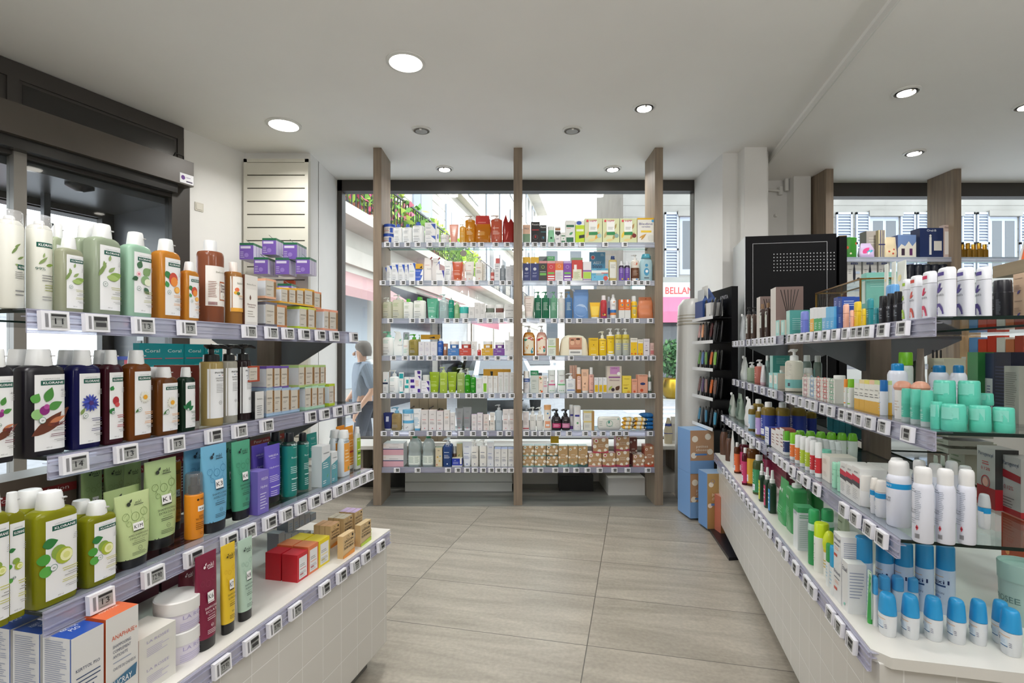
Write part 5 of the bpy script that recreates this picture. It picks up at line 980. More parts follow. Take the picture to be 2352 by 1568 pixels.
# ================================================================ PRODUCTS
TEXTS = [
'@klor:oat:87:b0b070',
'@klor:almond:86:b0b070',
'big pale green shampoo bottle with oat label',
'@klor:mango:86:e0a060',
'a57c4f,d9dde2,b08a5c',
'@kraft:shampoing',
'card box with lime bands',
'bands=0,.12,f0a78a/.88,1,f0a78a',
'card box with salmon bands',
'bands=0,.12,f0b83c/.88,1,f0b83c',
'upper card box with amber bands',
'@klor:cocoa:84:6a2a3a',
'big black shampoo bottle with cocoa pod label',
'@klor:corn:87:3a3a70',
'navy shampoo bottle with cornflower label',
'@klor:pom:80:b03040',
'burgundy shampoo bottle with pomegranate label',
'@klor:daisy:87:e0a060',
'small amber shampoo bottle with daisy label',
'f=.79;n=2;nk=.7;sh=.03;nz=1;cw=1.35',
'bands=0,.12,a8c4e0/.88,1,a8c4e0',
'card box with pale blue bands',
'bands=0,.12,6a4fa8/.88,1,6a4fa8',
'upper card box with purple bands',
'bands=0,.12,b9e3c8/.88,1,b9e3c8',
'card box with mint bands',
'bands=0,.12,b7d58a/.88,1,b7d58a',
'upper card box with green bands',
'@klor:citron:89:c0c050',
'big yellow-green shampoo bottle with citron label',
'small yellow-green shampoo bottle with citron label',
'ch=.13;aw=.41',
'9db77e,141416',
'@mkl:K1:SHAMPOOING:DOUX:30362a:829a62',
'tall green tube standing at the back',
'@mkl:K3:SHAMPOOING:ANTIPELLICULAIRE:22303c:4d8cb4',
'light blue hair tube on black cap',
'@mkl:K4:SHAMPOOING:ANTICHUTE:1c3028:3a8266',
'sea green hair tube on black cap',
'@wel:e6e2fa:Hydration',
'violet hair tube on black cap',
'f=.86;sh=.06;nk=.45;n=2;cw=.62;bands=.8,.9,123029',
'@wel:d2ecec:Rosemary',
'big teal shampoo bottle',
'ch=.1;aw=.4',
'dfe3e6,c8d0d4,e6e8ea',
'f=.84;sh=.2;n=3.4;cr=1.3',
'R-.34,.1,.36,.72,eaa040;T0,.74,.035,5a6a70,WELEDA,c,.7;L-.24,.3,.26,.6,4,f8e0b8;E.1,.12,.3,80,.4,5aa060',
'milky body milk bottle with orange label',
'T0,.8,.04,fff4e0,WELEDA,c,.7;L-.3,.5,.3,.7,3,f8d8a0;R-.3,.38,.34,.42,b02a2a;L-.3,.1,.3,.3,3,f8d8a0',
'orange body tube',
'dcdcdb,dfe1e5,1c4aa4',
'@ker|L-.42,.1,.36,.97,44,8d96b4;R.47,0,.5,1,2456b0|T0,.12,.16,dfe8f8,KERTYOL,c,.5;T0,-.1,.16,dfe8f8,PSO,c,.3',
'white treatment carton with blue top',
'dddcd9,c9582c,d8693a',
'@ana||T0,.0,.16,f6dcc8,ANAPHASE,c,.6',
'white carton with orange top',
'd9d8d2,dcdbd6,dedcd4',
'stacked plain white soap carton',
'T.1,.4,.12,a8a0c8,LA ROSEE,c,.7;L-.3,.05,.4,.3,4,b8b2d4',
'stacked white cream jar',
'@mkl:K6:SHAMPOOING:ECLAT:e8dce0:8c3350',
'6a1832,141416',
'dark red tube in back row',
'c42230,b81726,cf3240',
'R-.36,.08,.4,.86,dfe0e2p;L-.28,.5,.3,.62,2,555a60;R-.28,.42,.3,.44,c42230;R-.28,.22,.02,.27,c42230;L-.28,.12,.3,.34,4,9a9aa0',
'dd7d50,d06f44,e08a5c',
'R-.36,.08,.4,.86,dfe0e2p;L-.28,.5,.3,.62,2,555a60;R-.28,.42,.3,.44,dd7d50;R-.28,.22,.02,.27,c42230;L-.28,.12,.3,.34,4,9a9aa0',
'orange soap box',
'e5cf22,d8c21a,ecd83a',
'R-.36,.08,.4,.86,dfe0e2p;L-.28,.5,.3,.62,2,555a60;R-.28,.42,.3,.44,e5cf22;R-.28,.22,.02,.27,c8b820;L-.28,.12,.3,.34,4,9a9aa0',
'yellow soap box',
'd9b987,cfae7c,dcc091',
'@savon:e0902e',
'kraft soap box with orange wave',
'cbb083,c2a678,d0b88a',
'@savon:b4cc3c',
'kraft soap box with green wave',
'd9b987,d9b987,e0a870',
'kraft soap box with amber top',
'cbb083,cbb083,d8cdb4',
'@savon:cbb083',
'plain kraft soap box behind',
'cbb083,cbb083,c0a8d0',
'@savon:b09ac8',
'kraft soap box with lilac top',
'9aa0a8,8c929a,b8bcc2',
'L-.3,.1,.3,.5,3,6a90b8',
'small grey carton on base, behind',
'small grey carton on upper row, behind',
'f=.78;n=2;nz=-1',
'R-.4,.2,.4,.72,b8bcb8p;L-.3,.3,.3,.6,3,777777;L-.3,.04,.3,.16,3,c8c0b0',
'brown pump bottle with white label',
'f=.86;sh=.2;nk=.4',
'R-.4,.3,.4,.75,c8ccc4p;E0,.6,.3,70,.5,5a9a3a;L-.3,.35,.3,.5,3,777777;L-.3,.04,.3,.22,4,c8c0b0',
'tall amber scent bottle',
'8cc8c0,c9bdb0,d8d8d0',
'R-.3,.2,.3,.9,c8dcd4p',
'small aqua carton',
'R-.3,.1,.3,.6,d8e4e0p',
'white jar behind the aqua cartons',
'e6e8ea,e6e8ea,e6e8ea',
'L-.3,.1,.3,.4,4,e8f0f4',
'bands=0,.55,3aa864',
'small white box with green base',
'6cbce8,6cbce8,6cbce8',
'bands=0,.55,58b0e0',
'1f4190,274a9c,1c3a84',
'L-.3,.4,.3,.8,4,c8d4f0|L-.4,.4,.4,.8,3,c8d4f0',
'stacked navy carton',
'L-.36,.3,.3,.6,4,f8e4dc',
'L-.36,.3,.3,.6,4,fff4c8',
'L-.36,.3,.3,.6,4,c8e8ec',
'16161e,0c0c12',
'f=.62;cw=.94;sh=.02;nk=.97',
'T.1,.5,.06,c8ccd4,ACE,c,.6;L-.2,.2,.4,.42,5,9aa0aa',
'slim black deodorant',
'e4e6ee,e8eaf0',
'white deodorant stick with violet artwork',
"R-.4,.84,.28,.91,4c3a90;E-.3,.52,.6,50,.3,4c3a90;E-.2,.5,.55,74,.3,4c3a90;E-.34,.5,.6,24,.26,4c3a90;E-.3,.5,.4,100,.4,4c3a90;T-.1,.43,.05,555a66,schmidt's,c,.8;P4c3a90,-.42,.06,.3,.06,.2,.2,0,.28,-.3,.28,-.42,.2",
'd9b99c,cfae90,e0c4aa',
'T0,.75,.06,5a3a30,Gaiaspot,c,.8;L-.4,.2,.3,.5,5,8a6a58;E-.1,.1,.4,40,.4,4a3a90',
'peach solid-care box',
'e2e4dc,d8dcd4',
'C0,.75,.2,ecdca0;L-.3,.3,.3,.5,3,c8b890',
'cream white tube',
'f=.72;n=2;nk=.6',
'9ad0cc,d8ccbc,8cc8c4',
'R-.3,.3,.3,.85,e8e0d8p;L-.2,.4,.2,.7,4,c89890',
'short aqua carton',
'9aa8a0t,e4e4e2',
'f=.82;cw=.7',
'R-.3,.3,.3,.6,7fb0acp',
'white-capped lotion bottle at the back',
'dedcd4,d8d6ce,e4e2da',
'R-.4,.55,.42,.62,d8a0a8p;O0,.3,.3,d8a0a8;L-.3,.1,.3,.5,3,8a8a80',
'white balm box with pink label',
'R-.4,.55,.42,.62,7fb0dcp;O0,.3,.3,7fb0dc;L-.3,.1,.3,.5,3,8a8a80',
'white balm box with blue label',
'R-.4,.55,.42,.62,d05050p;O0,.3,.3,d05050;L-.3,.1,.3,.5,3,8a8a80',
'white balm box with red label',
'R-.4,.55,.42,.62,c84848p;O0,.3,.3,c84848;L-.3,.1,.3,.5,3,8a8a80',
'R-.4,.55,.42,.62,6ab08ap;O0,.3,.3,6ab08a;L-.3,.1,.3,.5,3,8a8a80',
'white balm box with green label',
'R-.4,.1,.4,.7,ece8e2p;R-.4,.66,.4,.7,c84848;R-.4,.1,.4,.14,c84848',
'white jar on red-framed label',
'f=.7;cw=.97;sh=.02;nk=.95',
'T0,.68,.05,444444,vas-y,c,.8;L-.4,.45,.4,.6,2,666666',
'f=.86;cw=.62',
'L-.3,.2,.3,.5,4,c8b8a8',
'peach-domed roll-on',
'T-.2,.6,.04,5a6a7a,URIAGE,c,.6;C-.25,.5,.04,1a7ac8',
'white spray can in back with blue cap',
'56bca6,60c6b0',
'f=.55;cw=.99;sh=.01;nk=.99;bands=0,.14,b8c4c4',
'T-.1,.42,.05,d4f0e8,LUXE,c,.6;L-.3,.2,.3,.36,3,c8ece4',
'slim turquoise deodorant',
'56bda6,5cc4ae',
'f=.34;cw=.99;sh=.01;nk=.99',
'R0,.45,.5,.9,86d6c6p;L.03,.5,.48,.86,7,88d8c8;T-.25,.75,.09,d4f0e8,LUXE,c,.34;L-.44,.6,-.1,.7,2,c8ece4',
'turquoise cylinder box, lower',
'turquoise cylinder box, upper',
'tp=.8;sp=0',
'9a8238t,e4e4e2',
'f=.86;cw=.5;sh=.14;nk=.6;bands=.06,.64,b49cd4',
'R-.4,.08,.4,.62,b49cd4;L-.3,.3,.3,.56,5,e8e8f0;R-.34,.1,.34,.26,e8e8f0p;L-.3,.12,.3,.24,4,6a6a8a',
'f=.86;cw=.5;sh=.14;nk=.6;bands=.06,.64,2c3f98',
'R-.4,.08,.4,.62,2c3f98;L-.3,.3,.3,.56,5,e8e8f0;R-.34,.1,.34,.26,e8e8f0p;L-.3,.12,.3,.24,4,6a6a8a',
'navy castile soap bottle',
'e4e6ec,3a4a9c,2c3c90',
'L-.3,.2,.3,.8,4,3a4a9c',
'boxed blue and white soap bar',
'e0dcd8,8a4a3c,8c4c3e',
'L-.3,.2,.3,.8,4,8a4a3c|L-.4,.1,.4,.9,6,b08070',
'boxed red-brown soap bar',
'L-.3,.2,.3,.5,4,f0f0f0',
'f=.6;cw=.98;sh=.02;nk=.97;bands=.12,.56,e87a3a',
'e4e6e6,e6e8e8',
'f=.6;cw=.98;sh=.02;nk=.97;bands=.12,.56,b8d040',
'slim roll-on with lime label',
'f=.6;cw=.98;sh=.02;nk=.97;bands=.12,.56,c83038',
'slim roll-on with red label',
'dce0dc,6cae28',
'C0,.4,.1,8cc84a',
'green-capped roll-on in the back row',
'dedede,e2e4e6',
'white roll-on in the middle row',
'e6e2d8,e2e0da,dcd8cc',
'L-.3,.3,.2,.7,4,b8b0a0',
'cream stacked carton',
'T0,.5,.06,3a7a6a,LUXE,c,.6;C.1,.3,.06,3a7a6a',
'mint deodorant stick',
'e2e2e0,e4e4e2,e0e0dc',
'T0,.84,.05,333333,ACM,c,.6;Pc83048,-.5,.6,.5,.6,.5,.74,-.5,.78;P4a4a50,-.5,.5,.5,.46,.5,.6,-.5,.62;L-.4,.1,.3,.4,6,b0b0b0',
'white carton with red and black band',
'f=.68;bands=.52,.66,1a94d0',
'L-.3,.2,.2,.3,2,8a8f98;R-.2,.42,-.06,.52,1a8cc8',
'white roll-on with blue band',
'dfe2ee,e6e6e6',
'tall white aerosol can in front',
'white aerosol can in second row',
'a8a89c,9c9c92,bcbcae',
'T0,.3,.4,4a5a3a,Fluocaril,c,.6',
'flat cream toothpaste carton in pile',
'f=.74;n=2;sh=.3;nk=.4',
'f=.86;cw=.5;sh=.14;nk=.6;bands=.06,.64,c83a6c',
'R-.4,.08,.4,.62,c83a6c;L-.3,.3,.3,.56,5,e8e8f0;R-.34,.1,.34,.26,e8e8f0p;L-.3,.12,.3,.24,4,6a6a8a',
'1c3a26,e6e8e8',
'f=.7;n=3.6;sh=.12;cw=.8',
'f=.78;cw=.95;bands=.62,.74,b8d4c8',
'T-.1,.6,.05,e4f0e8,SVR,c,.5;C0,.14,.1,8ac89a',
'emerald aerosol can',
'L-.3,.2,.3,.5,4,8ac0d8',
'e0e2e2,e2e4e6,dfe2dc',
'T0,.8,.1,2a3a5a,Etiaxil,c,.8;R-.4,.66,.3,.69,555a66;L-.3,.5,.3,.6,2,e09060;R-.4,.3,0,.38,c84830|L-.4,.3,.4,.85,9,98a0b8;R-.2,.1,.3,.2,3a4a6a',
'white antiperspirant carton',
'c4d2e6,2a90c8',
'f=.66;cw=.985;sh=.01;nk=.99;ct=.97',
'tall white can with blue cap',
'c8d8e8,46a0d8',
'blue-capped stick in the middle row',
'e2e6ea,2e9cd8',
'white roll-on with blue cap',
'T-.1,.4,.14,8a8a90,CeraVe;R.12,.1,.34,.6,2f56b8;R-.4,.26,.06,.3,c03038',
'white cream tub with blue lid',
'eef0f0,2f56b8',
'f=.84;n=4;cr=.8',
'@cera:2f56b8',
'white lotion bottle with blue cap',
'white carton with blue corner',
'tall white carton with blue corner',
'T-.15,.6,.2,e8f0ff,CeraVe;Pf0f0f0,.1,0,.5,0,.5,1,.4,1',
'flat blue and white carton',
'white leaning pouch with dark red cap',
'L-.3,.3,.3,.8,5,9aa0a8',
'silver grey carton',
'@cera:58a83a:a8c088',
'f=.84;n=4;cr=.9',
'@cera:58a83a:b8c8a8',
'f=.8;n=3',
'T0,.8,.05,9a9a9a,SVR;L-.3,.3,.3,.6,4,a8a8a8',
'light grey carton',
'd0d0ce',
'T0,.6,.14,9a9a9a,SVR;L-.3,.2,.3,.5,3,a8a8a8',
'low light grey carton',
'T0,.6,.14,9a9a9a,SVR;R-.4,.1,.4,.16,5a5a5a',
'stacked light grey carton',
'T-.2,.84,.1,e8e8f0,SVR;O-.36,.6,.05,e8e8f0;L-.2,.5,.3,.7,2,e0e0e8;L-.4,.2,-.1,.3,1,f0f0f0',
'R-.2,.1,.2,.4,e8e8e8',
'T0,.86,.06,9a9a9a,SVR;L-.3,.3,.3,.7,5,a8a8b0',
'T-.15,.66,.14,7a7a80,CeraVe;P4a2c90,.15,.95,.5,.95,.5,.1;L-.4,.1,.1,.3,2,a8a8b0',
'low carton with violet corner',
'lime green gel tube',
'T-.2,.84,.06,9a9a9a,SVR;L-.3,.3,.3,.6,4,b8b8b8',
'narrow white carton',
'T0,.8,.05,7a7a7a,SVR;L-.3,.3,.3,.5,4,9a9a9a;R-.2,.1,.2,.7,c8ccc8',
'tall white box',
'R-.2,.5,.1,.8,c8d0e4',
'e0dcdc,d8d4d4,e8c8c0',
'@svr:8a8688:c85058',
'white carton with red line',
'@svr:6a6e72:b06070',
'@svr:8a8688:d08090',
'e4dfe0,dcd8d8,e8e6e6',
'R-.5,.0,.5,.48,d8a8b4;R-.5,.48,.5,.55,2c3a6a;O-.42,.8,.04,e0b030;L-.2,.64,.3,.72,1,6a6a78',
'wide pink and cream glove box',
'R-.46,.06,.46,.35,dce4dcp;L-.4,.12,.0,.32,5,8a9a90;L.06,.12,.4,.32,6,8a9a90',
'clear jug with green cap',
'navy blue pump bottle',
'white pump bottle with grey letters',
'dfdfdd,a8b0d8,8c9ad0',
'@svr:6a7090',
'white carton with periwinkle top',
'd8dcae,c8cc98,c4cc90',
'1e2c6c,1a2860,e0c040',
'bands=.74,1,dcae2a',
'C0,.5,.2,c8ccd4;T0,.3,.05,c8d0e8,NUIT;L-.3,.15,.3,.25,2,a8b0d8;C.1,.75,.12,e8e8e8',
'navy and yellow carton',
'f=.78;bands=.64,.8,2a1c38',
'L-.3,.4,.3,.7,4,c0b0dc;C.1,.1,.16,e0c040',
'purple mist spray bottle',
'f=.78;n=2;sh=.04;nk=.5;cw=1',
'L-.3,.3,.3,.6,6,c8d8d0',
'dark green round pump bottle',
'f=.8;cw=.7',
'dcdcd8,c8cccc,dc6a24',
'bands=.44,1,e06c20',
'C0,.7,.3,e8a030;C.1,.72,.14,2a7ab0;L-.3,.5,.3,.56,1,f0e0c8;R-.16,.86,.16,1,e8e8e8',
'orange and white sun care carton',
'f=.78;n=2.4;sh=.32;nk=.4;cw=.7',
'f=.78;n=2;sh=.03;nk=.7;bands=0,.46,b0b4ac/.6,.78,ccb840',
'T0,.6,.05,5a5a40,WELEDA,c,.8;C0,.5,.05,5a5a30;L-.3,.2,.3,.4,3,e8e070',
'grey bottle with yellow shoulder',
'T0,.88,.05,5a5a50,WELEDA,c,.8;R-.46,.02,.46,.76,e6bc20;C-.3,.1,.12,d8602a;C.2,.1,.14,d8602a;E0,.3,.3,60,.4,7aa83a',
'e0e4e2,dfe5e2',
'T0,.74,.04,4a4a4a,SAUGELLA,c,.5;E-.2,.5,.5,10,.5,e0b0c0;R-.4,.33,.4,.39,c85a88;C-.2,.1,.05,6ab878;C0,.1,.05,6ab878;C.2,.1,.05,6ab878',
'white hourglass wash bottle, pink swoosh',
'T0,.74,.04,4a4a4a,SAUGELLA,c,.5;E-.2,.5,.5,10,.5,e0b0c0;R-.4,.33,.4,.39,6ab878;C-.2,.1,.05,6ab878;C0,.1,.05,6ab878;C.2,.1,.05,6ab878',
'white hourglass wash bottle, green swoosh',
'ecc0a8,e0b098',
'L-.3,.5,.3,.9,6,d89078',
'tall peach carton at the back',
'R-.4,.06,.4,.52,e2bc28;T-.2,.8,.1,4a4a4a,I;L-.2,.14,.3,.44,4,b8900c',
'white and yellow test carton',
'f=.68;n=2;sh=.05;nk=.6;cw=1.2',
'L-.3,.4,.3,.6,3,a8a8a8',
'white baby lotion bottle',
'241c20,121012',
'f=.66;n=2.4;sh=.3;nk=.4',
'R-.46,.12,.46,.34,c03a70;L-.36,.16,.36,.3,3,f0c8d8;L-.2,.46,.2,.52,1,c8b8bc',
'black pump bottle with pink label',
'R-.46,.12,.46,.34,c87aa0;L-.36,.16,.36,.3,3,f0c8d8;L-.2,.46,.2,.52,1,c8b8bc',
'R-.3,.56,.24,.64,3a3a90;C0,.3,.12,4a9a5a;P7a40b0,-.4,.04,.4,.04,.4,.22,0,.16,-.4,.22',
'white bottle with purple wave',
'dcdcd2,b08a54,e4dc9c',
'bands=.82,.98,e0cc80',
'L-.4,.3,.1,.6,3,a8a8a8;R.24,0,.5,1,b08c58p',
'yellow-banded baby soap carton',
'e4dcc8,e',
'bands=.0,.22,e0a830/.5,.62,e6b440/.8,.9,5a5a30',
'C-.2,.5,.1,3a3a2a',
'small yellow and white wipes pack',
'1f68a8,e',
'bands=.4,.5,2a7ab8',
'small blue wipes pack',
'b8976a,7f9c96,8fb0ac',
'@dots:8ab0a8',
'small kraft box with green base',
'@dots:3a5a58',
'small kraft box with dark base',
'b8976a,7f9c96,9cc0bc',
'tall kraft box with teal side',
'b8936a,b0505c,c89890',
'a8802at,c89a40m',
'f=.62;cw=.7;n=3',
'gold-capped amber perfume bottle',
'c8c8c4,b0b0ac,3a8a4a',
'R-.24,.86,.24,.94,1c2c68;T0,.875,.05,e8ecf4,Oral-B,c,.36;E0,.1,1.6,90,.12,2a2e3a;R.1,.5,.4,.6,b0c0d4;L-.4,.5,-.2,.7,3,8a8a8a;C.3,.3,.12,2a2e3a',
'white electric toothbrush carton',
'20242e,2a2e3a',
'dark jar on lower window shelf',
'23382c,101612',
'dark green glass vial behind',
'e0d088,141414',
'f=.7;cw=.6',
'little pipette bottle in the back',
'L-.3,.2,.3,.7,3,e8e4dc',
'c4ccc0,9aa89a',
'small clear sachet tube at back',
'17606a,124c54',
'dark teal carton row at back',
'4a1a28,3a1420',
'L-.3,.2,.3,.8,4,8a4a58',
'dark carton deep in the base row',
'L-.4,.3,.4,.7,9,c8c0b8;R-.5,.74,.5,.84,8a2a30;T0,.77,.05,e8d8d8,Pour une infusion,c,.8',
'4a1628,3a1020',
'L-.3,.2,.3,.8,6,8a4a5a',
'wine red carton at the very back',
]
ITEMS = [
('L1',.819,.043,0,0,.046,.046,.204,'clearcan','e6e6dc,eceeee','','E-.2,.55,.5,60,.2,6f8a4a;E-.1,.62,.3,40,.3,7d9455;E0,.5,.35,30,.3,7d9455;E-.1,.45,.3,-20,.3,93a86a;R.0,.40,.5,.45,12594a;T.24,.413,.022,ffffff,KLORANE,c,.42,b;L-.1,.3,.4,.38,4,888888;L-.1,.12,.4,.2,2,888888','large white spray can, leaf sprig label'),
('L1',.882,.053,0,0,.046,.046,.21,'clearcan','e4e4da,eceeee','','R-.36,.66,.3,.71,12594a;T-.03,.672,.025,ffffff,KLORANE,c,.55,b;E-.3,.48,.5,50,.25,7d9455;E-.05,.47,.4,15,.35,8aa84e;E-.15,.55,.25,80,.3,93a86a;T-.24,.42,.03,2a5a4a,99%;L-.2,.3,.36,.38,3,888888;L-.1,.2,.36,.28,3,9aa060;L-.2,.1,.36,.16,2,999999','slim white spray can with green name band'),
('L1',.924,.026,0,0,.05,.029,.17,'bottle','b9bca2t,eceeee','f=.85',0,'small pale shampoo bottle with oat label'),
('L1',.962,.11,0,0,.034,.019,.215,'bottle','c3cdb0t,eceeee','f=.85',0,'pale shampoo bottle in back row'),
('L1',1.031,.129,0,0,.032,.019,.208,'bottle','a3c4ac,eceeee','f=.85',1,'green shampoo bottle in back row'),
('L1',1.005,.032,0,0,.07,.041,.219,'bottle','b4c0a8t,eceeee','f=.85',0,2),
('L1',1.005,.079,0,0,.07,.041,.219,'bottle','b4c0a8t,eceeee','f=.85',0,2),
('L1',1.092,.032,0,0,.068,.04,.219,'bottle','93b7a0,eceeee','f=.85',1,'sea green shampoo bottle with almond label'),
('L1',1.182,.032,0,0,.068,.04,.22,'bottle','dd9a3ct,eceeee','f=.85',3,'big orange shampoo bottle with mango label'),
('L1',1.254,.026,0,0,.048,.028,.17,'bottle','dd9a3ct,eceeee','f=.85',3,'small orange shampoo bottle with mango label'),
('L1',1.358,.052,0,0,.075,.075,.254,'round','a5664at,e9ebec','f=.86;sh=.08;nk=.8','R-.46,.2,.48,.68,ece8e2p;T.1,.6,.02,8a8a78,Ballot-Flurin,c,.6;R-.05,.27,.46,.5,b0643ep;R-.03,.285,.44,.48,f2eee6p;T.2,.44,.03,5a2a26,Shampooing,c,.42,b;T.2,.405,.03,5a2a26,Douche,c,.34,b;T.2,.37,.03,5a2a26,de la ruche,c,.42,b;C.2,.32,.1,d8ccb8,.5;L-.42,.3,-.16,.5,10,8a5a4a;B-.42,.21,-.16,.25,7a2430','big brown round shampoo bottle'),
('L1',1.441,.042,0,0,.055,.055,.201,'round','c08a4at,eee6df','f=.84;sh=.1;nk=.75','R-.46,.2,.48,.76,f0ece4p;T.1,.64,.03,8a8a78,Ballot-Flurin,c,.6;C-.2,.55,.12,e0683a;C-.26,.5,.1,e8b030;C-.14,.49,.1,3a6a40;T.1,.44,.035,d89a3c,Shampooing,c,.5;T.1,.40,.03,5a4a3a,Douceur,c,.4;R-.46,.2,.48,.26,e8a83a','small honey coloured round shampoo bottle'),
('L1',1.492,.033,0,0,.059,.035,.165,'box','e9e5df,6a4638,e3e0da','','R-.4,.06,.4,.72,f2efe9p;T0,.8,.03,9a9a90,Ballot-Flurin,c,.7;T0,.4,.035,6b2f2a,Shampooing,c,.66;T0,.35,.035,6b2f2a,traitant,c,.5;E-.1,.5,.3,90,.4,6a4638;L-.3,.15,.3,.3,3,b0a8a0|L-.4,.2,.3,.8,12,a58a7c','tall brown and white shampoo box'),
('L1',1.596,.055,0,0,.059,.07,.086,'box',4,'bands=0,.12,6e6c78/.88,1,6e6c78','@kraft:masque','card box with grey bands'),
('L1',1.653,.055,0,0,.055,.07,.081,'box',4,'bands=0,.12,d98a52/.88,1,d98a52','@kraft:creme','card box with orange bands'),
('L1',1.782,.095,0,0,.054,.15,.086,'box',4,'bands=0,.12,c5dc3c/.88,1,c5dc3c',5,6),
('L1',1.835,.055,0,0,.052,.07,.087,'box',4,'bands=0,.12,ded05a/.88,1,ded05a',5,'card box with yellow bands'),
('L1',1.937,.06,0,0,.038,.08,.089,'box',4,7,5,8),
('L1',1.987,.06,0,0,.062,.08,.089,'box',4,7,5,8),
('L1',1.594,.055,.098,0,.054,.07,.069,'box',4,'bands=0,.12,f0b896/.88,1,f0b896','@kraft:douceur','upper card box with peach bands'),
('L1',1.671,.065,.09,0,.044,.09,.055,'box',4,9,5,10),
('L1',1.716,.055,.09,0,.046,.07,.059,'box',4,9,5,10),
('L1',1.763,.055,.09,0,.048,.07,.063,'box',4,9,5,10),
('L1',1.818,.055,.09,0,.062,.07,.068,'box',4,9,5,10),
('L1',1.873,.05,.085,0,.048,.06,.069,'box',4,'bands=0,.12,eda27a/.88,1,eda27a',5,'upper card box with coral bands'),
('L2',.787,.025,0,0,.045,.026,.23,'bottle','141018,eceeee','f=.85',11,'black shampoo bottle cut by the frame'),
('L2',.87,.036,0,0,.083,.048,.23,'bottle','131018,eceeee','f=.85',11,12),
('L2',.87,.09,0,0,.083,.048,.23,'bottle','131018,eceeee','f=.85',11,12),
('L2',.957,.031,0,0,.066,.038,.229,'bottle','1c1d5ct,eceeee','f=.85',13,14),
('L2',.957,.076,0,0,.066,.038,.229,'bottle','1c1d5ct,eceeee','f=.85',13,14),
('L2',1.022,.026,0,0,.048,.028,.229,'bottle','4a1826t,eceeee','f=.85',15,16),
('L2',1.022,.06,0,0,.048,.028,.229,'bottle','4a1826t,eceeee','f=.85',15,16),
('L2',1.092,.03,0,0,.064,.037,.229,'bottle','8a4e1ct,eceeee','f=.85',17,'big amber shampoo bottle with daisy label'),
('L2',1.174,.031,0,0,.066,.038,.183,'bottle','7c4a1et,eceeee','f=.85',17,18),
('L2',1.174,.075,0,0,.066,.038,.183,'bottle','7c4a1et,eceeee','f=.85',17,18),
('L2',1.241,.025,0,0,.046,.027,.181,'bottle','1f3a2at,eceeee','f=.85','@klor:nettle:90:4a7a5a','small dark green shampoo bottle'),
('L2',1.403,.22,0,0,.065,.12,.182,'box','8a3f35,7c3229,9a5a48','','','red-brown carton behind the pump bottles'),
('L2',1.358,.048,0,0,.065,.065,.247,'pump','cdb778t,151515',19,'@phy:SHAMPOOING:PROTECTION:C.34,.2,.06,b82a34','pale gold pump shampoo bottle'),
('L2',1.425,.045,0,0,.051,.051,.248,'pump','c9c6b8t,151515',19,'@phy:SHAMPOOING:REPARATEUR:E.3,.16,.5,80,.2,a8b85a','clear pump shampoo bottle'),
('L2',1.494,.051,0,0,.052,.052,.25,'pump','3a2c2et,151515',19,'@phy:SHAMPOOING:ANTIPELLIC.:E.3,.14,.4,80,.4,4a5068','dark pump shampoo bottle'),
('L2',1.53,.045,0,0,.042,.06,.091,'box','dcdcda,1a1a1c,26262a','','T0,.7,.05,333333,Gardenia,c,.6;L-.3,.1,.3,.5,5,888888|L-.3,.2,.3,.8,7,8a8a8a','black and white shampoo box'),
('L2',1.591,.07,0,0,.041,.1,.101,'box',4,20,5,21),
('L2',1.632,.07,0,0,.042,.1,.098,'box',4,20,5,21),
('L2',1.678,.07,0,0,.049,.1,.095,'box',4,20,5,21),
('L2',1.729,.07,0,0,.052,.1,.092,'box',4,20,5,21),
('L2',1.512,.055,.125,0,.05,.07,.053,'box','b5482a,d9dde2,b08a5c','bands=0,.12,b5482a/.88,1,b5482a',5,'terracotta card box'),
('L2',1.591,.06,.093,0,.041,.08,.083,'box',4,22,5,23),
('L2',1.63,.06,.093,0,.037,.08,.082,'box',4,22,5,23),
('L2',1.67,.06,.093,0,.042,.08,.081,'box',4,22,5,23),
('L2',1.812,.065,0,0,.045,.09,.093,'box',4,24,5,25),
('L2',1.855,.065,0,0,.041,.09,.091,'box',4,24,5,25),
('L2',1.898,.065,0,0,.046,.09,.088,'box',4,24,5,25),
('L2',1.974,.055,0,0,.042,.07,.091,'box',4,'bands=0,.12,b8cf2c/.88,1,b8cf2c',5,6),
('L2',1.771,.06,.089,0,.043,.08,.086,'box',4,26,5,27),
('L2',1.821,.06,.089,0,.057,.08,.085,'box',4,26,5,27),
('L2',1.87,.06,.089,0,.042,.08,.083,'box',4,26,5,27),
('L2',1.909,.06,.089,0,.037,.08,.083,'box',4,26,5,27),
('L3',.732,.025,0,0,.045,.026,.256,'bottle','9a9a1at,eceeee','f=.85',28,'olive green shampoo bottle cut by frame'),
('L3',.768,.03,0,0,.035,.02,.246,'bottle','9a9a1at,eceeee','f=.85',28,'yellow-green shampoo bottle half hidden'),
('L3',.84,.036,0,0,.084,.049,.229,'bottle','a0a21et,eceeee','f=.85',28,29),
('L3',.84,.091,0,0,.084,.049,.229,'bottle','a0a21et,eceeee','f=.85',28,29),
('L3',.934,.032,0,0,.068,.039,.182,'bottle','989b1et,eceeee','f=.85',28,30),
('L3',.934,.077,0,0,.068,.039,.182,'bottle','989b1et,eceeee','f=.85',28,30),
('L3',1.064,.116,0,0,.095,.052,.175,'tube','b4c98c,141416',31,'@mkl:K1M:APRES-SHAMP.:DOUX:30362a:8fa56a','pale green tube partly hidden behind another'),
('L3',1.03,.045,0,0,.091,.05,.175,'tube','bfd096,141416',31,'@mkl:K1M:APRES-SHAMPOOING:DEMELANT DOUX:30362a:8fa56a','short pale green hair tube on black cap'),
('L3',1.147,.086,0,0,.096,.052,.232,'tube','b3cb90,141416',31,'@mkl:K1:SHAMPOOING:EXTRA DOUX:30362a:829a62','tall pale green hair tube on black cap'),
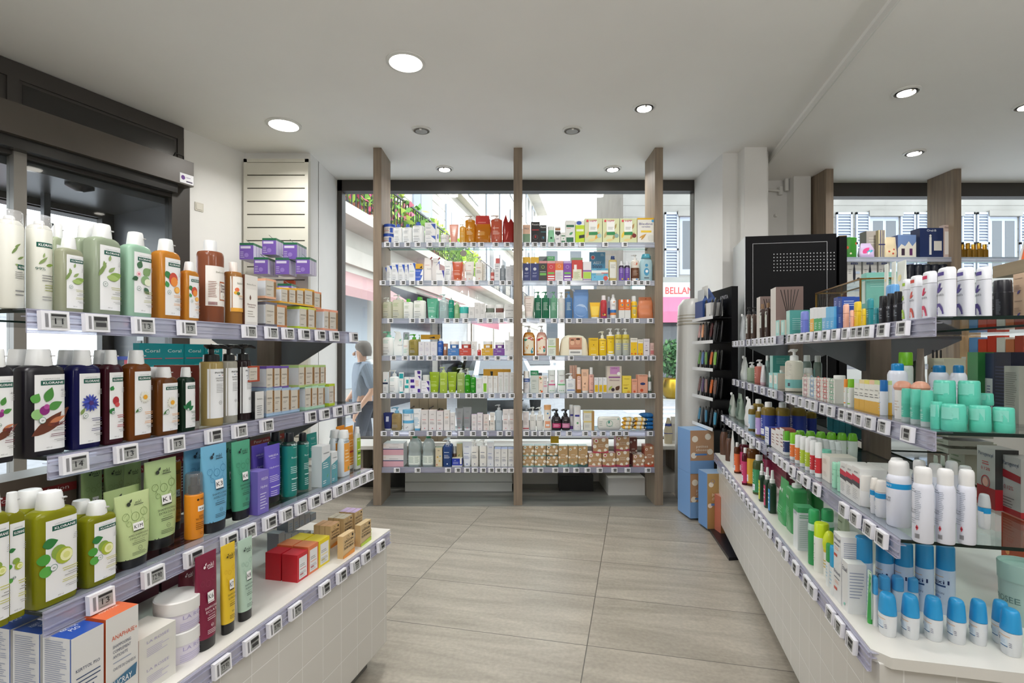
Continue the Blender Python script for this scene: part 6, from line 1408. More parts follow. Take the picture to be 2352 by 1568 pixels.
('L3',1.096,.255,0,0,.055,.03,.226,'tube',32,31,33,34),
('L3',1.158,.256,0,0,.057,.032,.214,'tube',32,31,33,34),
('L3',1.209,.257,0,0,.063,.035,.203,'tube',32,31,33,34),
('L3',1.264,.162,0,0,.045,.025,.196,'tube','d98424,141416',31,'@mkl:K2:SOIN:NUTRITION:3a2a10:b86a1a','orange tube behind the green ones'),
('L3',1.224,.054,0,0,.048,.048,.181,'capspray','e08a1e,2a2a2e','','C-.18,.6,.06,2a1a0a;T.08,.59,.04,2a1a0a,mkl;R-.2,.42,.26,.5,f2f2f2p;T.03,.44,.035,222222,K28,c,.3;T0,.33,.03,2a1a0a,SOIN,c,.3;T0,.29,.03,2a1a0a,NUTRITION,c,.6;L-.3,.14,.3,.26,4,7a4a10;O0,.08,.07,2a1a0a','orange bottle under clear cap'),
('L3',1.286,.046,0,0,.095,.052,.249,'tube','6fb0d2,141416',31,35,36),
('L3',1.286,.104,0,0,.095,.052,.249,'tube','6fb0d2,141416',31,35,36),
('L3',1.399,.051,0,0,.077,.042,.242,'tube','4fa080,141416',31,37,38),
('L3',1.399,.099,0,0,.077,.042,.242,'tube','4fa080,141416',31,37,38),
('L3',1.457,.04,0,0,.051,.05,.138,'box','7a6cc0,6c5eb0,8478c8','','T.1,.78,.06,e8e6f6,WELEDA,c,.6;T.05,.6,.06,e8e6f6,Hydrat,c,.6;L-.3,.1,.34,.5,6,d8d4f0','lilac carton'),
('L3',1.583,.082,0,0,.08,.044,.197,'tube','6c5cc8,1a1a1e','ch=.12;aw=.4',39,40),
('L3',1.583,.132,0,0,.08,.044,.197,'tube','6c5cc8,1a1a1e','ch=.12;aw=.4',39,40),
('L3',1.663,.072,0,0,.053,.053,.228,'round','1a8078,10141a',41,42,43),
('L3',1.663,.131,0,0,.053,.053,.228,'round','1a8078,10141a',41,42,43),
('L3',1.756,.082,0,0,.044,.044,.213,'round','17766e,10141a',41,42,'slim teal shampoo bottle'),
('L3',1.926,.159,.075,0,.068,.037,.109,'tube','1f948c,e8e8e8',44,'@wel:e8f4f4:Rosemary','teal hair tube on clear stand'),
('L3',1.815,.042,0,0,.056,.045,.157,'box',45,'','@wbox','big teal and white carton'),
('L3',1.874,.04,0,0,.043,.04,.121,'box',45,'','@wbox','small teal and white carton'),
('L3',1.986,.047,0,0,.062,.034,.191,'bottle','d4dde4,e9ebec',46,47,48),
('L3',1.986,.087,0,0,.062,.034,.191,'bottle','d4dde4,e9ebec',46,47,48),
('L3',2.114,.098,0,0,.066,.036,.189,'tube','e89a26,e8e8e8',44,49,50),
('L3',2.114,.141,0,0,.066,.036,.189,'tube','e89a26,e8e8e8',44,49,50),
('L3',2.12,.061,0,0,.04,.022,.186,'bottle','c9d0cc,e9ebec','f=.86;sh=.16;n=3','R-.4,.08,.42,.74,9ab82a;T0,.66,.04,f0f4d8,WELEDA,c,.7;L-.3,.2,.3,.5,4,f0f4d8;R-.3,.36,.3,.4,3a6a20','bottle with lime green label'),
('L0',.84,.067,0,0,.065,.074,.214,'box',51,'',52,53),
('L0',.84,.147,0,0,.065,.074,.214,'box',51,'',52,53),
('L0',.84,.227,0,0,.065,.074,.214,'box',51,'',52,53),
('L0',.84,.307,0,0,.065,.074,.214,'box',51,'',52,53),
('L0',.914,.065,0,0,.074,.07,.218,'box',54,'',55,56),
('L0',.914,.141,0,0,.074,.07,.218,'box',54,'',55,56),
('L0',1.006,.078,0,0,.098,.085,.065,'box',57,'','@rose',58),
('L0',1.006,.078,.065,0,.098,.085,.065,'box',57,'','@rose',58),
('L0',1.115,.093,0,0,.106,.106,.079,'jar','ddd8e6,e2e2e0','f=.58',59,60),
('L0',1.115,.093,.079,0,.106,.106,.079,'jar','ddd8e6,e2e2e0','f=.58',59,60),
('L0',1.166,.054,0,0,.069,.038,.25,'tube','7c1c3c,141416',31,61,'dark red hair tube on black cap'),
('L0',1.204,.154,0,0,.052,.029,.192,'tube',62,31,61,63),
('L0',1.264,.215,0,0,.055,.03,.163,'tube',62,31,61,63),
('L0',1.335,.286,0,0,.058,.032,.129,'tube',62,31,61,63),
('L0',1.243,.054,0,0,.051,.028,.247,'tube','e3bf2e,141416',31,'@mkl:K7:SHAMPOOING:ILLUMINATION:3a3010:cda51e','yellow hair tube on black cap'),
('L0',1.317,.061,0,0,.057,.032,.236,'tube','b3cdbc,141416',31,'@mkl:K8:SHAMPOOING:PURIFIANT:2a3a34:8fb0a0','pale mint hair tube on black cap'),
('L0',1.591,.09,0,0,.058,.06,.093,'box',64,'',65,'red soap box'),
('L0',1.591,.156,0,0,.058,.06,.093,'box',64,'',65,'red soap box'),
('L0',1.652,.09,0,0,.059,.06,.099,'box',66,'',67,68),
('L0',1.652,.156,0,0,.059,.06,.099,'box',66,'',67,68),
('L0',1.719,.09,0,0,.069,.06,.097,'box',69,'',70,71),
('L0',1.719,.156,0,0,.069,.06,.097,'box',69,'',70,71),
('L0',1.822,.032,0,0,.082,.024,.085,'box',72,'',73,74),
('L0',1.866,.058,0,0,.084,.024,.069,'box',72,'',73,74),
('L0',1.91,.084,0,0,.086,.024,.052,'box',72,'',73,74),
('L0',1.953,.032,0,0,.086,.024,.086,'box',75,'',76,77),
('L0',2,.058,0,0,.087,.024,.07,'box',75,'',76,77),
('L0',2.047,.084,0,0,.09,.024,.053,'box',75,'',76,77),
('L0',1.9,.14,0,0,.066,.024,.088,'box',78,'',73,79),
('L0',1.9,.166,0,0,.066,.024,.088,'box',78,'',73,79),
('L0',1.9,.192,0,0,.066,.024,.088,'box',78,'',73,79),
('L0',2,.14,0,0,.066,.024,.088,'box',80,'',81,82),
('L0',2,.166,0,0,.066,.024,.088,'box',80,'',81,82),
('L0',2,.192,0,0,.066,.024,.088,'box',80,'',81,82),
('L0',2.085,.14,0,0,.066,.024,.088,'box',83,'',84,85),
('L0',2.085,.166,0,0,.066,.024,.088,'box',83,'',84,85),
('L0',2.085,.192,0,0,.066,.024,.088,'box',83,'',84,85),
('L0',1.719,.265,0,0,.035,.05,.105,'box',86,'',87,88),
('L0',1.757,.265,0,0,.036,.05,.093,'box',86,'',87,88),
('L0',1.796,.265,0,0,.038,.05,.08,'box',86,'',87,88),
('L0',1.838,.265,0,0,.039,.05,.066,'box',86,'',87,88),
('L0',1.88,.265,0,0,.041,.05,.052,'box',86,'',87,88),
('L0',1.925,.265,0,0,.042,.05,.037,'box',86,'',87,88),
('L0',1.772,.265,.088,0,.032,.05,.074,'box',86,'',87,89),
('L0',1.807,.265,.088,0,.033,.05,.064,'box',86,'',87,89),
('L0',1.843,.265,.088,0,.034,.05,.053,'box',86,'',87,89),
('L0',1.88,.265,.088,0,.035,.05,.042,'box',86,'',87,89),
('L0',1.919,.265,.088,0,.036,.05,.03,'box',86,'',87,89),
('R1',-4.211,.038,0,0,.09,.036,.192,'pouch','b9bdc0,e8e8e8','tp=.7','','clear refill pouch with white spout'),
('R1',-4.013,.04,0,0,.04,.04,.232,'pump','4a352a,151515',90,91,92),
('R1',-3.94,.061,0,0,.042,.042,.226,'pump','4a352a,151515',90,91,92),
('R1',-3.667,.09,0,0,.099,.12,.268,'diffuser','c9c2bb,7e6a64,6a5852','','','short room-scent box with reeds'),
('R1',-3.582,.036,0,0,.033,.033,.216,'round','3c2820,8a6a4a',93,94,95),
('R1',-3.444,.038,0,0,.036,.036,.211,'round','3c2820,8a6a4a',93,94,95),
('R1',-3.25,.09,0,0,.117,.14,.277,'diffuser','c6bfb8,7c6660,5a4a46','','','tall room-scent box with reeds'),
('R1',-3.155,.04,0,0,.073,.04,.088,'box',96,'',97,98),
('R1',-3.05,.04,0,0,.068,.04,.082,'box',96,'',97,98),
('R1',-3.709,.178,0,0,.036,.036,.177,'jar','c4c8c6,e8e8e6','f=.7',99,100),
('R1',-3.584,.196,0,0,.073,.073,.181,'jar','c4c8c6,e8e8e6','f=.7',99,100),
('R1',-2.99,.09,0,0,.064,.12,.128,'box','a8d0c8,4f9c96,6fb0aa','','|L-.4,.2,.4,.7,6,9fc8c4','tall aqua carton'),
('R1',-2.837,.066,0,0,.057,.031,.112,'stick','6a78cc,7b86d4','f=.6','L-.3,.3,.3,.6,3,b8c0ec','periwinkle stick'),
('R1',-2.578,.038,0,0,.053,.035,.108,'box',101,'bands=0,.55,ecb03a',102,'small white box with amber base'),
('R1',-2.525,.038,0,0,.051,.035,.104,'box',101,103,102,104),
('R1',-2.474,.038,0,0,.049,.035,.101,'box',101,103,102,104),
('R1',-2.425,.038,0,0,.047,.035,.098,'box',101,'bands=0,.55,78b4dc',102,'small white box with blue base'),
('R1',-2.378,.038,0,0,.045,.035,.095,'box',105,106,102,'small blue box'),
('R1',-2.333,.038,0,0,.043,.035,.092,'box',105,106,102,'small blue box'),
('R1',-2.319,.06,0,0,.046,.06,.064,'box',107,'',108,109),
('R1',-2.319,.06,.064,0,.046,.06,.064,'box',107,'',108,109),
('R1',-2.275,.06,0,0,.04,.06,.061,'box',107,'',108,109),
('R1',-2.275,.06,.062,0,.04,.06,.061,'box',107,'',108,109),
('R1',-2.237,.038,0,0,.031,.017,.093,'stick','efb098,f4bca6','f=.62',110,'tall peach stick'),
('R1',-2.149,.026,0,0,.02,.011,.064,'stick','efb098,f4bca6','f=.62',110,'short peach stick'),
('R1',-2.133,.039,0,0,.034,.019,.093,'stick','e8bf22,ecc830','f=.62',111,'tall yellow stick'),
('R1',-2.046,.026,0,0,.02,.011,.061,'stick','e8bf22,ecc830','f=.62',111,'short yellow stick'),
('R1',-2.03,.039,0,0,.031,.017,.094,'stick','22828a,2a8c96','f=.62',112,'tall petrol blue stick'),
('R1',-1.949,.026,0,0,.022,.012,.056,'stick','22828a,2a8c96','f=.62',112,'short petrol blue stick'),
('R1',-2.147,.156,0,0,.058,.032,.153,'stick','8ab8dc,5a9cd8','f=.55','','blue-capped tube behind the black sticks'),
('R1',-1.913,.031,0,0,.023,.023,.091,'round',113,114,115,116),
('R1',-1.859,.03,0,0,.021,.021,.093,'round',113,114,115,116),
('R1',-1.814,.031,0,0,.022,.022,.094,'round',113,114,115,116),
('R1',-1.756,.028,0,0,.027,.017,.123,'stick',117,'f=.74',"R-.4,.84,.28,.91,a4cc2c;E-.3,.52,.6,50,.3,a4cc2c;E-.2,.5,.55,74,.3,a4cc2c;E-.34,.5,.6,24,.26,a4cc2c;E-.3,.5,.4,100,.4,a4cc2c;T-.1,.43,.05,555a66,schmidt's,c,.8;Pa4cc2c,-.42,.06,.3,.06,.2,.2,0,.28,-.3,.28,-.42,.2;L-.3,.1,.1,.2,3,e8e8f0",'white deodorant stick with lime artwork'),
('R1',-1.707,.031,0,0,.038,.023,.126,'stick',117,'f=.74',"R-.4,.84,.28,.91,d84a3c;E-.3,.52,.6,50,.3,d84a3c;E-.2,.5,.55,74,.3,d84a3c;E-.34,.5,.6,24,.26,d84a3c;E-.3,.5,.4,100,.4,d84a3c;T-.1,.43,.05,555a66,schmidt's,c,.8;Pd84a3c,-.42,.06,.3,.06,.2,.2,0,.28,-.3,.28,-.42,.2;L-.3,.1,.1,.2,3,e8e8f0",'white deodorant stick with red artwork'),
('R1',-1.641,.032,0,0,.041,.025,.128,'stick',117,'f=.74',"R-.4,.84,.28,.91,d8285c;E-.3,.52,.6,50,.3,d8285c;E-.2,.5,.55,74,.3,d8285c;E-.34,.5,.6,24,.26,d8285c;E-.3,.5,.4,100,.4,d8285c;T-.1,.43,.05,555a66,schmidt's,c,.8;Pd8285c,-.42,.06,.3,.06,.2,.2,0,.28,-.3,.28,-.42,.2;L-.3,.1,.1,.2,3,e8e8f0",'white deodorant stick with pink artwork'),
('R1',-1.567,.035,0,0,.049,.029,.127,'stick',117,'f=.74',"R-.4,.84,.28,.91,4c3a90;E-.3,.52,.6,50,.3,4c3a90;E-.2,.5,.55,74,.3,4c3a90;E-.34,.5,.6,24,.26,4c3a90;E-.3,.5,.4,100,.4,4c3a90;T-.1,.43,.05,555a66,schmidt's,c,.8;P4c3a90,-.42,.06,.3,.06,.2,.2,0,.28,-.3,.28,-.42,.2;L-.3,.1,.1,.2,3,e8e8f0",118),
('R1',-1.589,.088,0,0,.045,.027,.128,'stick',117,'f=.74',119,118),
('R1',-1.615,.142,0,0,.04,.024,.132,'stick',117,'f=.74',119,118),
('R1',-1.681,.221,0,0,.042,.042,.104,'round','0d0e16,10101a','f=.68;cw=.96;sh=.02;nk=.97','T-.2,.52,.07,c8ccd4,ACE,c,.5;L-.4,.2,.1,.42,6,9aa0aa;L.2,.1,.4,.5,14,6a6e78','fat black deodorant'),
('R1',-1.686,.3,0,0,.041,.08,.061,'box',120,'',121,122),
('R1',-1.686,.3,.061,0,.041,.08,.061,'box',120,'',121,122),
('R1',-2.74,.23,0,0,.554,.12,.22,'vitrine','c,c','','','small brass-edged glass display case'),
('R1',-2.509,.27,.085,0,.052,.14,.16,'box','7fc4b8,7fc0b4,8ed0c4','','R-.3,.2,.3,.8,e8ece4p|L-.4,.6,.4,.9,5,a8d8d0','large aqua carton standing on case'),
('R1',-2.322,.208,0,0,.029,.016,.254,'tube',123,'ch=.1',124,125),
('R1',-2.264,.209,0,0,.031,.017,.253,'tube',123,'ch=.1',124,125),
('R1',-2.225,.218,0,0,.064,.035,.249,'tube',123,'ch=.1',124,125),
('R2',-4.253,.058,0,0,.138,.055,.167,'pouch','c6cac8,e4e4e4','tp=.8','R-.3,.2,.3,.7,d8dcd8','clear refill pouch standing at shelf end'),
('R2',-4.02,.062,0,0,.063,.063,.132,'pump','b9c8b0t,e8e8e8',126,'L-.3,.2,.3,.6,5,98a890','pale green pump bottle'),
('R2',-3.78,.062,0,0,.064,.064,.153,'pump','d9897at,eceaea',126,'L-.3,.2,.3,.6,5,f0c8c0','salmon pink pump bottle'),
('R2',-3.575,.039,0,0,.068,.037,.123,'tube','d8d4d6,c8a8b0','','L-.3,.2,.3,.7,6,a8b0c0','white tube leaning by pink bottle'),
('R2',-3.568,.06,0,0,.02,.02,.183,'round','9fb8b4,e6e6e4','f=.84;cw=.8','','tall aqua lotion bottle'),
('R2',-3.466,.11,.06,0,.074,.1,.123,'box','9cc8c0,3f8c84,58a49c','','|R-.1,.0,.3,.5,c8c0b4p;L-.3,.6,.3,.9,4,88bcb4','tall dark aqua carton, upper'),
('R2',-3.304,.045,0,0,.09,.05,.083,'box',127,'',128,129),
('R2',-3.197,.045,0,0,.084,.05,.087,'box',127,'',128,129),
('R2',-3.195,.048,0,0,.035,.035,.103,'trigger','7fb8b8,e4e4e0','','','aqua vial with white top'),
('R2',-3.004,.063,0,0,.085,.085,.219,'pump','d4cfc0,eeeeec','f=.73;n=2;nk=.5;cw=.9;bands=.08,.28,7cb9b6','R-.44,.64,-.14,.73,7fbcb8;R-.4,.65,-.18,.72,ece8dcp;L.1,.35,.46,.7,10,b8b4a8;R.28,.12,.38,.2,2a2a3a','big cream pump bottle with aqua band'),
('R2',-3.595,.193,0,0,.046,.046,.18,'round',130,131,132,133),
('R2',-3.249,.194,0,0,.047,.047,.187,'round',130,131,132,133),
('R2',-3.056,.19,0,0,.04,.04,.185,'round',130,131,132,133),
('R2',-3.049,.143,0,0,.046,.046,.12,'round','d8d4ca,e8e8e6','f=.8;cw=.9','','white-lidded bottle behind jars'),
('R2',-2.666,.042,0,0,.092,.045,.022,'box',134,'',135,136),
('R2',-2.666,.042,.022,0,.092,.045,.022,'box',134,'',135,136),
('R2',-2.666,.042,.044,0,.092,.045,.022,'box',134,'',135,136),
('R2',-2.666,.042,.065,0,.092,.045,.022,'box',134,'',135,136),
('R2',-2.574,.042,0,0,.086,.045,.022,'box',134,'',137,138),
('R2',-2.574,.042,.022,0,.086,.045,.022,'box',134,'',137,138),
('R2',-2.574,.042,.045,0,.086,.045,.022,'box',134,'',137,138),
('R2',-2.574,.042,.067,0,.086,.045,.022,'box',134,'',137,138),
('R2',-2.489,.042,0,0,.08,.045,.023,'box',134,'',139,140),
('R2',-2.489,.042,.023,0,.08,.045,.023,'box',134,'',139,140),
('R2',-2.489,.042,.046,0,.08,.045,.023,'box',134,'',139,140),
('R2',-2.489,.042,.069,0,.08,.045,.023,'box',134,'',139,140),
('R2',-2.409,.042,0,0,.074,.045,.023,'box',134,'',141,140),
('R2',-2.409,.042,.023,0,.074,.045,.023,'box',134,'',141,140),
('R2',-2.409,.042,.047,0,.074,.045,.023,'box',134,'',141,140),
('R2',-2.409,.042,.07,0,.074,.045,.023,'box',134,'',141,140),
('R2',-2.335,.042,0,0,.069,.045,.024,'box',134,'',142,143),
('R2',-2.335,.042,.024,0,.069,.045,.024,'box',134,'',142,143),
('R2',-2.335,.042,.048,0,.069,.045,.024,'box',134,'',142,143),
('R2',-2.335,.042,.071,0,.069,.045,.024,'box',134,'',142,143),
('R2',-2.434,.082,0,0,.043,.043,.053,'jar','dcd6cc,e8e6e2','f=.68',144,145),
('R2',-2.434,.082,.053,0,.043,.043,.053,'jar','dcd6cc,e8e6e2','f=.68',144,145),
('R2',-2.208,.029,0,0,.018,.018,.101,'round','e4e6e2,e88c2a',146,'L-.2,.5,.3,.7,3,e88c2a;R-.4,.1,.4,.14,e88c2a;O0,.3,.2,e88c2a','slim white deodorant with orange cap'),
('R2',-2.17,.031,0,0,.023,.023,.103,'round','e4e6e2,7fc02a',146,'L-.2,.5,.3,.7,3,7fc02a;R-.4,.1,.4,.14,7fc02a;O0,.3,.2,7fc02a','slim white deodorant with green cap'),
('R2',-2.091,.04,0,0,.043,.04,.105,'box','e6e6de,e0e0d8,d8e8e4','bands=0,.36,d8a83a/.88,1,d8e8e4',147,'white and ochre box, pale blue top'),
('R2',-2.048,.04,0,0,.041,.04,.106,'box','e6e6de,e0e0d8,ecd8a0','bands=0,.36,d8a83a/.88,1,ecd8a0',147,'white and ochre box, beige top'),
('R2',-2.007,.04,0,0,.039,.04,.107,'box','e6e6de,e0e0d8,e8dc70','bands=0,.36,d8a83a/.88,1,e8dc70',147,'white and ochre box, yellow top'),
('R2',-1.968,.04,0,0,.038,.04,.108,'box','e6e6de,e0e0d8,f0c8a8','bands=0,.36,d8a83a/.88,1,f0c8a8',147,'white and ochre box, peach top'),
('R2',-1.931,.04,0,0,.036,.04,.11,'box','e6e6de,e0e0d8,c8dc98','bands=0,.36,d8a83a/.88,1,c8dc98',147,'white and ochre box, green top'),
('R2',-1.916,.033,0,0,.025,.025,.112,'round','e2e6ee,1a6cb4','f=.68;cw=.97;sh=.02;nk=.95','T-.1,.6,.05,5a6a7a,IAGE,c,.5;C.1,.5,.05,1a7ac8;L-.3,.1,.3,.4,4,a8c0d8','slim white deodorant with blue cap'),
('R2',-1.929,.078,0,0,.055,.055,.166,'can','e0e2ee,1580bc',148,'T-.2,.6,.04,5a6a7a,URIAGE,c,.6;C-.25,.5,.04,1a7ac8;C-.17,.5,.04,1a7ac8;L-.4,.1,.2,.4,6,a0a8c0','white spray can with bright blue cap'),
('R2',-1.819,.045,0,0,.05,.05,.115,'dome','e6e4e2,e0a088','f=.78',149,150),
('R2',-1.78,.074,0,0,.049,.049,.116,'dome','e6e4e2,e0a088','f=.78',149,150),
('R2',-2.255,.244,0,0,.047,.047,.202,'round','d4dcd8,6fb01e','f=.78;cw=.96','','white bottle with leaf green cap'),
('R2',-1.915,.187,0,0,.053,.053,.161,'can','dcdeea,1272a8',148,151,152),
('R2',-1.802,.181,0,0,.041,.041,.164,'can','dcdeea,1272a8',148,151,152),
('R2',-1.749,.025,0,0,.026,.026,.096,'round',153,154,155,156),
('R2',-1.697,.025,0,0,.026,.026,.097,'round',153,154,155,156),
('R2',-1.643,.026,0,0,.028,.028,.098,'round',153,154,155,156),
('R2',-1.602,.029,0,0,.027,.027,.071,'round',157,158,159,160),
('R2',-1.578,.055,0,0,.053,.053,.067,'round',157,158,159,160),
('R2',-1.573,.11,0,0,.046,.046,.065,'round',157,158,159,160),
('R2',-1.57,.159,0,0,.045,.045,.062,'round',157,158,159,160),
('R2',-1.736,.172,0,0,.042,.042,.058,'round',157,158,159,160),
('R2',-1.659,.075,.058,0,.05,.05,.067,'round',157,158,159,161),
('R2',-1.647,.126,.058,0,.049,.049,.067,'round',157,158,159,161),
('R2',-1.677,.183,.058,0,.029,.029,.032,'round',157,158,159,161),
('R2',-1.996,.37,0,0,.054,.1,.202,'box','4a8a5a,2f6e3a,3f8a4a','','R-.4,0,.4,.55,c8ccc4p;L-.1,.05,.3,.5,10,5aa060','tall green toothpaste carton'),
('R2',-1.954,.365,0,0,.052,.05,.199,'box','2c3350,1a2038,20284a','','R-.4,0,.4,.6,c4c8c8p;L-.1,.05,.3,.5,10,4a5080','tall navy carton with label'),
('R2',-1.89,.39,0,0,.076,.1,.202,'box','131a34,0f152c,18204a','','L-.4,.1,.4,.8,14,3a4468','wide dark blue carton'),
('R2',-1.782,.34,0,0,.06,.08,.162,'box','aaaaa0,9a9a92,b4b4aa','','L-.4,.3,.4,.9,16,777770;B-.3,.05,.3,.14,444444','grey carton printed with small text'),
('R3',-4.28,.058,0,0,.138,.055,.164,'pouch','aab0a8,e0e0e0','tp=.75','R-.3,.1,.3,.5,4a6a58','grey-green refill pouch'),
('R3',-4.101,.079,0,0,.147,.059,.182,'pouch','8a9a8c,d8d8d8',162,'R-.3,.1,.36,.8,3f5a4a','dark green refill pouch'),
('R3',-3.733,.065,0,0,.125,.05,.177,'pouch','dcdcda,e8e8e8','tp=.75','','white refill pouch'),
('R3',-3.514,.041,0,0,.043,.043,.152,'round',163,'f=.86;cw=.5;sh=.14;nk=.6;bands=.06,.64,a8c8dc','R-.4,.08,.4,.62,a8c8dc;L-.3,.3,.3,.56,5,e8e8f0;R-.34,.1,.34,.26,e8e8f0p;L-.3,.12,.3,.24,4,6a6a8a','pale blue castile soap bottle'),
('R3',-3.55,.085,0,0,.07,.07,.189,'round',163,164,165,'large lilac castile soap bottle'),
('R3',-3.27,.03,0,0,.039,.039,.166,'round',163,164,165,'small lilac castile soap bottle'),
('R3',-3.221,.068,0,0,.076,.076,.201,'round',163,166,167,168),
('R3',-3.208,.138,0,0,.077,.077,.201,'round',163,166,167,168),
('R3',-3.242,.229,0,0,.078,.078,.199,'round',163,166,167,168),
('R3',-3.291,.308,0,0,.056,.056,.17,'round',163,'f=.86;cw=.5;sh=.14;nk=.6;bands=.06,.64,243588','R-.4,.08,.4,.62,243588;L-.3,.3,.3,.56,5,e8e8f0;R-.34,.1,.34,.26,e8e8f0p;L-.3,.12,.3,.24,4,6a6a8a',168),
('R3',-3.034,.045,0,0,.058,.06,.084,'box',169,'',170,171),
('R3',-3.005,.045,0,0,.056,.06,.087,'box',169,'',170,171),
('R3',-2.889,.04,0,0,.086,.05,.092,'box',172,'',173,174),
('R3',-2.805,.04,0,0,.081,.05,.106,'box',172,'',173,174),
('R3',-2.726,.04,0,0,.076,.05,.12,'box',172,'',173,174),
('R3',-2.697,.028,0,0,.031,.031,.113,'round','e4e6e6,5cac28','f=.6;cw=.98;sh=.02;nk=.97;bands=.12,.56,22386a',175,'slim roll-on with navy and green label'),
('R3',-2.582,.027,0,0,.03,.03,.12,'round','e4e6e6,7fc02a',176,175,'slim roll-on with orange and lime label'),
('R3',-2.503,.026,0,0,.029,.029,.122,'round',177,176,175,'slim roll-on with orange label'),
('R3',-2.434,.026,0,0,.028,.028,.127,'round',177,178,175,179),
('R3',-2.364,.025,0,0,.026,.026,.131,'round',177,178,175,179),
('R3',-2.303,.025,0,0,.026,.026,.131,'round',177,180,175,181),
('R3',-2.241,.024,0,0,.025,.025,.133,'round',177,180,175,181),
('R3',-2.827,.123,0,0,.045,.045,.099,'roll',182,'f=.7',183,184),
('R3',-2.786,.157,0,0,.044,.044,.103,'roll',182,'f=.7',183,184),
('R3',-2.751,.191,0,0,.043,.043,.106,'roll',182,'f=.7',183,184),
('R3',-2.72,.226,0,0,.042,.042,.109,'roll',182,'f=.7',183,184),
('R3',-2.693,.26,0,0,.041,.041,.112,'roll',182,'f=.7',183,184),
('R3',-2.67,.295,0,0,.04,.04,.114,'roll',182,'f=.7',183,184),
('R3',-2.513,.081,0,0,.043,.043,.116,'roll',185,'f=.6','',186),
('R3',-2.526,.109,0,0,.043,.043,.109,'roll',185,'f=.6','',186),
('R3',-2.538,.137,0,0,.043,.043,.103,'roll',185,'f=.6','',186),
('R3',-2.551,.165,0,0,.043,.043,.096,'roll',185,'f=.6','',186),
('R3',-2.562,.193,0,0,.042,.042,.089,'roll',185,'f=.6','',186),
('R3',-2.311,.045,0,0,.03,.03,.101,'round','e8d8dc,e8c8d0','f=.84;cw=.98;nk=.98;sh=.01','T0,.7,.06,8a6a70,NOX,c,.5','pale pink tub'),
('R3',-2.271,.059,0,0,.038,.038,.102,'jar','8fdcc4,7fd4bc','f=.82','T0,.6,.08,2a6a5a,CAR,c,.5','mint green tin'),
('R3',-2.181,.075,0,0,.083,.09,.048,'box',187,'',188,189),
('R3',-2.181,.075,.048,0,.083,.09,.048,'box',187,'',188,189),
('R3',-2.082,.028,0,0,.029,.016,.089,'stick','a8e2c6,a0dcc0','f=.72',190,191),
('R3',-2.03,.026,0,0,.023,.013,.1,'stick','a8e2c6,a0dcc0','f=.72',190,191),
('R3',-1.982,.057,0,0,.053,.075,.108,'box',192,'',193,194),
('R3',-1.982,.139,0,0,.053,.075,.108,'box',192,'',193,194),
('R3',-1.93,.057,0,0,.05,.075,.111,'box',192,'',193,194),
('R3',-1.93,.139,0,0,.05,.075,.111,'box',192,'',193,194),
('R3',-1.876,.057,0,0,.058,.075,.115,'box',192,'',193,194),
('R3',-1.876,.139,0,0,.058,.075,.115,'box',192,'',193,194),
('R3',-1.854,.039,0,0,.037,.037,.096,'jar','e8e8e8,e0ddd8','f=.5','','tall white cream pot'),
('R3',-1.773,.032,0,0,.024,.024,.106,'roll','dfe1e6,e4e0da',195,196,197),
('R3',-1.74,.037,0,0,.034,.034,.107,'roll','dfe1e6,e4e0da',195,196,197),
('R3',-1.703,.06,0,0,.038,.038,.181,'can',198,'f=.8','@lrp','white aerosol can in rear pair'),
('R3',-1.664,.048,0,0,.057,.057,.181,'can',198,'f=.8;bands=.58,.66,1a94d0','R-.36,.72,-.1,.82,1a8cc8;L-.3,.66,.3,.7,2,8a8f98;T-.12,.612,.03,ffffff,OFFRE SPECIALE 2,c,.8;T-.1,.42,.03,555b66,DEODORANT 48H,c,.7;T-.1,.38,.03,555b66,PEAUX SENSIBLES,c,.7','white aerosol can with blue offer band'),
('R3',-1.536,.047,0,0,.045,.045,.19,'can',198,'f=.8','@lrp',199),
('R3',-1.54,.098,0,0,.04,.04,.187,'can',198,'f=.8','@lrp',199),
('R3',-1.548,.148,0,0,.038,.038,.186,'can',198,'f=.8','@lrp',199),
('R3',-1.695,.112,0,0,.035,.035,.179,'can',198,'f=.8','@lrp',200),
('R3',-1.701,.154,0,0,.036,.036,.17,'can',198,'f=.8','@lrp',200),
('R3',-1.737,.211,0,0,.034,.034,.172,'can',198,'f=.8','@lrp',200),
('R3',-1.728,.239,0,0,.035,.035,.162,'can',198,'f=.8','@lrp',200),
('R3',-1.69,.264,0,0,.032,.025,.094,'roll','dee0e4,c8ccd0','f=.62;bands=.46,.62,1a94d0','R-.4,.05,.4,.5,e4e6eap','white roll-on standing alone'),
('R3',-1.93,.43,0,0,.087,.06,.185,'box','b6b6b2,3a3a3a,a8a8a4','bands=0,.34,a8222c','T.0,.86,.06,3a4a6a,Parogencyl,c,.8;L-.2,.7,.3,.78,2,c83038;T0,.62,.05,c83038,0.12%,c,.5;O0,.42,.24,c83038;C0,.42,.16,e8b0a0','red and white mouthwash carton'),
('R3',-1.852,.45,0,0,.083,.06,.172,'box','bab8b6,a8a6a4,aaa8a4','bands=0,.1,a8222c','T.0,.84,.07,3a4a6a,Parogencyl,c,.8;P9c2430,-.5,.62,.5,.58,.5,.7,-.5,.76;T-.1,.42,.07,b04a50,0.12%,c,.5;L-.4,.1,.2,.3,4,666666','white mouthwash carton with red band'),
('R3',-2.29,.52,.2,0,.116,.14,.018,'box',201,'',202,203),
('R3',-2.29,.52,.17,0,.116,.14,.018,'box',201,'',202,203),
('R3',-2.29,.52,.14,0,.116,.14,.018,'box',201,'',202,203),
('R3',-2.29,.52,.11,0,.116,.14,.018,'box',201,'',202,203),
('R0',-4.298,.061,0,0,.063,.063,.238,'pump','5a3a2a,1a1a1a',204,'','tall brown glass pump bottle'),
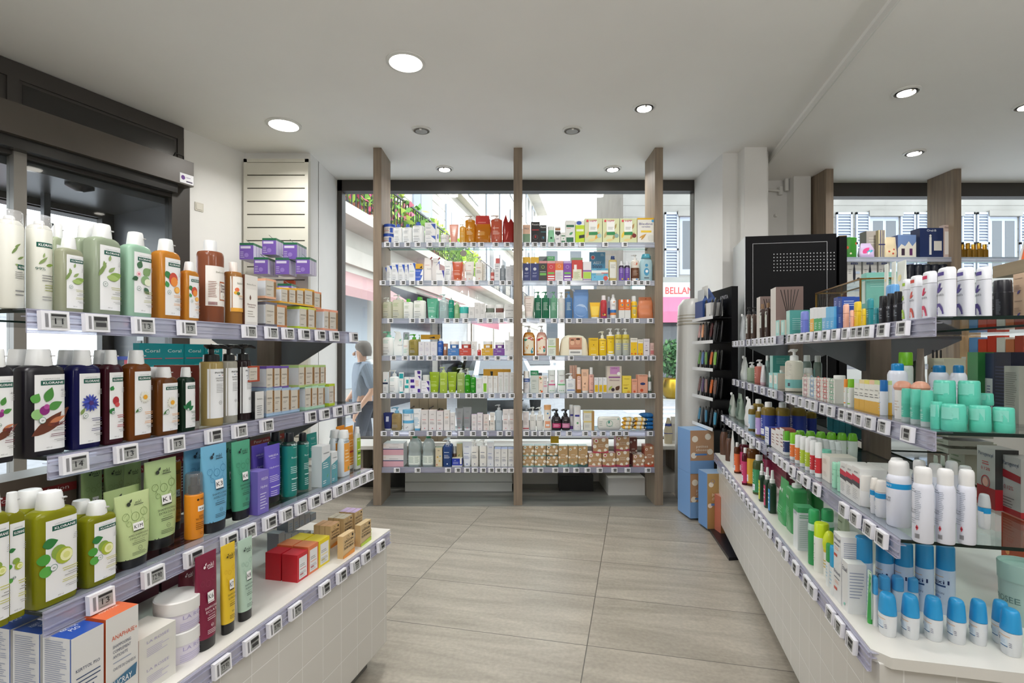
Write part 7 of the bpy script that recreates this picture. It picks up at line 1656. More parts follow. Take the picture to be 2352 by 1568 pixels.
('R0',-4.056,.06,0,0,.059,.059,.223,'pump','563626,1a1a1a',204,'','short brown glass pump bottle'),
('R0',-3.853,.046,0,0,.079,.032,.247,'pouch','d8d8d6,e4e4e4','tp=.4;sp=0','','white slim refill pouch'),
('R0',-3.652,.039,0,0,.037,.037,.199,'round','6a3a20t,e4e4e2','f=.86;cw=.5;sh=.14;nk=.6;bands=.06,.64,e06a3c','R-.4,.08,.4,.62,e06a3c;L-.3,.3,.3,.56,5,e8e8f0;R-.34,.1,.34,.26,e8e8f0p;L-.3,.12,.3,.24,4,6a6a8a','small orange castile soap bottle'),
('R0',-3.657,.083,0,0,.066,.066,.221,'round','6a2030t,e4e4e2',205,206,'large pink castile soap bottle'),
('R0',-3.34,.028,0,0,.036,.036,.219,'round','6a2030t,e4e4e2',205,206,'small pink castile soap bottle'),
('R0',-3.343,.071,0,0,.081,.081,.253,'round','7a4a20t,e4e4e2','f=.86;cw=.5;sh=.14;nk=.6;bands=.06,.64,dba332','R-.4,.08,.4,.62,dba332;L-.3,.3,.3,.56,5,e8e8f0;R-.34,.1,.34,.26,e8e8f0p;L-.3,.12,.3,.24,4,6a6a8a','amber castile soap bottle'),
('R0',-3.141,.058,0,0,.056,.056,.216,'round','5a6a40t,e4e4e2','f=.86;cw=.5;sh=.14;nk=.6;bands=.06,.64,3c9460','R-.4,.08,.4,.62,3c9460;L-.3,.3,.3,.56,5,e8e8f0;R-.34,.1,.34,.26,e8e8f0p;L-.3,.12,.3,.24,4,6a6a8a','green castile soap bottle'),
('R0',-3.5,.201,0,0,.083,.083,.204,'round','5a1a28t,e4e4e2','f=.86;cw=.5;sh=.14;nk=.6;bands=.06,.64,8c1c48','R-.4,.08,.4,.62,8c1c48;L-.3,.3,.3,.56,5,e8e8f0;R-.34,.1,.34,.26,e8e8f0p;L-.3,.12,.3,.24,4,6a6a8a','crimson castile soap bottle at the back'),
('R0',-2.994,.045,0,0,.037,.03,.198,'spray',207,208,'R-.3,.06,.4,.56,c8d040;L-.2,.2,.3,.5,3,e8f0f0','dark green spray bottle with yellow label'),
('R0',-2.877,.046,0,0,.04,.032,.203,'spray',207,208,'R-.3,.06,.4,.56,c83a6c;L-.2,.2,.3,.5,3,e8f0f0','dark green spray bottle with pink label'),
('R0',-2.786,.047,0,0,.042,.034,.208,'spray',207,208,'R-.3,.06,.4,.56,3a8cc8;L-.2,.2,.3,.5,3,e8f0f0','dark green spray bottle with blue label'),
('R0',-3.332,.25,0,0,.385,.1,.168,'box','6a1a34,5a1428,7a2440','','L-.4,.1,.4,.9,5,8a3048','crimson carton row at the back'),
('R0',-2.641,.067,0,0,.135,.054,.201,'pouch','3f9a5a,3a9a58','tp=.95;sp=0','T-.1,.7,.08,e4f0e8,SVR,c,.5;L-.3,.2,.3,.4,4,8ac89a;R-.42,.72,-.14,.76,e8e8e8','emerald refill pouch'),
('R0',-2.521,.084,0,0,.115,.069,.23,'pump','35904f,e6e8e6','f=.84;n=4;nz=-1;sh=.05;cw=1.1','T-.1,.62,.05,e4f0e8,SVR,c,.5;L-.3,.3,.2,.46,5,8ac89a;C-.2,.1,.06,8ac89a','emerald pump bottle'),
('R0',-2.656,.197,0,0,.091,.054,.167,'pump','2f8546,e6e8e6','f=.95;n=4;nz=-1;sh=.03;cw=1.1','T-.1,.62,.05,e4f0e8,SVR,c,.5','emerald pump bottle at the back'),
('R0',-2.306,.05,0,0,.059,.06,.17,'box','d8dee0,d4dcde,4aa06a','bands=.88,1,3f9a60','T0,.8,.08,8a9aa0,SVR,c,.7|L-.4,.06,.4,.7,14,b0c4c0;L-.4,.74,.4,.84,2,4aa06a','white carton with green lid'),
('R0',-2.145,.04,0,0,.041,.041,.204,'can','2f9a56,34a060',209,210,211),
('R0',-2.266,.123,0,0,.045,.045,.175,'can','2f9a56,34a060',209,210,211),
('R0',-2.392,.223,0,0,.083,.046,.184,'tube','c4ccb0,9cc43a','ch=.12','L-.3,.6,.2,.8,2,6a7a5a;T0,.5,.05,4a5a3a,eucerin,c,.5;L-.3,.2,.2,.36,3,6a7a5a','sage coloured tube on lime cap'),
('R0',-2.081,.045,0,0,.05,.05,.173,'round','e4e6e0,c4dc22','f=.72;cw=.97;sh=.02;nk=.97','T-.1,.55,.04,555555,eyderm,c,.5;L-.3,.2,.2,.4,4,b8b8b0','slim white deodorant with yellow-green cap'),
('R0',-2.027,.052,0,0,.044,.044,.162,'dome','e4e4dc,ccdc2c','f=.62','R-.4,.55,.4,.68,d8b82a;L-.3,.2,.3,.4,3,c8a828','small yellow-domed roll-on'),
('R0',-1.956,.028,0,0,.028,.015,.141,'stick','e0e4e4,2f9a50','f=.58',212,'small green-capped stick'),
('R0',-1.887,.019,0,0,.032,.018,.157,'stick','e0e4e4,2ba0d0','f=.58',212,'small cyan-capped stick'),
('R0',-1.842,.052,0,0,.062,.075,.106,'box',213,'',214,215),
('R0',-1.842,.052,.106,0,.062,.075,.106,'box',213,'',214,215),
('R0',-1.782,.04,0,0,.044,.05,.149,'box',213,'','T0,.8,.1,2a3a5a,Etiaxil,c,.8;E-.2,.1,.4,30,.5,8ad0c0|L-.4,.3,.4,.85,9,98a0b8','white antiperspirant carton in front'),
('R0',-1.817,.079,0,0,.047,.047,.216,'round',216,217,'@etia','tall white can with blue cap, at the front'),
('R0',-1.856,.152,0,0,.048,.048,.2,'round',216,217,'@etia',218),
('R0',-1.845,.199,0,0,.049,.049,.198,'round',216,217,'@etia',218),
('R0',-1.84,.252,0,0,.047,.047,.2,'round',216,217,'@etia',218),
('R0',-1.836,.305,0,0,.048,.048,.201,'round',216,217,'@etia',218),
('R0',-1.714,.056,0,0,.023,.013,.151,'tube','c8dcd0,3aa84a','ch=.1','R.1,0,.5,1,3f9e50;L-.4,.3,.1,.9,8,9ab0c8','green and white tube near the edge'),
('R0',-1.706,.066,0,0,.023,.012,.14,'stick','e6e8ec,48a4dc','f=.64','','slim blue-capped roll-on'),
('R0',-1.823,.137,0,0,.035,.028,.099,'stick',219,'f=.6','',220),
('R0',-1.82,.172,0,0,.034,.027,.103,'stick',219,'f=.6','',220),
('R0',-1.823,.212,0,0,.033,.027,.102,'stick',219,'f=.6','',220),
('R0',-1.658,.078,0,0,.052,.041,.114,'roll',221,'f=.52','@etr',222),
('R0',-1.657,.133,0,0,.049,.039,.116,'roll',221,'f=.52','@etr',222),
('R0',-1.66,.189,0,0,.049,.039,.115,'roll',221,'f=.52','@etr',222),
('R0',-1.657,.242,0,0,.047,.038,.116,'roll',221,'f=.52','@etr',222),
('R0',-1.662,.295,0,0,.044,.035,.117,'roll',221,'f=.52','@etr',222),
('R0',-1.68,.356,0,0,.043,.034,.113,'roll',221,'f=.52','@etr',222),
('R0',-1.622,.345,0,0,.05,.04,.117,'roll',221,'f=.52','@etr',222),
('R0',-1.826,.49,0,0,.105,.105,.17,'bucket','a9c2bc,a9c6be','','T0,.36,.1,5a7a78,LA ROSEE,c,.8','pale mint cardboard bucket'),
('C1',-1.121,.068,0,0,.095,.097,.088,'jar','ece8e6,2f56b8','f=.7',223,224),
('C1',-1.113,.075,.088,0,.108,.11,.087,'jar','ece8e6,2f56b8','f=.7',223,224),
('C1',-1.027,.042,0,0,.078,.044,.172,'bottle',225,226,227,228),
('C1',-.942,.043,0,0,.084,.047,.172,'bottle',225,226,227,228),
('C1',-.846,.049,0,0,.104,.058,.192,'bottle',225,226,227,'taller white lotion bottle with blue cap'),
('C1',-.735,.057,0,0,.098,.075,.072,'box','f2f2f2,e8e8ea','',227,229),
('C1',-.735,.057,.073,0,.098,.075,.111,'box','f2f2f2,e8e8ea','',227,229),
('C1',-.672,.038,0,0,.022,.035,.13,'box','f0f0f0','','R0,.3,.4,.6,2f56b8','thin white carton'),
('C1',-.61,.061,0,0,.081,.082,.079,'jar','f2f0ee,f2f2f2','f=.8','T-.1,.5,.16,8a8a90,CeraVe;P2a2a80,.2,.8,.46,.8,.46,0','white jar with navy corner'),
('C1',-.525,.043,0,0,.081,.045,.172,'tube','f2c4b4t,f4dcd4','ch=.08','L-.3,.3,.3,.6,4,e8967c','pale pink tube'),
('C1',-.446,.042,0,0,.055,.045,.172,'pump','eec25at,f0f0f0','f=.88;n=3','@svr:f6e4b0','small amber pump bottle'),
('C1',-.378,.056,0,0,.088,.072,.252,'pump','e0a028t,e8e6e0','f=.85;n=3.4;sh=.05','@svr:f8e6b8','orange pump bottle'),
('C1',-.268,.131,0,0,.151,.061,.275,'pouch','d8605at,e09090',162,'L-.3,.6,.3,.8,3,f0b0a8','coral refill pouch standing at back'),
('C1',-.265,.049,0,0,.143,.058,.178,'pouch','d88c1et,e8c070','tp=1;sp=0','L-.3,.4,.3,.6,4,f4c870','orange refill pouch'),
('C1',-.139,.06,0,0,.1,.081,.256,'pump','da7458t,ece4e0','f=.86;n=3.4;sh=.05','@svr:f8d8cc','coral pump bottle'),
('C1',-.033,.041,0,0,.105,.043,.263,'crumple','b83a34t','','E-.2,.1,.8,75,.1,e08078','pointed red refill pouch'),
('C2',-1.145,.038,0,0,.035,.036,.127,'box','a8aaac,8a8c90','','P2f56b8,.1,.95,.5,.95,.5,.6;L-.3,.2,.3,.6,4,8a8a90','short grey carton'),
('C2',-1.105,.043,0,0,.045,.045,.139,'box','e2e4e6','','P2f56b8,0,.98,.5,.98,.5,.7;L-.4,.2,.3,.6,5,a8aab0','narrow white carton with blue corner'),
('C2',-1.052,.049,0,0,.057,.057,.164,'box','e4e6e8','',227,230),
('C2',-.993,.049,0,0,.057,.057,.164,'box','e4e6e8','',227,230),
('C2',-.946,.038,0,0,.034,.035,.164,'box','e4e6e8','',227,230),
('C2',-.899,.049,0,0,.057,.057,.164,'box','e8eaec','','P2f56b8,.1,.98,.5,.98,.5,.6;L-.4,.5,.3,.56,1,58b878;L-.4,.2,.3,.4,3,a8aab0;R-.3,.9,-.1,.93,c05040','tall white carton with green line'),
('C2',-.834,.056,0,0,.071,.072,.052,'box','3a62c4,3458b4','',231,232),
('C2',-.834,.056,.053,0,.071,.072,.052,'box','3a62c4,3458b4','',231,232),
('C2',-.835,.045,.11,0,.062,.05,.045,'box','e0aa2c,c89420','','P1a1a1a,.05,.2,.4,.6,.4,.1','yellow box with black mark'),
('C2',-.761,.035,0,0,.076,.031,.211,'pouch','ece8e6,8c2c2c','tp=.7;nz=1','T.2,.5,.04,555a66,CeraVe;L-.3,.66,.3,.7,1,c03038',233),
('C2',-.692,.064,0,0,.07,.029,.212,'pouch','ece8e6,8c2c2c','tp=.7;nz=1','T.0,.8,.04,555a66,CeraVe;P2f56b8,.1,.7,.5,.9,.5,.5',233),
('C2',-.645,.046,0,0,.071,.072,.096,'box','f0f0f0','','T-.1,.6,.12,7a7a80,CeraVe;P3a3a9c,.2,.98,.5,.98,.5,.2','squat white carton with navy corner'),
('C2',-.574,.04,0,0,.073,.041,.184,'tube','eef0f0,f0f0f0','ch=.08','T-.1,.7,.05,555a66,CeraVe;P2f56b8,.3,.9,.5,.9,.46,.5;L-.3,.3,.2,.6,3,8890a0','white tube with blue corner'),
('C2',-.491,.047,0,0,.097,.054,.178,'tube','e07a56t,e8a080','ch=.1','@svr:f8d8c8','salmon orange tube'),
('C2',-.439,.078,0,0,.027,.015,.163,'tube','eed8cc,f0e0d8','ch=.1','L-.3,.3,.3,.7,4,d8a090','narrow blush tube behind'),
('C2',-.384,.044,0,0,.085,.047,.178,'tube','e4e0da,e8e6e2','ch=.1','@svr:8a8078:d89080','white body tube'),
('C2',-.295,.05,0,0,.073,.06,.224,'pump','e8e2d8,e8e6e0','f=.78;n=3','@svr:6a6058:d89080','white body pump bottle'),
('C2',-.251,.038,0,0,.014,.035,.153,'box','d8d4cc','','L-.3,.2,.3,.7,5,a8a098','very thin beige carton'),
('C2',-.176,.038,0,0,.035,.035,.113,'spray','b85850,e8e4e0','f=.7','R-.4,.2,.4,.4,e8c0bc','small red nose spray'),
('C2',-.134,.046,0,0,.051,.052,.158,'box','dcdcde','','L-.3,.5,.3,.9,3,9aa0a8;L-.3,.2,.3,.4,2,9aa0a8','tall pale carton'),
('C2',-.129,.038,.159,0,.037,.035,.045,'box','c85a58','','','small red box on carton'),
('C2',-.083,.045,0,0,.049,.05,.144,'round','8a9298,98a0a4','f=.84;cw=.6','L-.3,.3,.3,.6,4,b8bec2','grey metallic bottle'),
('C2',-.036,.041,0,0,.041,.042,.133,'box','c4c6ca','',234,235),
('C2',.003,.038,0,0,.036,.036,.144,'box','c4c6ca','',234,235),
('C3',-1.126,.054,0,0,.084,.068,.19,'pump','e8e6d4t,e4e6e0','f=.8;n=4;cw=.8',236,'cream pump bottle with green corner'),
('C3',-1.031,.06,0,0,.099,.081,.215,'pump','e8e6d4t,e4e6e0','f=.8;n=4;cw=.8',236,'larger cream pump bottle with green corner'),
('C3',-.935,.043,0,0,.084,.047,.178,'bottle','e6e8e2,4cae22',237,238,'white bottle with vivid green cap'),
('C3',-.834,.05,0,0,.108,.06,.195,'bottle','e6e8e2,4cae22',237,238,'larger white bottle, vivid green cap'),
('C3',-.721,.047,0,0,.097,.054,.182,'tube','7ccdb0t,9cd8c4','ch=.08','@svr:d8f4ec','aqua gel tube'),
('C3',-.683,.092,0,0,.028,.023,.209,'pump','90d8c0t,c8e8e0',239,'','aqua pump bottle behind the tube'),
('C3',-.618,.053,0,0,.081,.066,.221,'pump','c8dcdco,dcecec','f=.78;n=3','L-.3,.3,.3,.5,3,a8c8c8','clear pump bottle'),
('C3',-.549,.046,0,0,.051,.052,.19,'spray','38b49ct,b8c4c0','f=.88;n=2;cw=.7','T0,.7,.05,d8f4ec,SVR;L-.3,.3,.3,.5,3,a8e0d4','turquoise spray bottle'),
('C3',-.498,.043,0,0,.046,.047,.15,'round','b8d8a8t,c8d8c0','f=.86;cw=.5','L-.3,.3,.3,.5,3,e0f0d8','pale green bottle'),
('C3',-.437,.065,0,0,.088,.09,.107,'jar','d8dcda,3fb0a8','f=.45','T0,.5,.14,a8b0b0,SVR','white jar with teal lid'),
('C3',-.364,.045,0,0,.049,.05,.105,'box','d4d2d0','',240,241),
('C3',-.313,.046,0,0,.05,.051,.144,'box','d4d2d0','',240,'taller light grey carton'),
('C3',-.264,.043,0,0,.046,.047,.136,'box','d4d2d0','',240,241),
('C3',-.197,.057,0,0,.084,.075,.054,'box',242,'',243,244),
('C3',-.197,.063,.054,0,.084,.085,.071,'jar','7a8478,dcdcda','f=.55','','white-lidded green-grey jar'),
('C3',-.111,.057,0,0,.078,.075,.054,'box',242,'',243,244),
('C3',-.111,.06,.054,0,.078,.08,.071,'jar','7a5048,dcdcda','f=.55','','white-lidded brown jar'),
('C3',-.023,.057,0,0,.083,.075,.065,'box',242,'',245,246),
('C3',-.023,.057,.065,0,.083,.075,.065,'box',242,'',245,246),
('C4',-1.12,.062,0,0,.102,.083,.215,'pump','eef0ee,8ed0b4','f=.77;n=4;cw=1.1','@cera:4cc09c:a8d8c8','white pump bottle with mint corner'),
('C4',-1.028,.036,0,0,.077,.031,.216,'pouch','ecf0ee,e8ecea','tp=.5;nz=-1','T.3,.4,.05,555a66,CeraVe;E.2,.6,.3,60,.6,7ccdb0','white leaning refill pouch'),
('C4',-.957,.05,0,0,.059,.06,.209,'capspray','eceeea,8cd0b0','','L-.3,.36,.3,.44,2,d07a60;L-.3,.1,.3,.3,4,8ac8b0','white foam bottle with clear cap'),
('C4',-.886,.053,0,0,.081,.066,.192,'pump','b8a860t,58b02c','f=.76;n=4;cw=1','@cera:7aa83a:8a8040','olive gold pump bottle with green top'),
('C4',-.815,.047,0,0,.053,.054,.124,'box','dcdade','','T0,.78,.09,9aa0c8,A;L-.3,.3,.3,.6,4,c0bcd0;C.0,.08,.06,d89aa0','white serum carton marked A'),
('C4',-.761,.046,0,0,.051,.052,.124,'box','dcdade','','T0,.78,.09,9aa0c8,B;L-.3,.3,.3,.6,4,c0bcd0;C.0,.08,.06,d89aa0','white serum carton marked B'),
('C4',-.705,.049,0,0,.057,.057,.124,'box','dcdade','','T0,.78,.09,9aa0c8,C;L-.3,.3,.3,.6,4,c0bcd0;C.0,.08,.06,d89aa0','white serum carton marked C'),
('C4',-.756,.175,.149,0,.179,.03,.043,'box','e0a428,c89420','','P1a1a1a,-.1,.3,.2,.6,.25,.2','long yellow card box behind'),
('C4',-.848,.109,0,0,.023,.018,.189,'pump','c8c090t,58b02c','f=.8','','small green-top pump behind'),
('C4',-.647,.047,0,0,.054,.055,.153,'round','2458a8,e4e8ec','f=.86;cw=.5;sh=.14','T0,.66,.07,dce8f8,SVR;L-.3,.2,.3,.5,5,a8c4ec','royal blue bottle'),
('C4',-.604,.079,0,0,.038,.039,.108,'box','b07a60','','L-.3,.3,.3,.7,4,d8b0a0','copper carton'),
('C4',-.603,.037,0,0,.034,.035,.079,'round','9a6a50,e4e2de','f=.66;cw=.6','','small copper bottle'),
('C4',-.527,.057,0,0,.099,.075,.062,'box','4a7cb8','',247,'blue cream carton'),
('C4',-.522,.062,.063,0,.082,.084,.065,'jar','4a7cb8,e4e4e4','f=.55',248,'blue cream jar with white lid'),
('C4',-.42,.057,0,0,.106,.075,.062,'box','c04a3c','',247,'red cream carton'),
('C4',-.415,.065,.063,0,.09,.091,.067,'jar','c04a3c,e4e4e4','f=.55',248,'red cream jar with white lid'),
('C4',-.223,.057,0,0,.102,.075,.063,'box','d0a234','',247,'gold cream carton'),
('C4',-.218,.063,.064,0,.086,.087,.066,'jar','d0a234,e4e4e4','f=.55',248,'gold cream jar with white lid'),
('C4',-.117,.057,0,0,.101,.075,.063,'box','7a4a98','',247,'violet cream carton'),
('C4',-.111,.063,.064,0,.084,.085,.058,'jar','7a4a98,e4e4e4','f=.55',248,'violet cream jar with white lid'),
('C4',-.341,.045,0,0,.049,.05,.127,'box','e2e0de','','T-.2,.7,.1,555555,S;T-.2,.58,.1,555555,V;T-.2,.46,.1,555555,R;L0,.3,.3,.7,4,a8a8a8;C0,.08,.08,d89aa0','white carton with vertical lettering'),
('C4',-.296,.038,0,0,.035,.035,.107,'round','c03a34,e4e0de','f=.48;cw=.6','L-.3,.3,.3,.6,2,f0c8c4','tiny red dropper bottle'),
('C4',-.046,.039,0,0,.038,.039,.139,'box','dcdcdc','',249,'slim white carton'),
('C4',-.002,.042,0,0,.044,.044,.174,'box','dcdcdc','',249,'tall white carton'),
('C5',-1.139,.042,0,0,.044,.045,.187,'box','e6e8ea','','E-.1,.55,.5,70,.4,2aa4b0;R-.5,.42,.5,.5,1e2c50;L-.3,.1,.2,.3,3,a8a8b0','white carton with teal and navy'),
('C5',-1.065,.054,0,0,.083,.068,.204,'pump','eef0f0,e6e8e8','f=.72;n=4','@cera:2aa8b0:a8d4d8','white pump bottle with teal corner'),
('C5',-.998,.033,0,0,.045,.025,.184,'tube','f0f2f2,2aa8b0','ch=.06','R-.4,.7,.4,.94,2aa8b0;L-.3,.3,.3,.6,4,7cc8cc','white tube with teal panels'),
('C5',-.948,.042,0,0,.043,.043,.141,'box','eceeee','','R-.4,.3,.4,.48,2aa8a8;R-.1,.6,.4,.84,2aa8a8','short carton with teal blocks'),
('C5',-.899,.044,0,0,.048,.049,.141,'box','e8e6ee','','R-.3,.3,.5,.48,4a2c90;R-.3,.66,.4,.86,4a2c90;L-.3,.06,.3,.24,3,a8a8b0','short carton with violet blocks'),
('C5',-.849,.047,0,0,.053,.054,.201,'box','eae8ee','','P4a2c90,-.1,.98,.46,.98,.46,.84,0,.84;P4a2c90,.0,.76,.46,.76,.46,.6;R0,.02,.44,.18,4a2c90;L-.4,.3,.3,.56,5,e09a70','tall carton with violet corners'),
('C5',-.781,.057,0,0,.073,.074,.054,'box','eae8ee','',250,251),
('C5',-.781,.057,.054,0,.073,.074,.054,'box','eae8ee','',250,251),
('C5',-.778,.05,.108,0,.06,.061,.051,'jar','e2e4e2,d8dcd8','f=.6','','clear-lidded white jar on cartons'),
('C5',-.7,.045,0,0,.09,.05,.187,'tube','b4cc38t,e2e8c0','ch=.04','@svr:dcea90',252),
('C5',-.54,.043,0,0,.084,.047,.187,'tube','b4cc38t,e2e8c0','ch=.04','@svr:dcea90',252),
('C5',-.619,.048,0,0,.069,.056,.232,'pump','c8dc60t,d8e4a8',239,'@svr:e8f4b0','lime green pump bottle'),
('C5',-.462,.048,0,0,.069,.056,.222,'pump','bcd080t,e0e4d8','f=.82;n=3','@svr:e8f0c8','pale lime pump bottle'),
('C5',-.4,.04,0,0,.05,.041,.221,'pump','44b422t,d8dcd4','f=.74;n=2','@svr:b8f0a0','vivid green pump bottle'),
('C5',-.35,.046,0,0,.05,.051,.164,'round','3fae38t,dce4d8','f=.86;cw=.4;n=3','@svr:b8f0a0','squat vivid green bottle'),
('C5',-.297,.047,0,0,.053,.054,.13,'box','dcdcdc','','T-.3,.84,.06,9a9a9a,SVR;L-.3,.3,.3,.6,4,b0b0b0','plain white carton'),
('C5',-.243,.044,0,0,.047,.048,.153,'box','e4e4e0','','R-.3,.06,.3,.56,7cb82c;T0,.86,.06,8a8a8a,SVR','white carton with green gradient'),
('C5',-.194,.042,0,0,.044,.044,.152,'box','dcdcda','',253,254),
('C5',-.149,.039,0,0,.038,.039,.152,'box','dcdcda','',253,254),
('C5',-.102,.045,0,0,.049,.05,.184,'box','d6d6d6','',255,256),
('C5',-.051,.045,0,0,.049,.05,.184,'box','d6d6d6','',255,256),
('C5',-.001,.044,0,0,.047,.048,.184,'box','d6d6d6','',255,256),
('C5',-.138,.155,0,0,.252,.03,.21,'box','dea428,c89420','','P1a1a1a,-.25,.9,-.15,.9,-.18,.3','long yellow card box at the back'),
('C6',-1.12,.043,0,0,.084,.047,.154,'tube','1e2c6a,d8dce0','ch=.1',257,'navy blue tube'),
('C6',-1.12,.094,0,0,.084,.047,.154,'tube','1e2c6a,d8dce0','ch=.1',257,'navy blue tube'),
('C6',-1.043,.056,0,0,.088,.072,.205,'pump','c0a878t,7fb8d8','f=.74;n=4','@cera:5fb0d8:8a7a58','tan pump bottle with sky blue collar'),
('C6',-.943,.072,0,0,.103,.105,.182,'jar','eceef0,6ab4dc','f=.82;bands=.34,.48,5fb0dc','T-.1,.7,.07,6a7a8a,CeraVe;P4aa4d4,.1,.8,.34,.8,.34,.56;R-.12,.1,-.06,.14,333333;R.0,.14,.05,.18,333333','large white tub with sky blue lid'),
('C6',-.854,.04,0,0,.072,.04,.194,'tube','eceef0,6ab4dc','ch=.09','T-.15,.74,.05,444a56,CeraVe;P4aa4d4,.2,.9,.5,.9,.46,.6;L-.4,.2,.3,.6,6,7ab0d0','white tube with sky blue base'),
('C6',-.786,.052,0,0,.063,.064,.181,'box',258,'',259,260),
('C6',-.716,.054,0,0,.067,.068,.181,'box',258,'',259,260),
('C6',-.056,.047,0,0,.054,.055,.184,'box',258,'',259,260),
('C6',-.002,.045,0,0,.049,.05,.186,'box',258,'',259,260),
('C6',-.649,.05,0,0,.059,.06,.171,'box','e0dcdc,d8d4d4,e0b8c8','',259,'shorter white carton with red line'),
('C6',-.587,.046,0,0,.051,.052,.181,'box','e2dedc','','T0,.78,.05,8a8a8a,SVR;T0,.6,.09,e89a40,UV;L-.3,.3,.3,.5,3,a8a8a8','white carton with orange letters'),
('C6',-.535,.043,0,0,.045,.045,.158,'box','dedcdc','','@svr:8a8688:b0a8b0','small white carton'),
('C6',-.475,.04,0,0,.072,.04,.198,'tube','b0b4b8o,e4e6e8','ch=.09',261,'grey translucent tube'),
('C6',-.403,.042,0,0,.078,.044,.208,'tube','b0b4b8o,e4e6e8','ch=.09',261,'larger grey translucent tube'),
('C6',-.341,.044,0,0,.046,.047,.141,'box','dcd8da,b890c0,b890c0','',262,'carton with lilac top'),
('C6',-.289,.046,0,0,.05,.051,.153,'box','dedadc,b890c0,b890c0','',262,'taller carton with lilac top'),
('C6',-.234,.047,0,6,.053,.053,.139,'box','dcd4d0,c8a0a8,c8a0a8','','@svr:8a8688:e08a78','carton with salmon text'),
('C6',-.177,.042,0,0,.043,.043,.157,'box','dedad4','','@svr:8a8688:e0a078','carton with small colour chips'),
('C6',-.119,.047,0,0,.067,.055,.229,'pump','b8c4cc,c0c4c8','f=.78;n=2','L-.3,.3,.3,.4,2,7a8894','silver pump bottle'),
('C7',-1.068,.1,0,0,.183,.16,.103,'box',263,'',264,265),
('C7',-1.068,.1,.104,0,.183,.16,.103,'box',263,'',264,265),
('C7',-.882,.069,0,0,.12,.098,.278,'jug','c4d0d0o,2a8a5a','',266,267),
('C7',-.758,.063,0,0,.107,.087,.278,'jug','c4d0d0o,2a8a5a','',266,267),
('C7',-.658,.05,0,0,.059,.06,.17,'box','d8ccae,c8bc9c,b0b8a0','','T0,.82,.06,4a4a3a,Bio;C-.2,.5,.12,c8a040;C.2,.55,.1,5a9ac0;C.1,.3,.14,d0b060;C-.3,.1,.12,c8806a','beige herbal carton'),
('C7',-.583,.053,0,0,.082,.067,.24,'pump','1c3f78,e4e6ea','f=.8;n=4','@svr:dce4f0',268),
('C7',-.583,.124,0,0,.082,.067,.24,'pump','1c3f78,e4e6ea','f=.8;n=4','@svr:dce4f0',268),
('C7',-.494,.057,0,0,.091,.075,.073,'box','1f38a8,1c3090,e0dcc8','bands=0,.15,dcdcdc','T-.2,.7,.1,e8ecf8,SVR;L-.4,.3,.2,.6,3,c8d0f0;R.28,.3,.46,1,e8e4dc','royal blue low carton'),
('C7',-.527,.11,0,0,.04,.04,.172,'spray','5a4638,e0e0de','f=.6','T0,.6,.08,e8e0d8,SVR','small brown bottle behind carton'),
('C7',-.48,.115,0,0,.05,.051,.195,'box','c8b890,a89868,b8c8b0','','E-.2,.4,.5,60,.4,7a9a5a','green and gold carton behind'),
('C7',-.405,.043,0,0,.084,.047,.221,'tube','dde2ea,dfe3e8','ch=.06','@svr:6a7ab0','white tube with blue writing'),
('C7',-.336,.047,0,0,.067,.055,.24,'pump','e6e4de,e8e8e4',239,'@svr:5a6080',269),
('C7',-.26,.048,0,0,.069,.056,.24,'pump','e6e4de,e8e8e4',239,'@svr:5a6080',269),
('C7',-.194,.05,0,0,.059,.06,.22,'box','d8dade','','@svr:6a7ab0','tall white carton, blue print'),
('C7',-.13,.05,0,0,.057,.06,.157,'box',270,'',271,272),
('C7',-.13,.114,0,0,.057,.06,.157,'box',270,'',271,272),
('C7',-.069,.05,0,0,.058,.06,.157,'box',270,'',271,272),
('C7',-.069,.114,0,0,.058,.06,.157,'box',270,'',271,272),
('C7',-.006,.05,0,0,.057,.06,.157,'box',270,'',271,272),
('C7',-.006,.114,0,0,.057,.06,.157,'box',270,'',271,272),
('C1',.131,.054,0,0,.067,.068,.164,'box','e0b8a0,d8b098,e8c068','bands=0,.5,7a9a7c','T0,.74,.1,5a6a70,PRO','peach and green carton'),
('C1',.211,.057,0,0,.077,.075,.19,'box','1a181a,201c1e,6a4a3a','','T0,.84,.08,f0f0f0,Pouxit,c,.8;R-.4,.6,.4,.64,c03038;O0,.28,.3,5a5a60;T0,.24,.12,c84040,8','tall black carton with red dial'),
('C1',.281,.05,0,0,.058,.059,.161,'box','1a1a1c,222224,2a2a2e','','T0,.84,.09,f0f0f0,Pouxit,c,.8;R-.4,.6,.4,.64,4a8a90;O0,.28,.3,5a5a60;T0,.24,.12,4ab0d0,8','shorter black carton with blue dial'),
('C1',.353,.041,0,0,.07,.043,.153,'hour','d8e8dc,e2e6e2','','R-.38,.04,.38,.76,8ccaa0;P2a5a3a,-.3,.74,.3,.74,.3,.6,0,.5,-.3,.6;C0,.3,.14,2a4a34','white bottle with mint panel'),
('C1',.413,.044,0,0,.048,.048,.148,'box','e6e4e4,d8d4d4,e09070','','P2a2a2e,-.5,.7,.5,.7,.5,.56,0,.44,-.5,.56;R-.5,.78,.5,.9,a06a40;L-.3,.2,.3,.3,1,5a5a78','white carton with brown crest'),
('C1',.461,.041,0,0,.042,.043,.096,'box','e8e8e4','','R-.4,.62,.4,.72,3a7a54;R-.4,0,.4,.22,3a7a54;E-.1,.36,.4,40,.5,5a9a6a','small white and green carton'),
('C1',.525,.057,0,0,.083,.075,.204,'box','eaeae6','','R-.44,.7,.4,.8,2a6a4a;L-.4,.62,.2,.68,1,d0705a;R-.44,0,.34,.25,2a6a4a;E-.1,.36,.5,40,.5,5a9a6a','tall white and green carton'),
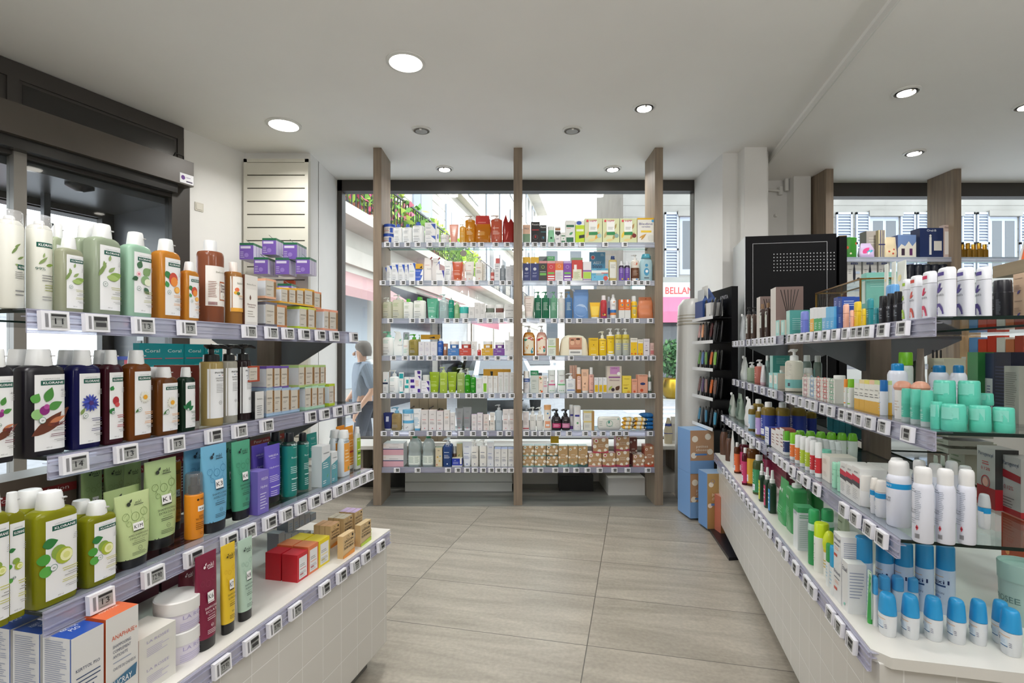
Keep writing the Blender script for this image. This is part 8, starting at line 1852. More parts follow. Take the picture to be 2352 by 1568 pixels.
('C1',.611,.057,0,0,.08,.075,.201,'box','c0dc1e,b4cc1c,e8ecc8','bands=.8,1,f0f2ec','C-.1,.9,.3,3a5ab0,.7;R-.4,.52,.4,.62,f0f4d8;P2a2a2a,-.1,.34,.5,.38,.5,.24,-.1,.2','bright lime carton with blue emblem'),
('C1',.732,.057,0,0,.156,.075,.221,'box',273,'','@hipp:e8c890:e8a838:a8c8c8','green baby cereal box, mango picture'),
('C1',.89,.057,0,0,.149,.075,.221,'box',273,'','@hipp:c8b078:a89858:88a8a0','green baby cereal box, grain picture'),
('C1',1.048,.057,0,0,.151,.075,.221,'box',273,'','@hipp:e8c848:b08858:7a2a2a','green baby cereal box, banana picture'),
('C1',1.205,.057,0,0,.152,.075,.226,'box','e8e6de,d8c058,e0b428','bands=.93,1,e0b020','T0,.72,.09,3a2a80,Bledine,c,.8;T0,.62,.07,3a2a80,cereales,c,.5;R-.3,.42,.32,.5,ecc83a;E-.4,.2,.5,30,.2,d0a050;E-.3,.12,.5,50,.2,c89848;C.3,.2,.2,d8d8d0;C.4,.88,.08,58a8d8','white baby cereal box with gold top'),
('C2',.132,.055,0,0,.069,.07,.215,'box',274,275,276,277),
('C2',.205,.056,0,0,.071,.072,.215,'box',274,275,276,277),
('C2',.279,.056,0,0,.071,.072,.18,'box','2c2c2c,242424','','O0,.7,.2,c8dc50;R-.4,.28,.4,.4,6ab04a;L-.4,.42,.4,.5,1,c8c8c8;R-.5,.88,.5,1,d09090','black lice-care carton'),
('C2',.279,.056,.181,0,.071,.072,.041,'box','707678','','P3a3e42,-.1,0,.5,0,.5,.9','grey carton on black one'),
('C2',.352,.056,0,0,.072,.073,.18,'box','c83038,b02830','','O0,.7,.2,e8d0d0;R-.4,.34,.4,.44,6ab04a;R-.4,.2,.4,.26,f0f0f0;R-.4,.08,.4,.14,f0f0f0;R-.5,.88,.5,1,d8a0a0','red lice-care carton'),
('C2',.35,.055,.181,0,.069,.07,.041,'box','4a9a5c','','T0,.5,.3,d8ecd8,PACK','green carton on red one'),
('C2',.425,.056,0,0,.071,.072,.18,'box','dcd8d8,e07030','bands=.54,.88,e2742c','O0,.74,.2,e8e0d8;R-.5,.88,.5,1,d89080;L-.4,.1,.4,.46,7,b8b8b8','orange-topped lice-care carton'),
('C2',.499,.056,0,0,.072,.073,.18,'box','7a3aa0,6a3090','','O0,.7,.2,e0d0ec;R-.4,.34,.4,.44,6ab04a;R-.4,.2,.4,.26,f0f0f0;R-.4,.06,.4,.12,f0f0f0;R-.5,.88,.5,1,b8a0d0','purple lice-care carton'),
('C2',.587,.057,0,0,.097,.075,.209,'box','c03028,b02820,6a9a60','bands=0,.12,dce0cc/.9,1,7a9a78','R-.4,.06,.4,.5,dcdcc0;R-.3,.4,-.05,.7,ece8e4;L-.3,.1,.3,.4,6,8aa050','red carton with cream panel'),
('C2',.676,.057,0,0,.073,.074,.175,'box','e2dee0,c8c0c8','','R-.46,.12,.46,.46,a8cc40;R-.5,.48,.5,.56,8a5aa8;R-.5,.06,.5,.1,8a5aa8','white carton with lime and purple'),
('C2',.779,.096,0,0,.145,.012,.273,'box','2f7496,286482','','T0,.44,.12,1a2a4a,2000,c,.62,b;T0,.6,.09,c8d0d4,ASSY,c,.5;O-.28,.82,.13,e8e0dc;C-.28,.82,.1,c03a3a;L.2,.86,.46,.96,3,a8c8d4','tall petrol blue display card','box','display_card'),
('C2',.789,.057,0,0,.148,.075,.113,'box','58a4c4,4c94b4','','C0,.5,.24,9ab0b8,.7;R-.5,.62,.5,.84,e4e8e8;T-.05,.86,.1,1a3a6a,ASSY,c,.3;R.1,.6,.5,.66,d85a48;C.36,.22,.15,d04a3c;R-.5,0,.5,.44,68b4d4;C.36,.22,.14,d04a3c;C-.3,.3,.03,4a4a90','blue display tray carton'),
('C2',.909,.04,0,0,.073,.041,.226,'bottle','e6d490t,20386a','f=.86;n=2.4;sh=.05','R-.4,.12,.4,.76,dcdcd4p;L-.3,.5,.3,.66,3,8a8a80','clear yellow bottle with navy cap'),
('C2',.988,.044,0,0,.047,.048,.182,'spray','7050a8,d8dade',278,279,280),
('C2',1.041,.046,0,0,.052,.053,.182,'spray','7050a8,d8dade',278,279,280),
('C2',1.113,.051,0,0,.076,.062,.239,'pump','8a5c42t,e2e0dc','f=.8;n=2;bands=.5,.8,dcd4c8','C0,.66,.24,c86a4a;O0,.66,.26,e8d8d0;R-.5,.0,.5,.1,e4e0d8;E0,.06,.3,10,.5,3a8ad0;L-.3,.2,.3,.4,4,c8a890','brown and clear pump bottle'),
('C2',1.213,.053,0,0,.117,.065,.244,'bottle','a4c4cc,4a9cb0','f=.86;n=3;sh=.26;cr=1.4','C-.02,.34,.2,3a90b8,1.5;C-.02,.58,.12,3a90b8;C.0,.36,.11,e8eef0;R-.2,.1,.16,.13,2a2a3a','pale blue baby wash bottle'),
('C3',.154,.046,0,0,.092,.052,.204,'tube','e8dcd4,e8e6e2','ch=.1','L-.4,.86,.4,.92,1,c89088;L-.3,.3,.3,.7,5,b8a8a0','pale rose hand tube'),
('C3',.197,.085,0,0,.017,.009,.192,'tube','b8e0c8,d8e8e0','ch=.1','','thin mint tube behind'),
('C3',.236,.046,0,0,.064,.052,.243,'pump','3f8a6ct,3f8a6c',281,282,283),
('C3',.304,.048,0,0,.07,.057,.243,'pump','3c8a68t,3c8a68',281,282,283),
('C3',.377,.047,0,0,.067,.055,.242,'pump','86bea0t,86bea0',281,282,'mint green round pump bottle'),
('C3',.446,.045,0,0,.06,.049,.238,'pump','d8d6d2,d8d6d2',281,282,'off-white round pump bottle'),
('C3',.513,.047,0,0,.067,.054,.244,'pump','6a96c4t,6a96c4',281,282,'mid blue round pump bottle'),
('C3',.621,.048,0,0,.136,.055,.263,'pouch','6c94c8,d8e0ec','tp=1;nz=-1','C.0,.28,.42,a8c0e0','blue refill pouch with spout'),
('C3',.75,.047,0,0,.095,.053,.146,'tube','eab82a,e8e8e0','ch=.1','R-.36,.2,.36,.76,f0cc50','yellow sun cream tube'),
('C3',.829,.049,0,0,.057,.058,.209,'round','b83038,e4dcdc','f=.8;cw=.64','C0,.16,.26,e8d060,.6;C-.1,.2,.14,5a3a2a;R-.4,.04,.4,.08,6a3a90','red round bottle'),
('C3',.886,.104,0,0,.027,.028,.204,'round','a8b4c8,d8dce0',284,'R-.4,.2,.4,.5,3a60a0','blue and white spray behind'),
('C3',.915,.048,0,0,.055,.056,.218,'spray','e6e6e4,e4e4e4','f=.78;bands=.24,.36,2a72b8/.14,.24,e08a40','E-.1,.66,.4,30,.5,e89040;L-.3,.5,.3,.6,2,888888','white sun spray with blue and orange bands'),
('C3',.988,.045,0,0,.05,.051,.17,'box',285,286,287,288),
('C3',1.04,.045,0,0,.05,.051,.17,'box',285,286,287,288),
('C3',1.103,.048,0,0,.056,.057,.204,'round','ecc028,dcdedc','f=.76;cw=.7','L-.4,.5,.4,.6,1,3a90c0;L-.3,.2,.3,.4,3,6ab0c0;C0,.16,.14,f0e0a0','yellow bottle with clear cap'),
('C3',1.208,.065,0,0,.14,.09,.196,'pouch','d08058,b86a48',162,'Pb8542e,.0,.95,.1,.95,-.2,.4','orange fabric wash bag','wash bag','wash_bag'),
('C4',.154,.066,0,0,.114,.093,.27,'pump','e09a34t,e4e4e4',289,'R-.4,.06,.36,.68,ece4cc;E-.4,.1,.7,60,.3,e89a34;E.2,.06,.5,80,.4,2a90a8;E.3,.5,.4,130,.5,c03a3a;E-.4,.5,.3,20,.5,2a9a8a;R-.1,.55,.1,.6,d03a3a','round orange shower gel pump bottle'),
('C4',.268,.06,0,0,.098,.08,.27,'pump','e6b4a4t,e4e4e4',289,'R-.4,.06,.36,.68,f0e0cc;E-.4,.1,.7,60,.3,e0a83a;E.2,.1,.5,80,.4,3a9a9a;E-.4,.5,.4,30,.5,c03a3a;R-.1,.55,.1,.6,d03a3a;C.2,.28,.1,d0443a','round pink shower gel pump bottle'),
('C4',.374,.057,0,0,.099,.075,.156,'box','dce4d8,a88450','','R-.5,.48,.2,.54,a8d070;R.2,0,.5,1,b08a58p;L-.4,.6,.1,.9,4,8aa090;L-.4,.1,.1,.4,4,a8a8a0','white and green carton, kraft edge'),
('C4',.56,.065,0,0,.26,.09,.184,'blanket','e8e0c8x','','','cream rolled baby blanket with photo card','blanket','baby_blanket'),
('C4',.735,.057,0,0,.082,.075,.158,'box','e2b81c,d8ac18','','T0,.86,.05,5a4a10,WELEDA,c,.8;C0,.6,.05,3a2a10;L-.3,.3,.3,.46,2,f4dc70;R-.3,.04,.3,.08,f0ecd0','yellow baby oil carton'),
('C4',.817,.048,0,0,.069,.056,.218,'pump','e6c01e,ecead8','f=.7;n=3;nz=-1','T0,.6,.05,5a4a10,WELEDA,c,.8;C0,.5,.05,3a2a10;L-.3,.2,.3,.4,2,f8ecb0','short yellow pump bottle'),
('C4',.89,.048,0,0,.069,.056,.245,'pump','e8c420,f0f0f0','f=.76;n=2;sh=.03;nk=.9;cw=1;bands=0,.06,e8e8e8/.72,.76,f0f0f0','T0,.6,.05,5a4a10,WELEDA,c,.8;C0,.5,.05,3a2a10;R-.3,.1,.3,.15,f0ecd0','tall yellow pump bottle'),
('C4',.96,.045,0,0,.062,.051,.243,'pump','c8c080,e4e4e0',290,291,292),
('C4',1.027,.047,0,0,.066,.054,.243,'pump','c8c080,e4e4e0',290,291,292),
('C4',1.097,.051,0,0,.062,.062,.157,'box','e4e0d4,d8d0c0','',293,'baby cream carton, orange flowers'),
('C4',1.156,.045,0,0,.049,.05,.144,'box','e4e0d4,d8d0c0','',293,'smaller baby cream carton, orange flowers'),
('C4',1.211,.047,0,0,.053,.053,.15,'box','dcd6da','','T0,.84,.05,7a7a80,WELEDA,c,.8;C-.05,.6,.1,b090b8;R-.2,.28,.2,.32,4a4a5a;L-.3,.4,.3,.5,2,b0a8b8','white carton with mauve print'),
('C4',1.261,.038,0,0,.036,.036,.113,'box','d8b8b0','','R-.4,.1,.4,.4,c87878;L-.3,.5,.3,.8,3,a07878','little rose carton'),
('C5',.132,.052,0,0,.064,.065,.195,'round','e6e6e8,ecebe8','f=.72;cw=.9;nk=.9;sh=.06','R-.44,.5,.44,.66,3a60a8;T0,.54,.08,f0f0f8,HALL,c,.7;L-.3,.2,.2,.4,4,a8a8b0;E-.3,.4,.6,20,.1,2a4a7a','white bottle with blue panel'),
('C5',.203,.057,0,0,.072,.073,.201,'box','ccd2cc,c0c8c0,2a8a5a','bands=.78,1,2f8a5e','L-.3,.5,.3,.58,2,7a8a80;L-.3,.15,.2,.4,3,9aa8a0;T0,.84,.09,e0ece4,HALL,c,.7','grey carton with green top'),
('C5',.26,.039,0,0,.038,.039,.153,'box','ecdccc','','E-.3,.8,.6,20,.5,4a8a3a;C-.2,.9,.2,d8603a;C.2,.08,.24,e06a3a;E-.3,.1,.5,40,.4,3a7a3a;C0,.6,.1,c83a3a','narrow carton with fruit blossom'),
('C5',.3,.038,0,0,.036,.036,.156,'box','dcdad8','','T0,.84,.06,6a6a6a,SAUGELLA,c,.8;R-.4,.34,.4,.44,d8a0b0;L-.3,.5,.3,.7,2,c890a0','narrow carton with pink stripe'),
('C5',.36,.043,0,0,.074,.045,.206,'hour',294,'',295,296),
('C5',.36,.092,0,0,.074,.045,.206,'hour',294,'',295,296),
('C5',.446,.044,0,0,.078,.048,.206,'hour',294,'',297,298),
('C5',.446,.096,0,0,.078,.048,.206,'hour',294,'',297,298),
('C5',.53,.054,0,0,.084,.068,.174,'pump','e8eaec,e8e8e8','f=.72;n=6;nz=-1;sh=.03','O-.18,.66,.1,3a5aa0;L0,.66,.3,.72,1,6a7ab0;L-.3,.3,.3,.5,4,a8b0c0;R-.4,.12,.4,.16,3a60b0','square white pump bottle with blue line'),
('C5',.543,.138,0,0,.02,.035,.245,'box',299,'',300,301),
('C5',.565,.138,0,0,.018,.035,.245,'box',299,'',300,301),
('C5',.587,.138,0,0,.02,.035,.245,'box',299,'',300,301),
('C5',.603,.041,0,0,.041,.042,.229,'round','c88a44t,ece6dc','f=.74;cw=.8;n=4;nk=.8;sh=.04','R-.4,.14,.4,.74,ecc4b4;O0,.4,.2,b07060;L-.3,.5,.3,.7,3,a87868','rose gold body oil bottle'),
('C5',.659,.038,0,0,.065,.036,.212,'tube','eabfa0,e8e4de','ch=.1;aw=.45','E-.1,.36,.3,60,.4,6a4a38;E0,.34,.3,100,.4,6a4a38;L-.3,.7,.3,.86,3,8a6a58;L-.3,.2,.1,.28,2,8a6a58','peach cream tube'),
('C5',.716,.042,0,0,.044,.044,.229,'round','e4b0a0,ecebe8','f=.72;cw=.64;nk=.7;sh=.04','O.1,.36,.24,6a3a38;L-.3,.6,.3,.8,3,7a4a48;L-.3,.06,.3,.14,1,7a4a48','blush pink mist bottle'),
('C5',.759,.038,0,0,.036,.036,.138,'box','dedfe0','',302,303),
('C5',.798,.038,0,0,.034,.035,.138,'box','dedfe0','',302,303),
('C5',.836,.038,0,0,.036,.036,.138,'box','dedfe0','',302,303),
('C5',.921,.057,0,0,.13,.075,.24,'box','d4c8ba,c4b8aa','','R-.3,.7,.36,.98,c890c0;T0,.9,.05,6a2a6a,coline,c,.4;R-.4,.56,.4,.61,8a4a8c;T0,.45,.055,8a6a7c,Allaitement,c,.7;C.3,.72,.12,f0f0ec;E.1,.1,.4,50,.7,5a3a28;C-.1,.12,.12,3a2e3a;E-.4,.1,.4,50,.4,a8b858','large beige herbal tea box'),
('C5',1.032,.057,0,0,.081,.075,.152,'box','e8cf50,dcc040','','T0,.8,.05,6a5a20,WELEDA,c,.6;L-.4,.4,.3,.5,2,b88a20;R-.3,.26,.1,.3,4a3a10;C.2,.06,.16,e0a838','soft yellow carton'),
('C5',1.102,.046,0,0,.05,.051,.123,'box','e8a88c,e09a7c','','T0,.82,.07,5a4a40,WELEDA,c,.8;C.0,.1,.2,d85a34;L-.3,.3,.3,.6,3,f4d0c0','small peach carton'),
('C5',1.176,.057,0,0,.09,.075,.163,'box','e4a68c,dc9a80,e8d8cc','','T0,.92,.05,5a4a40,WELEDA,c,.8;C0,.5,.26,2c3c70,.5;C-.1,.14,.16,c8502c','peach carton with blue badge'),
('C5',1.241,.038,0,0,.035,.035,.195,'spray','7a8a78t,e2e2de','f=.72;n=2','R-.4,.1,.4,.52,d8dcdc;C.1,.14,.1,2a3a7a','small green bottle with white cap'),
('C6',.125,.048,0,0,.054,.055,.166,'box','e2dcdc','','O-.14,.88,.16,6a7ab0;R-.5,.08,.5,.13,b82a3a;L-.3,.3,.3,.7,5,a8a0a0','white carton with crimson line'),
('C6',.131,.108,0,0,.045,.037,.218,'pump','d8dcdc,b8c0c8','f=.7;n=3','','clear pump behind the carton'),
('C6',.188,.044,0,0,.059,.048,.206,'pump','e2e2de,e2e4e2',304,305,306),
('C6',.251,.044,0,0,.059,.048,.206,'pump','e2e2de,e2e4e2',304,305,306),
('C6',.321,.044,0,0,.077,.047,.229,'hour','e6e2da,eab078','','C0,.66,.1,3a8ac0;P2a2a80,.1,.46,.3,.46,.3,.58;R-.3,.1,.3,.36,e09a74;R-.2,.16,.2,.24,e8e8e8','cream bottle with apricot cap'),
('C6',.404,.053,0,0,.082,.066,.184,'pump',307,308,309,310),
('C6',.404,.124,0,0,.082,.066,.184,'pump',307,308,309,310),
('C6',.487,.05,0,0,.075,.061,.184,'pump',307,308,311,310),
('C6',.487,.115,0,0,.075,.061,.184,'pump',307,308,311,310),
('C6',.543,.1,0,0,.04,.04,.222,'round','e4e2e4,e6e4e2','f=.85;cw=.9;bands=0,.14,7a48a8','R-.3,.55,.4,.62,3a3a90','white bottle with purple base, behind'),
('C6',.59,.043,0,0,.074,.045,.218,'hour','e6e4e4,e8e6e4','',312,313),
('C6',.59,.092,0,0,.074,.045,.218,'hour','e6e4e4,e8e6e4','',312,313),
('C6',.693,.057,0,0,.095,.075,.086,'box',314,315,316,317),
('C6',.693,.057,.086,0,.095,.075,.086,'box',314,315,316,317),
('C6',.878,.045,0,0,.208,.05,.122,'pack','e2e2da,e','','O0,.5,.14,6aa88a;E-.06,.5,.14,60,.5,4a9a8a;E.0,.5,.14,110,.5,4a9a8a;R-.14,.3,.14,.32,4a6a7a;L-.44,.3,-.3,.7,3,a8b0a8;C.38,.84,.04,8ab0a8;O.32,.4,.06,b8b8b0;L-.3,.8,.3,.86,1,9aa8a0','large white baby wipes pack'),
('C6',1.048,.08,0,0,.104,.11,.042,'pillow',318,319,320,321),
('C6',1.153,.08,0,0,.116,.11,.042,'pillow',318,319,320,321),
('C6',1.055,.08,.036,0,.104,.11,.042,'pillow',318,319,320,321),
('C6',1.16,.08,.036,0,.116,.11,.042,'pillow',318,319,320,321),
('C6',1.062,.08,.072,0,.104,.11,.042,'pillow',318,319,320,321),
('C6',1.167,.08,.072,0,.116,.11,.042,'pillow',318,319,320,321),
('C6',1.243,.1,0,0,.125,.12,.042,'pillow',322,323,'',324),
('C6',1.239,.1,.036,0,.125,.12,.042,'pillow',322,323,'',324),
('C6',1.236,.1,.072,0,.125,.12,.042,'pillow',322,323,'',324),
('C6',1.233,.1,.108,0,.125,.12,.042,'pillow',322,323,'',324),
('C7',.147,.07,0,0,.099,.1,.093,'box',325,'',326,327),
('C7',.147,.07,.094,0,.099,.1,.093,'box',325,'',326,327),
('C7',.253,.07,0,0,.1,.1,.093,'box',325,'','@dots:7aa098',327),
('C7',.253,.07,.094,0,.1,.1,.093,'box',325,'','@dots:7aa098',327),
('C7',.361,.07,0,0,.101,.1,.093,'box',325,'',328,329),
('C7',.361,.07,.094,0,.101,.1,.093,'box',325,'',328,329),
('C7',.46,.07,0,0,.085,.1,.186,'box',330,'',326,331),
('C7',.55,.07,0,0,.084,.1,.186,'box',330,'','@dots:6a9088',331),
('C7',.638,.07,0,0,.083,.1,.186,'box',330,'',328,331),
('C7',.747,.075,0,0,.119,.11,.121,'box',332,'','@dots:d89890','square kraft box with salmon base'),
('C7',.873,.075,0,0,.118,.11,.121,'box',332,'','@dots:b84858','square kraft box with rose base'),
('C7',.996,.075,0,0,.117,.11,.14,'box',332,'','@dots:a83c58','square kraft box with raspberry base'),
('C7',.799,.07,.122,0,.137,.1,.131,'box','b8936a,b86470,c890a0','','@dots:b84858','square kraft box atop the others'),
('C7',.996,.075,.141,0,.117,.11,.134,'box','b8936a,a83c58,b86478','','@dots:a83c58','upper kraft box with raspberry base'),
('C7',1.115,.15,0,0,.069,.06,.245,'box','7a4438,6a3830,8a5448','','@dots:5a2a28','dark brown-red carton'),
('C7',1.14,.08,0,0,.101,.12,.107,'box','b48c68,94544a,b8a898','','@dots:c87878','low kraft box with pink base'),
('C7',1.236,.08,0,0,.084,.12,.187,'box','a8785a,b04a30,c05a3a','','@dots:c04a30','tall kraft box with red base'),
('C7',.394,.15,.192,0,.073,.04,.09,'box','e6b81e,dcae18','','','yellow box above the kraft boxes'),
('W1',3.289,.08,0,0,.152,.12,.195,'jar','3a8a2e,4cb02e','f=.96','C-.3,.5,.1,e0603a;C.3,.7,.09,e0603a;C-.1,.2,.06,e8e0c0','green ribbed jar with orange flowers'),
('W1',3.449,.05,0,0,.152,.061,.145,'pouch','c8b4d8,e','tp=.6;sp=0','E-.3,.3,.6,40,.5,e04a8a;E-.1,.4,.5,10,.4,3ab0c8;E0,.2,.4,60,.3,e8e0e8','purple pouch of sleep mask','pouch','sleep_mask'),
('W1',3.54,.14,0,0,.12,.1,.275,'box','aaa49e,8a8684','','L-.3,.5,.3,.8,3,c8c4bc','large grey gift carton'),
('W1',3.582,.039,0,0,.063,.038,.267,'box','d8cca4,c8bc94','','R-.3,0,-.16,1,2c2c60;R-.02,0,.1,1,2c2c60;R.24,0,.36,1,2c2c60;R-.5,.46,.5,.5,2c2c60','striped cream and navy carton'),
('W1',3.681,.044,0,0,.118,.047,.204,'pouch','dcccaa,e',162,'C-.2,.3,.08,c04a3a;C.1,.2,.08,c04a3a;C.2,.4,.07,c04a3a','cream cloth pouch with red hearts','pouch','cloth_pouch'),
('W1',3.825,.073,0,0,.177,.106,.221,'box','6c86b4,3a4a80,8a9ac0','','Pd8d4c8,-.5,0,.5,0,.5,.7,.3,.5,.1,.72,-.1,.5,-.3,.6,-.5,.4;R-.3,.1,-.12,.4,3a2a3a;R.14,.1,.3,.4,5a2a5a','blue gift carton with serum bottles'),
('W1',4.063,.08,0,0,.224,.12,.288,'box','1c2c58,16244a,3a4a78','','T0,.88,.07,e8ecf4,Oral-B,c,.4;R-.1,.1,0,.7,d8d8d4;R.1,.24,.44,.56,d0ccc4;C-.05,.74,.05,d8d8d4','navy electric toothbrush carton'),
('W1',4.229,.048,0,0,.093,.056,.317,'box','c8b4ac,b8a49c','','R-.4,.1,.1,.8,e0dcd8;R.2,.1,.36,.7,f0f0f0;T0,.9,.05,5a4a4a,Dentaire,c,.8','tall rose and white carton'),
('W1',4.381,.045,0,0,.051,.051,.133,'round',333,334,'',335),
('W1',4.436,.045,0,0,.051,.051,.145,'round',333,334,'',335),
('W1',4.491,.045,0,0,.051,.051,.133,'round',333,334,'',335),
('W1',4.546,.045,0,0,.051,.051,.145,'round',333,334,'',335),
('W1',4.6,.045,0,0,.051,.051,.133,'round',333,334,'',335),
('W2',3.314,.06,0,0,.135,.081,.251,'box',336,'',337,338),
('W2',3.466,.06,0,0,.135,.081,.251,'box',336,'',337,338),
('W2',3.605,.053,0,0,.11,.066,.251,'box',336,'',337,338),
('W2',3.875,.058,0,0,.076,.076,.221,'jar',339,'f=.7','',340),
('W2',3.955,.058,0,0,.076,.076,.221,'jar',339,'f=.7','',340),
('W2',4.035,.058,0,0,.076,.076,.221,'jar',339,'f=.7','',340),
('W2',4.115,.058,0,0,.076,.076,.221,'jar',339,'f=.7','',340),
('W2',4.196,.058,0,0,.076,.076,.221,'jar',339,'f=.7','',340),
('R2',-3.254,.613,0,0,.025,.025,.23,'round',341,284,'',342),
('R2',-3.19,.612,0,0,.024,.024,.222,'round',341,284,'',342),
('R2',-3.128,.612,0,0,.024,.024,.228,'round',341,284,'',342),
('R2',-3.069,.612,0,0,.023,.023,.221,'round',341,284,'',342),
('R2',-3.013,.611,0,0,.022,.022,.227,'round',341,284,'',342),
('R2',-2.869,.626,.04,0,.013,.013,.173,'round',343,344,'',345),
('R2',-2.836,.626,.04,0,.013,.013,.173,'round',343,344,'',345),
('R2',-2.803,.626,.04,0,.013,.013,.173,'round',343,344,'',345),
('R2',-2.686,.59,0,0,.124,.08,.176,'box','d0ccb8,c0bca8,e0d890','','L-.3,.3,.3,.8,4,b08a4a','cream tester stand at the back'),
('R2',-2.736,.513,0,0,.065,.026,.219,'pouch','8a7a70,e','tp=.9;sp=0','','grey cellophane pack at back'),
('R2',-2.923,.805,0,0,.065,.05,.282,'box','d8b088,d8b088','',346,'sand carton far behind'),
('R2',-2.853,.805,0,0,.061,.05,.271,'box','6a9ad0,6a9ad0','',346,'blue carton far behind'),
('R2',-2.788,.805,0,0,.058,.05,.262,'box','d04a30,d04a30','',346,'red carton far behind'),
('R2',-2.725,.805,0,0,.055,.05,.275,'box','c8402c,c8402c','',346,'scarlet carton far behind'),
('R2',-2.666,.805,0,0,.052,.05,.266,'box','d8d4cc,d8d4cc','',346,'white carton far behind'),
('R2',-2.61,.805,0,0,.05,.05,.257,'box','c87850,c87850','',346,'rust carton far behind'),
('R2',-2.556,.805,0,0,.047,.05,.27,'box','b04a3a,b04a3a','',346,'brick carton far behind'),
('R3',-2.316,.57,0,0,.099,.1,.146,'box','b8b8a8,a8a898,c8c8b8','','L-.4,.2,.3,.8,5,7a8a6a','cream carton leaning at back'),
('R3',-2.641,.607,0,0,.026,.014,.033,'tube',347,'','',348),
('R3',-2.587,.607,0,0,.025,.014,.043,'tube',347,'','',348),
('R3',-2.536,.607,0,0,.024,.013,.053,'tube',347,'','',348),
('R3',-2.487,.606,0,0,.023,.013,.062,'tube',347,'','',348),
('R3',-2.44,.606,0,0,.023,.012,.071,'tube',347,'','',348),
('R3',-2.395,.606,0,0,.022,.012,.08,'tube',347,'','',348),
('R3',-3.583,.53,0,0,.096,.06,.144,'box',349,'','',350),
('R3',-3.482,.53,0,0,.09,.06,.154,'box',349,'','',350),
('R3',-3.388,.53,0,0,.085,.06,.164,'box',349,'','',350),
('R3',-3.298,.53,0,0,.08,.06,.173,'box',349,'','',350),
('R1',-2.29,.655,.238,10,.085,.05,.13,'holder','c8c4bc,e','','L-.3,.7,.3,.9,3,8a8a88','grey leaflet holder with bright sticks','leaflet holder','leaflet_holder'),
('R0',-2.052,.65,0,0,.102,.1,.245,'box','c0502c,a84424,c86040','','C-.2,.5,.1,e8a060','low orange-brown carton behind'),
('R0',-3.757,.425,0,0,.136,.05,.069,'box',351,'',352,353),
('R0',-3.608,.425,0,0,.125,.05,.1,'box',351,'',352,353),
('R0',-3.471,.425,0,0,.115,.05,.127,'box',351,'',352,353),
('R0',-3.345,.425,0,0,.106,.05,.152,'box',351,'',352,353),
('R0',-3.228,.425,0,0,.098,.05,.176,'box',351,'',352,353),
('L3',.98,.335,0,0,.2,.1,.215,'box','6a5a52,6a5a52','',354,'dark grey-brown text carton at back'),
('L3',1.19,.335,0,0,.2,.1,.215,'box','8a8680,8a8680','',354,'grey text carton with leaf at back'),
('L3',1.4,.335,0,0,.2,.1,.215,'box','5c1f26,5c1f26','',354,'dark wine carton with white writing at back'),
('L3',1.61,.335,0,0,.2,.1,.215,'box','77726c,77726c','',354,'warm grey text carton at back'),
('L3',1.82,.335,0,0,.2,.1,.215,'box','5a544e,5a544e','',354,'umber text carton at back'),
('L0',.8,.5,0,0,.16,.1,.2,'box',355,'',356,357),
('L0',.97,.5,0,0,.16,.1,.2,'box',355,'',356,357),
('L0',1.14,.5,0,0,.16,.1,.2,'box',355,'',356,357),
('L0',1.31,.5,0,0,.16,.1,.2,'box',355,'',356,357),
('L0',1.48,.5,0,0,.16,.1,.2,'box',355,'',356,357),
]
ITEMS = [tuple(TEXTS[v] if 9 <= i <= 12 and isinstance(v, int) else v for i, v in enumerate(r)) for r in ITEMS]

for r in ITEMS: product(*r)
label_all()
# ---- electronic price tags
def tagmesh(w, h, price, small):
    m = MB(); m.box(-w/2, -.012, -h/2, w/2, 0, h/2, 'ececf2'); s = MB()
    sf = Surf(kind='flat', d=.0122); s.box(-w*.18, -.0126, -h*.38, w*.40, -.0121, h*.38, 'a4a6a4p')
    prints(s, sf, f'R-.16,.22,.38,.34,2a2a2cp;T.1,-.18,.3,1e1e20,{price},c,{.3 if len(price) < 3 else .42};L-.14,-.34,.3,-.26,1,5a5a5a' if (price and len(price) > 1 and not small) else 'R-.16,.14,.38,.34,2a2a2cp;R-.1,-.22,.34,.02,3a3a3cp', w, h)
    if not small: prints(s, sf, 'L-.16,.02,.38,.16,2,4a4a4a', w, h)
    prints(s, Surf(kind='flat', d=.0120), 'B-.38,-.36,-.26,.36,55555ap' if not small else 'R-.36,-.3,-.32,.3,8a8a8ap', w, h)
    return m.mesh('price_tag'), s.mesh('screen', False)
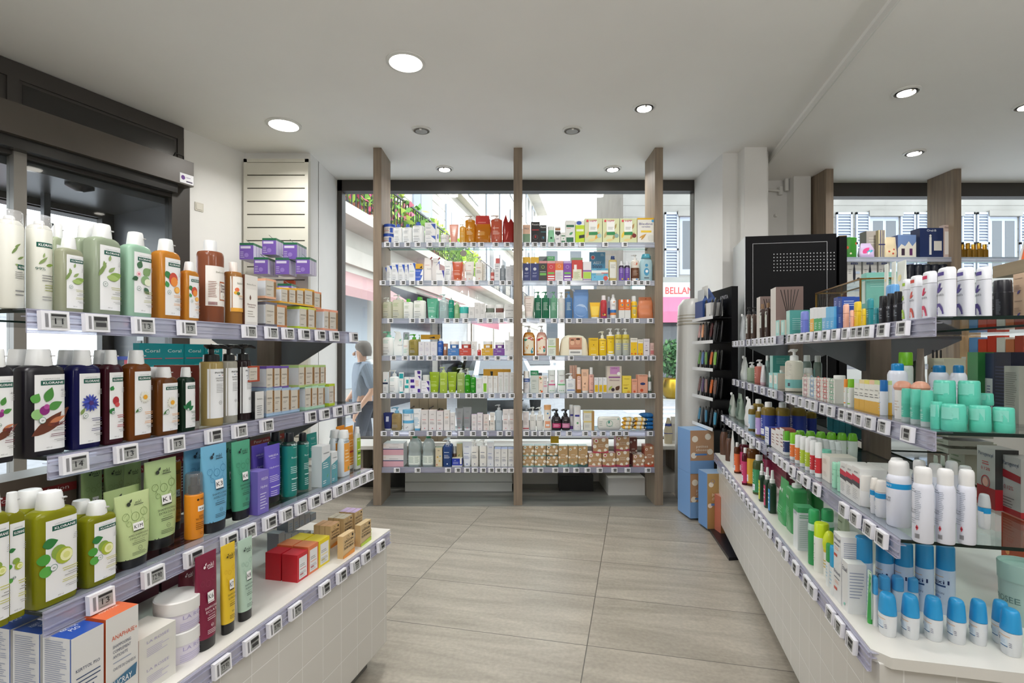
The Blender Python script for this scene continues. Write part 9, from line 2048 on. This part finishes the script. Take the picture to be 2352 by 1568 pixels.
PR = {'L1': ['11', '8', '13', '13', '10', '17', '12', '9', '5', '5', '7'], 'L2': ['14', '13', '13', '8', '14', '14', '9', '8', '9', '12', '14'], 'L3': ['13', '12.90', '8', '8', '8.90', '9', '14.90', '11', '6', '9', '12', '14', '11', '13', '12'], 'L0': ['13.90', '8', '8.90', '8.90', '7', '9', '21', '5', '3']}
_tm = {}
def tm(price, small):
    if (price, small) not in _tm: _tm[(price, small)] = tagmesh(.056 if not small else .052, .041, price, small)
    return _tm[(price, small)]
wl = {}
for sh, xs in TAGS.items():
    T0 = SH[sh][0]; n = len(xs); order = sorted(range(n), key=lambda i: (xs[i] if sh[0] != 'R' else -xs[i]))
    near = [(r[1], r[12]) for r in ITEMS if r[0] == sh and r[2] < .14 and r[3] < .05]; used = {}
    T2 = T0 @ Matrix.Translation((0, -.010 if sh[0] != 'C' else -.0095, -.024 if sh != 'L0' and sh != 'R0' else -.03))
    if sh[0] == 'C': T2 = Matrix.Translation((0, 4.664, SH[sh][0].translation.z-.023))
    cand = []
    for i, x in enumerate(xs):
        price = PR[sh][i] if sh in PR else (['12', '9', '7', '11', '15', '10', '8'][i % 7] if sh[0] == 'R' else '')
        small = sh[0] == 'C' or (sh[0] == 'R' and x < -2.95)
        a, b = tm(price if not small else '', small)
        r = bpy.data.objects.new('price_tag', a); COL.objects.link(r); c = bpy.data.objects.new('screen', b); COL.objects.link(c); c.parent = r
        r.matrix_world = T2 @ Matrix.Translation((x, 0, 0)) @ Matrix.Rotation(R(-4 if not small else 0), 4, 'X'); r['category'] = 'price tag'; r['group'] = f'electronic price tags on the {SH[sh][1]}'
        nn = min(near, key=lambda q: abs(q[0]-x))[1] if near else 'items'
        cand.append((r, nn, i))
    for r, nn, i in cand:
        same = [q for q in cand if q[1] == nn]
        w = nn.split()
        if len(same) == 1: lab = f'price tag below {nn}'; lab = ' '.join(lab.split()[:11])+f', {SH[sh][1]}'
        else: lab = f'price tag {NTH[[q[2] for q in cand].index(i)]} along the rail of the {SH[sh][1]}'
        r['label'] = lab.replace('leftmost', '1st')
